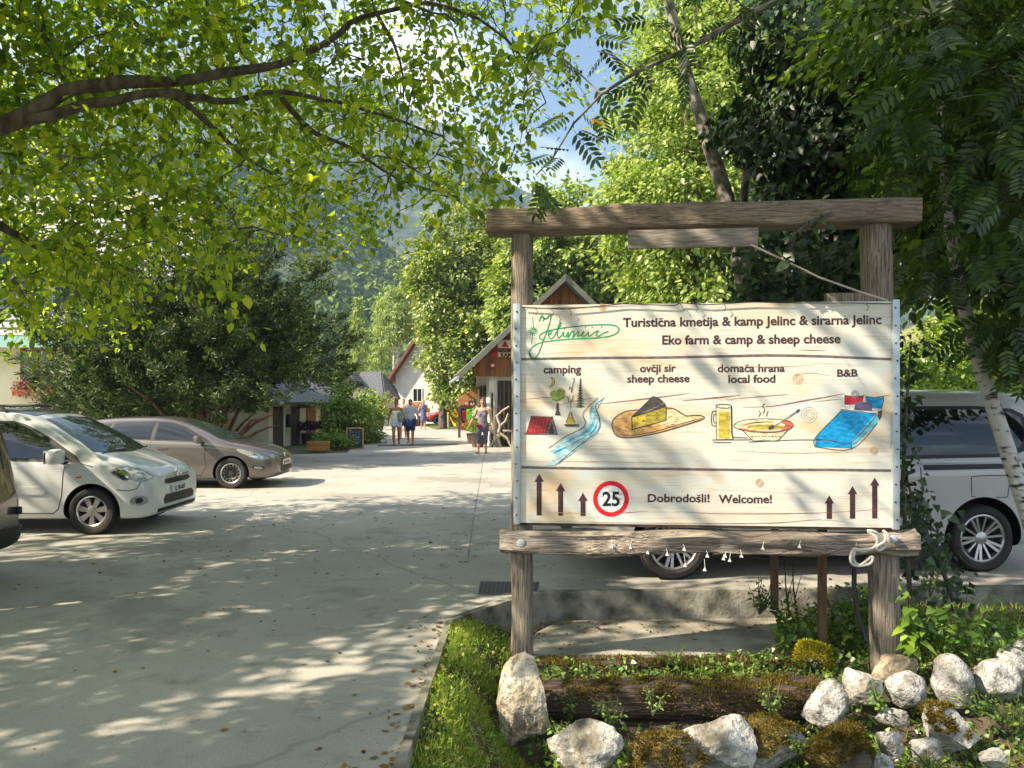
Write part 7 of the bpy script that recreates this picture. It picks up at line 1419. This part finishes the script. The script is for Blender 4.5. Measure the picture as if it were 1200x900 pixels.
# ------------------------------------------------------------------ grass and low plants
GR = leafmat('grass_blades', [C(90, 116, 34), C(132, 160, 54), C(176, 196, 88), C(112, 142, 46), C(192, 176, 104)], .35, .04); GC = leafmat('ground_cover_leaves', [C(62, 94, 34), C(100, 136, 50), C(142, 172, 78), C(80, 114, 44)], .3, .06); LIT = leafmat('fallen_leaves', [C(120, 90, 50), C(160, 124, 74), C(96, 70, 40), C(150, 140, 60)], .1, 0)
BLADE = (np.array([[0, .05, 0], [0, -.05, 0], [.55, -.035, .02], [.55, .035, .02], [1, .006, -.1], [1, -.006, -.1]]), np.array([[0, 1, 2, 3], [3, 2, 5, 4]]))
def inside(poly, x, y):
    c = False; n = len(poly)
    for i in range(n):
        (x1, y1), (x2, y2) = poly[i], poly[(i + 1) % n]
        if (y1 > y) != (y2 > y) and x < (x2 - x1) * (y - y1) / (y2 - y1) + x1: c = not c
    return c
def scatter(poly, n, dens=None):
    xs = [p[0] for p in poly]; ys = [p[1] for p in poly]; out = []
    while len(out) < n:
        x, y = random.uniform(min(xs), max(xs)), random.uniform(min(ys), max(ys))
        if inside(poly, x, y) and (dens is None or random.random() < dens(x, y)): out.append((x, y, bed_z(x, y)))
    return np.array(out)
def stuff(name, label, V, Fa, mat): o = link(name, np_mesh(name, V, Fa, mat)); return tag(o, label, name.replace('_', ' '), kind='stuff')
def grass(name, label, poly, n, size, mat, dens=None, lean=.55):
    p = scatter(poly, n, dens); V, Fa = leaves(p, nrm(rng.normal(size=(n, 3)) * lean + np.array([0, 0, 1])), rdir(n), rng.uniform(.5, 1.3, n) * size, BLADE); return stuff(name, label, V, Fa, mat)
VERGE = [(-.51, 3.0), (-.48, 5.72), (-.06, 6.22), (.05, 5.6), (-.12, 5.0), (.1, 4.6), (.35, 4.3), (.6, 3.9), (.6, 3.0)]
grass('grass', 'bright green grass verge between road and planting bed', VERGE, 19000, .062, GR, lambda x, y: .12 + .88 * (noise.noise(Vector((x * 3.4, y * 3.4, 0))) > -.12))
p = scatter(VERGE, 4200); n = len(p); p[:, 2] += rng.uniform(.01, .06, n); V, Fa = leaves(p, nrm(rng.normal(size=(n, 3)) + np.array([0, 0, -.1])), nrm(rng.normal(size=(n, 3)) * .4 + np.array([0, 0, 1])), rng.uniform(.014, .03, n), IVY); stuff('clover', 'small clover leaves among the verge grass', V, Fa, GR)
grass('lawn_grass', 'shaded lawn behind the rock wall on the right', [(3.0, 5.2), (3.0, 6.6), (9.4, 6.85), (9.4, 4.9)], 16000, .07, GR)
BED = [(.1, 3.6), (.05, 5.45), (2.6, 5.6), (2.7, 6.3), (3.3, 6.5), (5, 5.2), (5.5, 3.6)]
def dn(x, y):
    if -.05 < x < 2.2 and 4.95 < y < 5.22: return 0
    a = .16 + .9 * max(0, noise.noise(Vector((x * 2.6, y * 2.6, 9))) + .15) + (.25 if x > 2.2 else 0) + (.3 if y < 4.95 and x < 2.2 else 0)
    if 5.2 < y < 5.45 and x < 2.4: a += .7
    if x > 1.7 and y > 5.5: a += .6
    return a
p = scatter(BED, 11000, dn); n = len(p); p[:, 2] += np.abs(rng.normal(size=n)) * .05 + .01; V, Fa = leaves(p, nrm(rng.normal(size=(n, 3)) + np.array([0, -.25, -.1])), nrm(rng.normal(size=(n, 3)) * .45 + np.array([0, -.35, 1])), rng.uniform(.018, .046, n), IVY); stuff('ground_cover', 'ground ivy and clover creeping between the timbers and rocks', V, Fa, GC)
grass('weeds', 'thin grass and weeds between the rocks', BED, 5200, .09, GR, dn, .8)
p = scatter([(2.0, 5.6), (2.3, 6.5), (3.2, 6.6), (3.3, 5.7)], 2600); n = len(p); p[:, 2] += np.abs(rng.normal(size=n)) * .12 + .02; V, Fa = leaves(p, nrm(rng.normal(size=(n, 3)) + np.array([0, -.25, -.2])), nrm(rng.normal(size=(n, 3)) * .5 + np.array([0, -.3, 1])), rng.uniform(.03, .065, n), LEAF); stuff('undergrowth', 'dark leafy undergrowth round the right post and stakes', V, Fa, LM['dark'])
# leaf litter on pad, bed and road
pts = []
for i in range(420):
    x, y = random.uniform(.15, 2.6), random.uniform(5.72, 6.5); pts.append((x, y, -.232 + random.uniform(0, .006)) if random.random() < .2 + .4 * (y > 6.3) else (random.uniform(-4.5, .0) if random.random() < .6 else random.uniform(.2, 4), random.uniform(6.9, 12), .005))
for i in range(600): x, y = random.uniform(.2, 4.5), random.uniform(3.8, 5.5); pts.append((x, y, bed_z(x, y) + .012))
for i in range(190): x = random.choice((-.53 - abs(random.gauss(0, .1)), random.uniform(-5, -.6))); y = random.uniform(2.8, 5.9 if x > -.8 else 9); pts.append((x, y, .005))
p = np.array(pts); n = len(p); V, Fa = leaves(p, nrm(rng.normal(size=(n, 3)) * np.array([1, 1, .15])), nrm(rng.normal(size=(n, 3)) * .3 + np.array([0, 0, 1])), rng.uniform(.02, .055, n), LEAF); stuff('fallen_leaves', 'dry fallen leaves on the pad, the road and the bed', V, Fa, LIT)
def leafy_plant(label, base_, stems, H, lsize, mat, n, spread, group=None, name='leafy_plant', droop=.35):
    t = thing(name, label, 'plant', base_, 0, group); mb = MB(); ps, ax, up, sz = [], [], [], []
    for s in range(stems):
        a = random.uniform(0, 6.28); r = random.uniform(.1, 1) * spread; tip = Vector(base_) + Vector((math.cos(a) * r, math.sin(a) * r * .7, H * random.uniform(.55, 1.05))); st = bent(base_, tip, 5, .05, .08); mb.tube(st, [.006, .005, .005, .004, .003, .002], 5, caps=False)
        for i in range(n):
            u = .25 + .75 * i / n; k = min(4, int(u * 5)); q = st[k].lerp(st[k + 1], u * 5 - k); d = Vector((math.cos(i * 2.4 + s), math.sin(i * 2.4 + s), -droop + random.uniform(-.2, .2))); ps.append(q + d * .015); ax.append(d); up.append(Vector((0, -.3, 1)) + Vector(rng.normal(size=3)) * .25); sz.append(lsize * random.uniform(.6, 1.2) * (1.15 - .5 * u))
    mb.build('stem', M('green_stem', l3(.08, .1, .03), rough=.7) if 'gs' not in MAT else MAT['gs'], t, True); V, Fa = leaves(np.array(ps), np.array(ax), np.array(up), np.array(sz), IVY if lsize > .04 else LEAF); link('foliage', np_mesh('foliage', V, Fa, mat), t, True); return t
leafy_plant('broad-leaved nettle plant right in front of the right post', P(1068, 775, 5.15), 6, .62, .105, LM['bush'], 9, .2, droop=.7)
leafy_plant('taller leafy weed behind the smooth upright boulder', P(1128, 780, 5.25), 8, .6, .085, GC, 11, .26)
leafy_plant('small leafy weed between the two timbers, left part', P(690, 800, 5.3), 7, .16, .03, GC, 7, .2); leafy_plant('low weed in front of the lower timber', P(765, 838, 4.9), 7, .2, .03, GC, 7, .14)
leafy_plant('low weed climbing over the right end of the lower timber', P(905, 838, 4.9), 8, .22, .032, GC, 8, .18); leafy_plant('leafy weed growing left of the lower timber by the upright rock', P(668, 845, 4.9), 7, .26, .034, LM['dark'], 8, .16)
leafy_plant('weed tangle below the rounded speckled rock', P(1030, 835, 4.75), 9, .2, .035, GC, 9, .2); leafy_plant('yellow-tipped weed at the bottom right edge', P(1190, 860, 4.6), 8, .28, .04, LM['bush'], 9, .22)
leafy_plant('leafy weeds under the smooth boulders at the right edge', P(1150, 840, 4.7), 9, .18, .035, GC, 8, .22); leafy_plant('bright weed tuft at the bottom edge below the flat grey stone', P(1090, 905, 4.4), 10, .15, .03, LM['bush'], 8, .18)
leafy_plant('weed clump between the broken white rock and the lower timber', P(720, 852, 4.75), 9, .2, .036, GC, 9, .2); leafy_plant('weeds at the foot of the upright cream rock, right side', P(655, 868, 4.65), 8, .16, .032, GC, 8, .14); leafy_plant('trailing weed between the two mossy brown rocks', P(935, 885, 4.5), 8, .14, .03, GC, 8, .14)
leafy_plant('dense dark weeds beside the shorter brown stake', P(890, 720, 6.2), 10, .3, .05, LM['dark'], 9, .3)
leafy_plant('light green weeds along the upper timber, right half', P(890, 775, 5.4), 9, .12, .03, GC, 7, .3); leafy_plant('sunlit weeds in the middle of the gap behind the lower timber', P(790, 780, 5.36), 8, .14, .03, GC, 7, .25)
leafy_plant('feathery seedling with pinnate-looking leaves at the right end of the log', P(1090, 700, 5.5), 4, .4, .05, LM['bush'], 8, .14)
for i, (px, lab) in enumerate(((921, 'thin bare twig left of the longer stake, tallest'), (930, 'thin bare twig directly left of the longer stake'))):
    mb = MB().tube([P(px + 4, 722, 6.0), P(px, 690, 6.0), P(px - 2, 650, 6.0)], [.008, .006, .003], 6).tube([P(px + 2, 700, 6.0), P(px + 10, 670, 6.0)], [.005, .002], 5); tag(mb.build('dry_twig', MAT['sleeper']), lab, 'twig')
# ------------------------------------------------------------------ the air between here and the mountains
hz = MB().box((0, 1080, 165), (3100, 2900, 340)); hm = bpy.data.materials.new('valley_haze'); hm.use_nodes = True; nt2 = hm.node_tree; nt2.nodes.clear()
pv = nt2.nodes.new('ShaderNodeVolumePrincipled'); pv.inputs['Color'].default_value = (.46, .7, 1, 1); pv.inputs['Density'].default_value = .00052; pv.inputs['Anisotropy'].default_value = .2
om = nt2.nodes.new('ShaderNodeOutputMaterial'); nt2.links.new(pv.outputs[0], om.inputs['Volume'])
tag(hz.build('haze', hm, smooth=False), 'pale blue haze filling the valley', 'haze', kind='stuff')
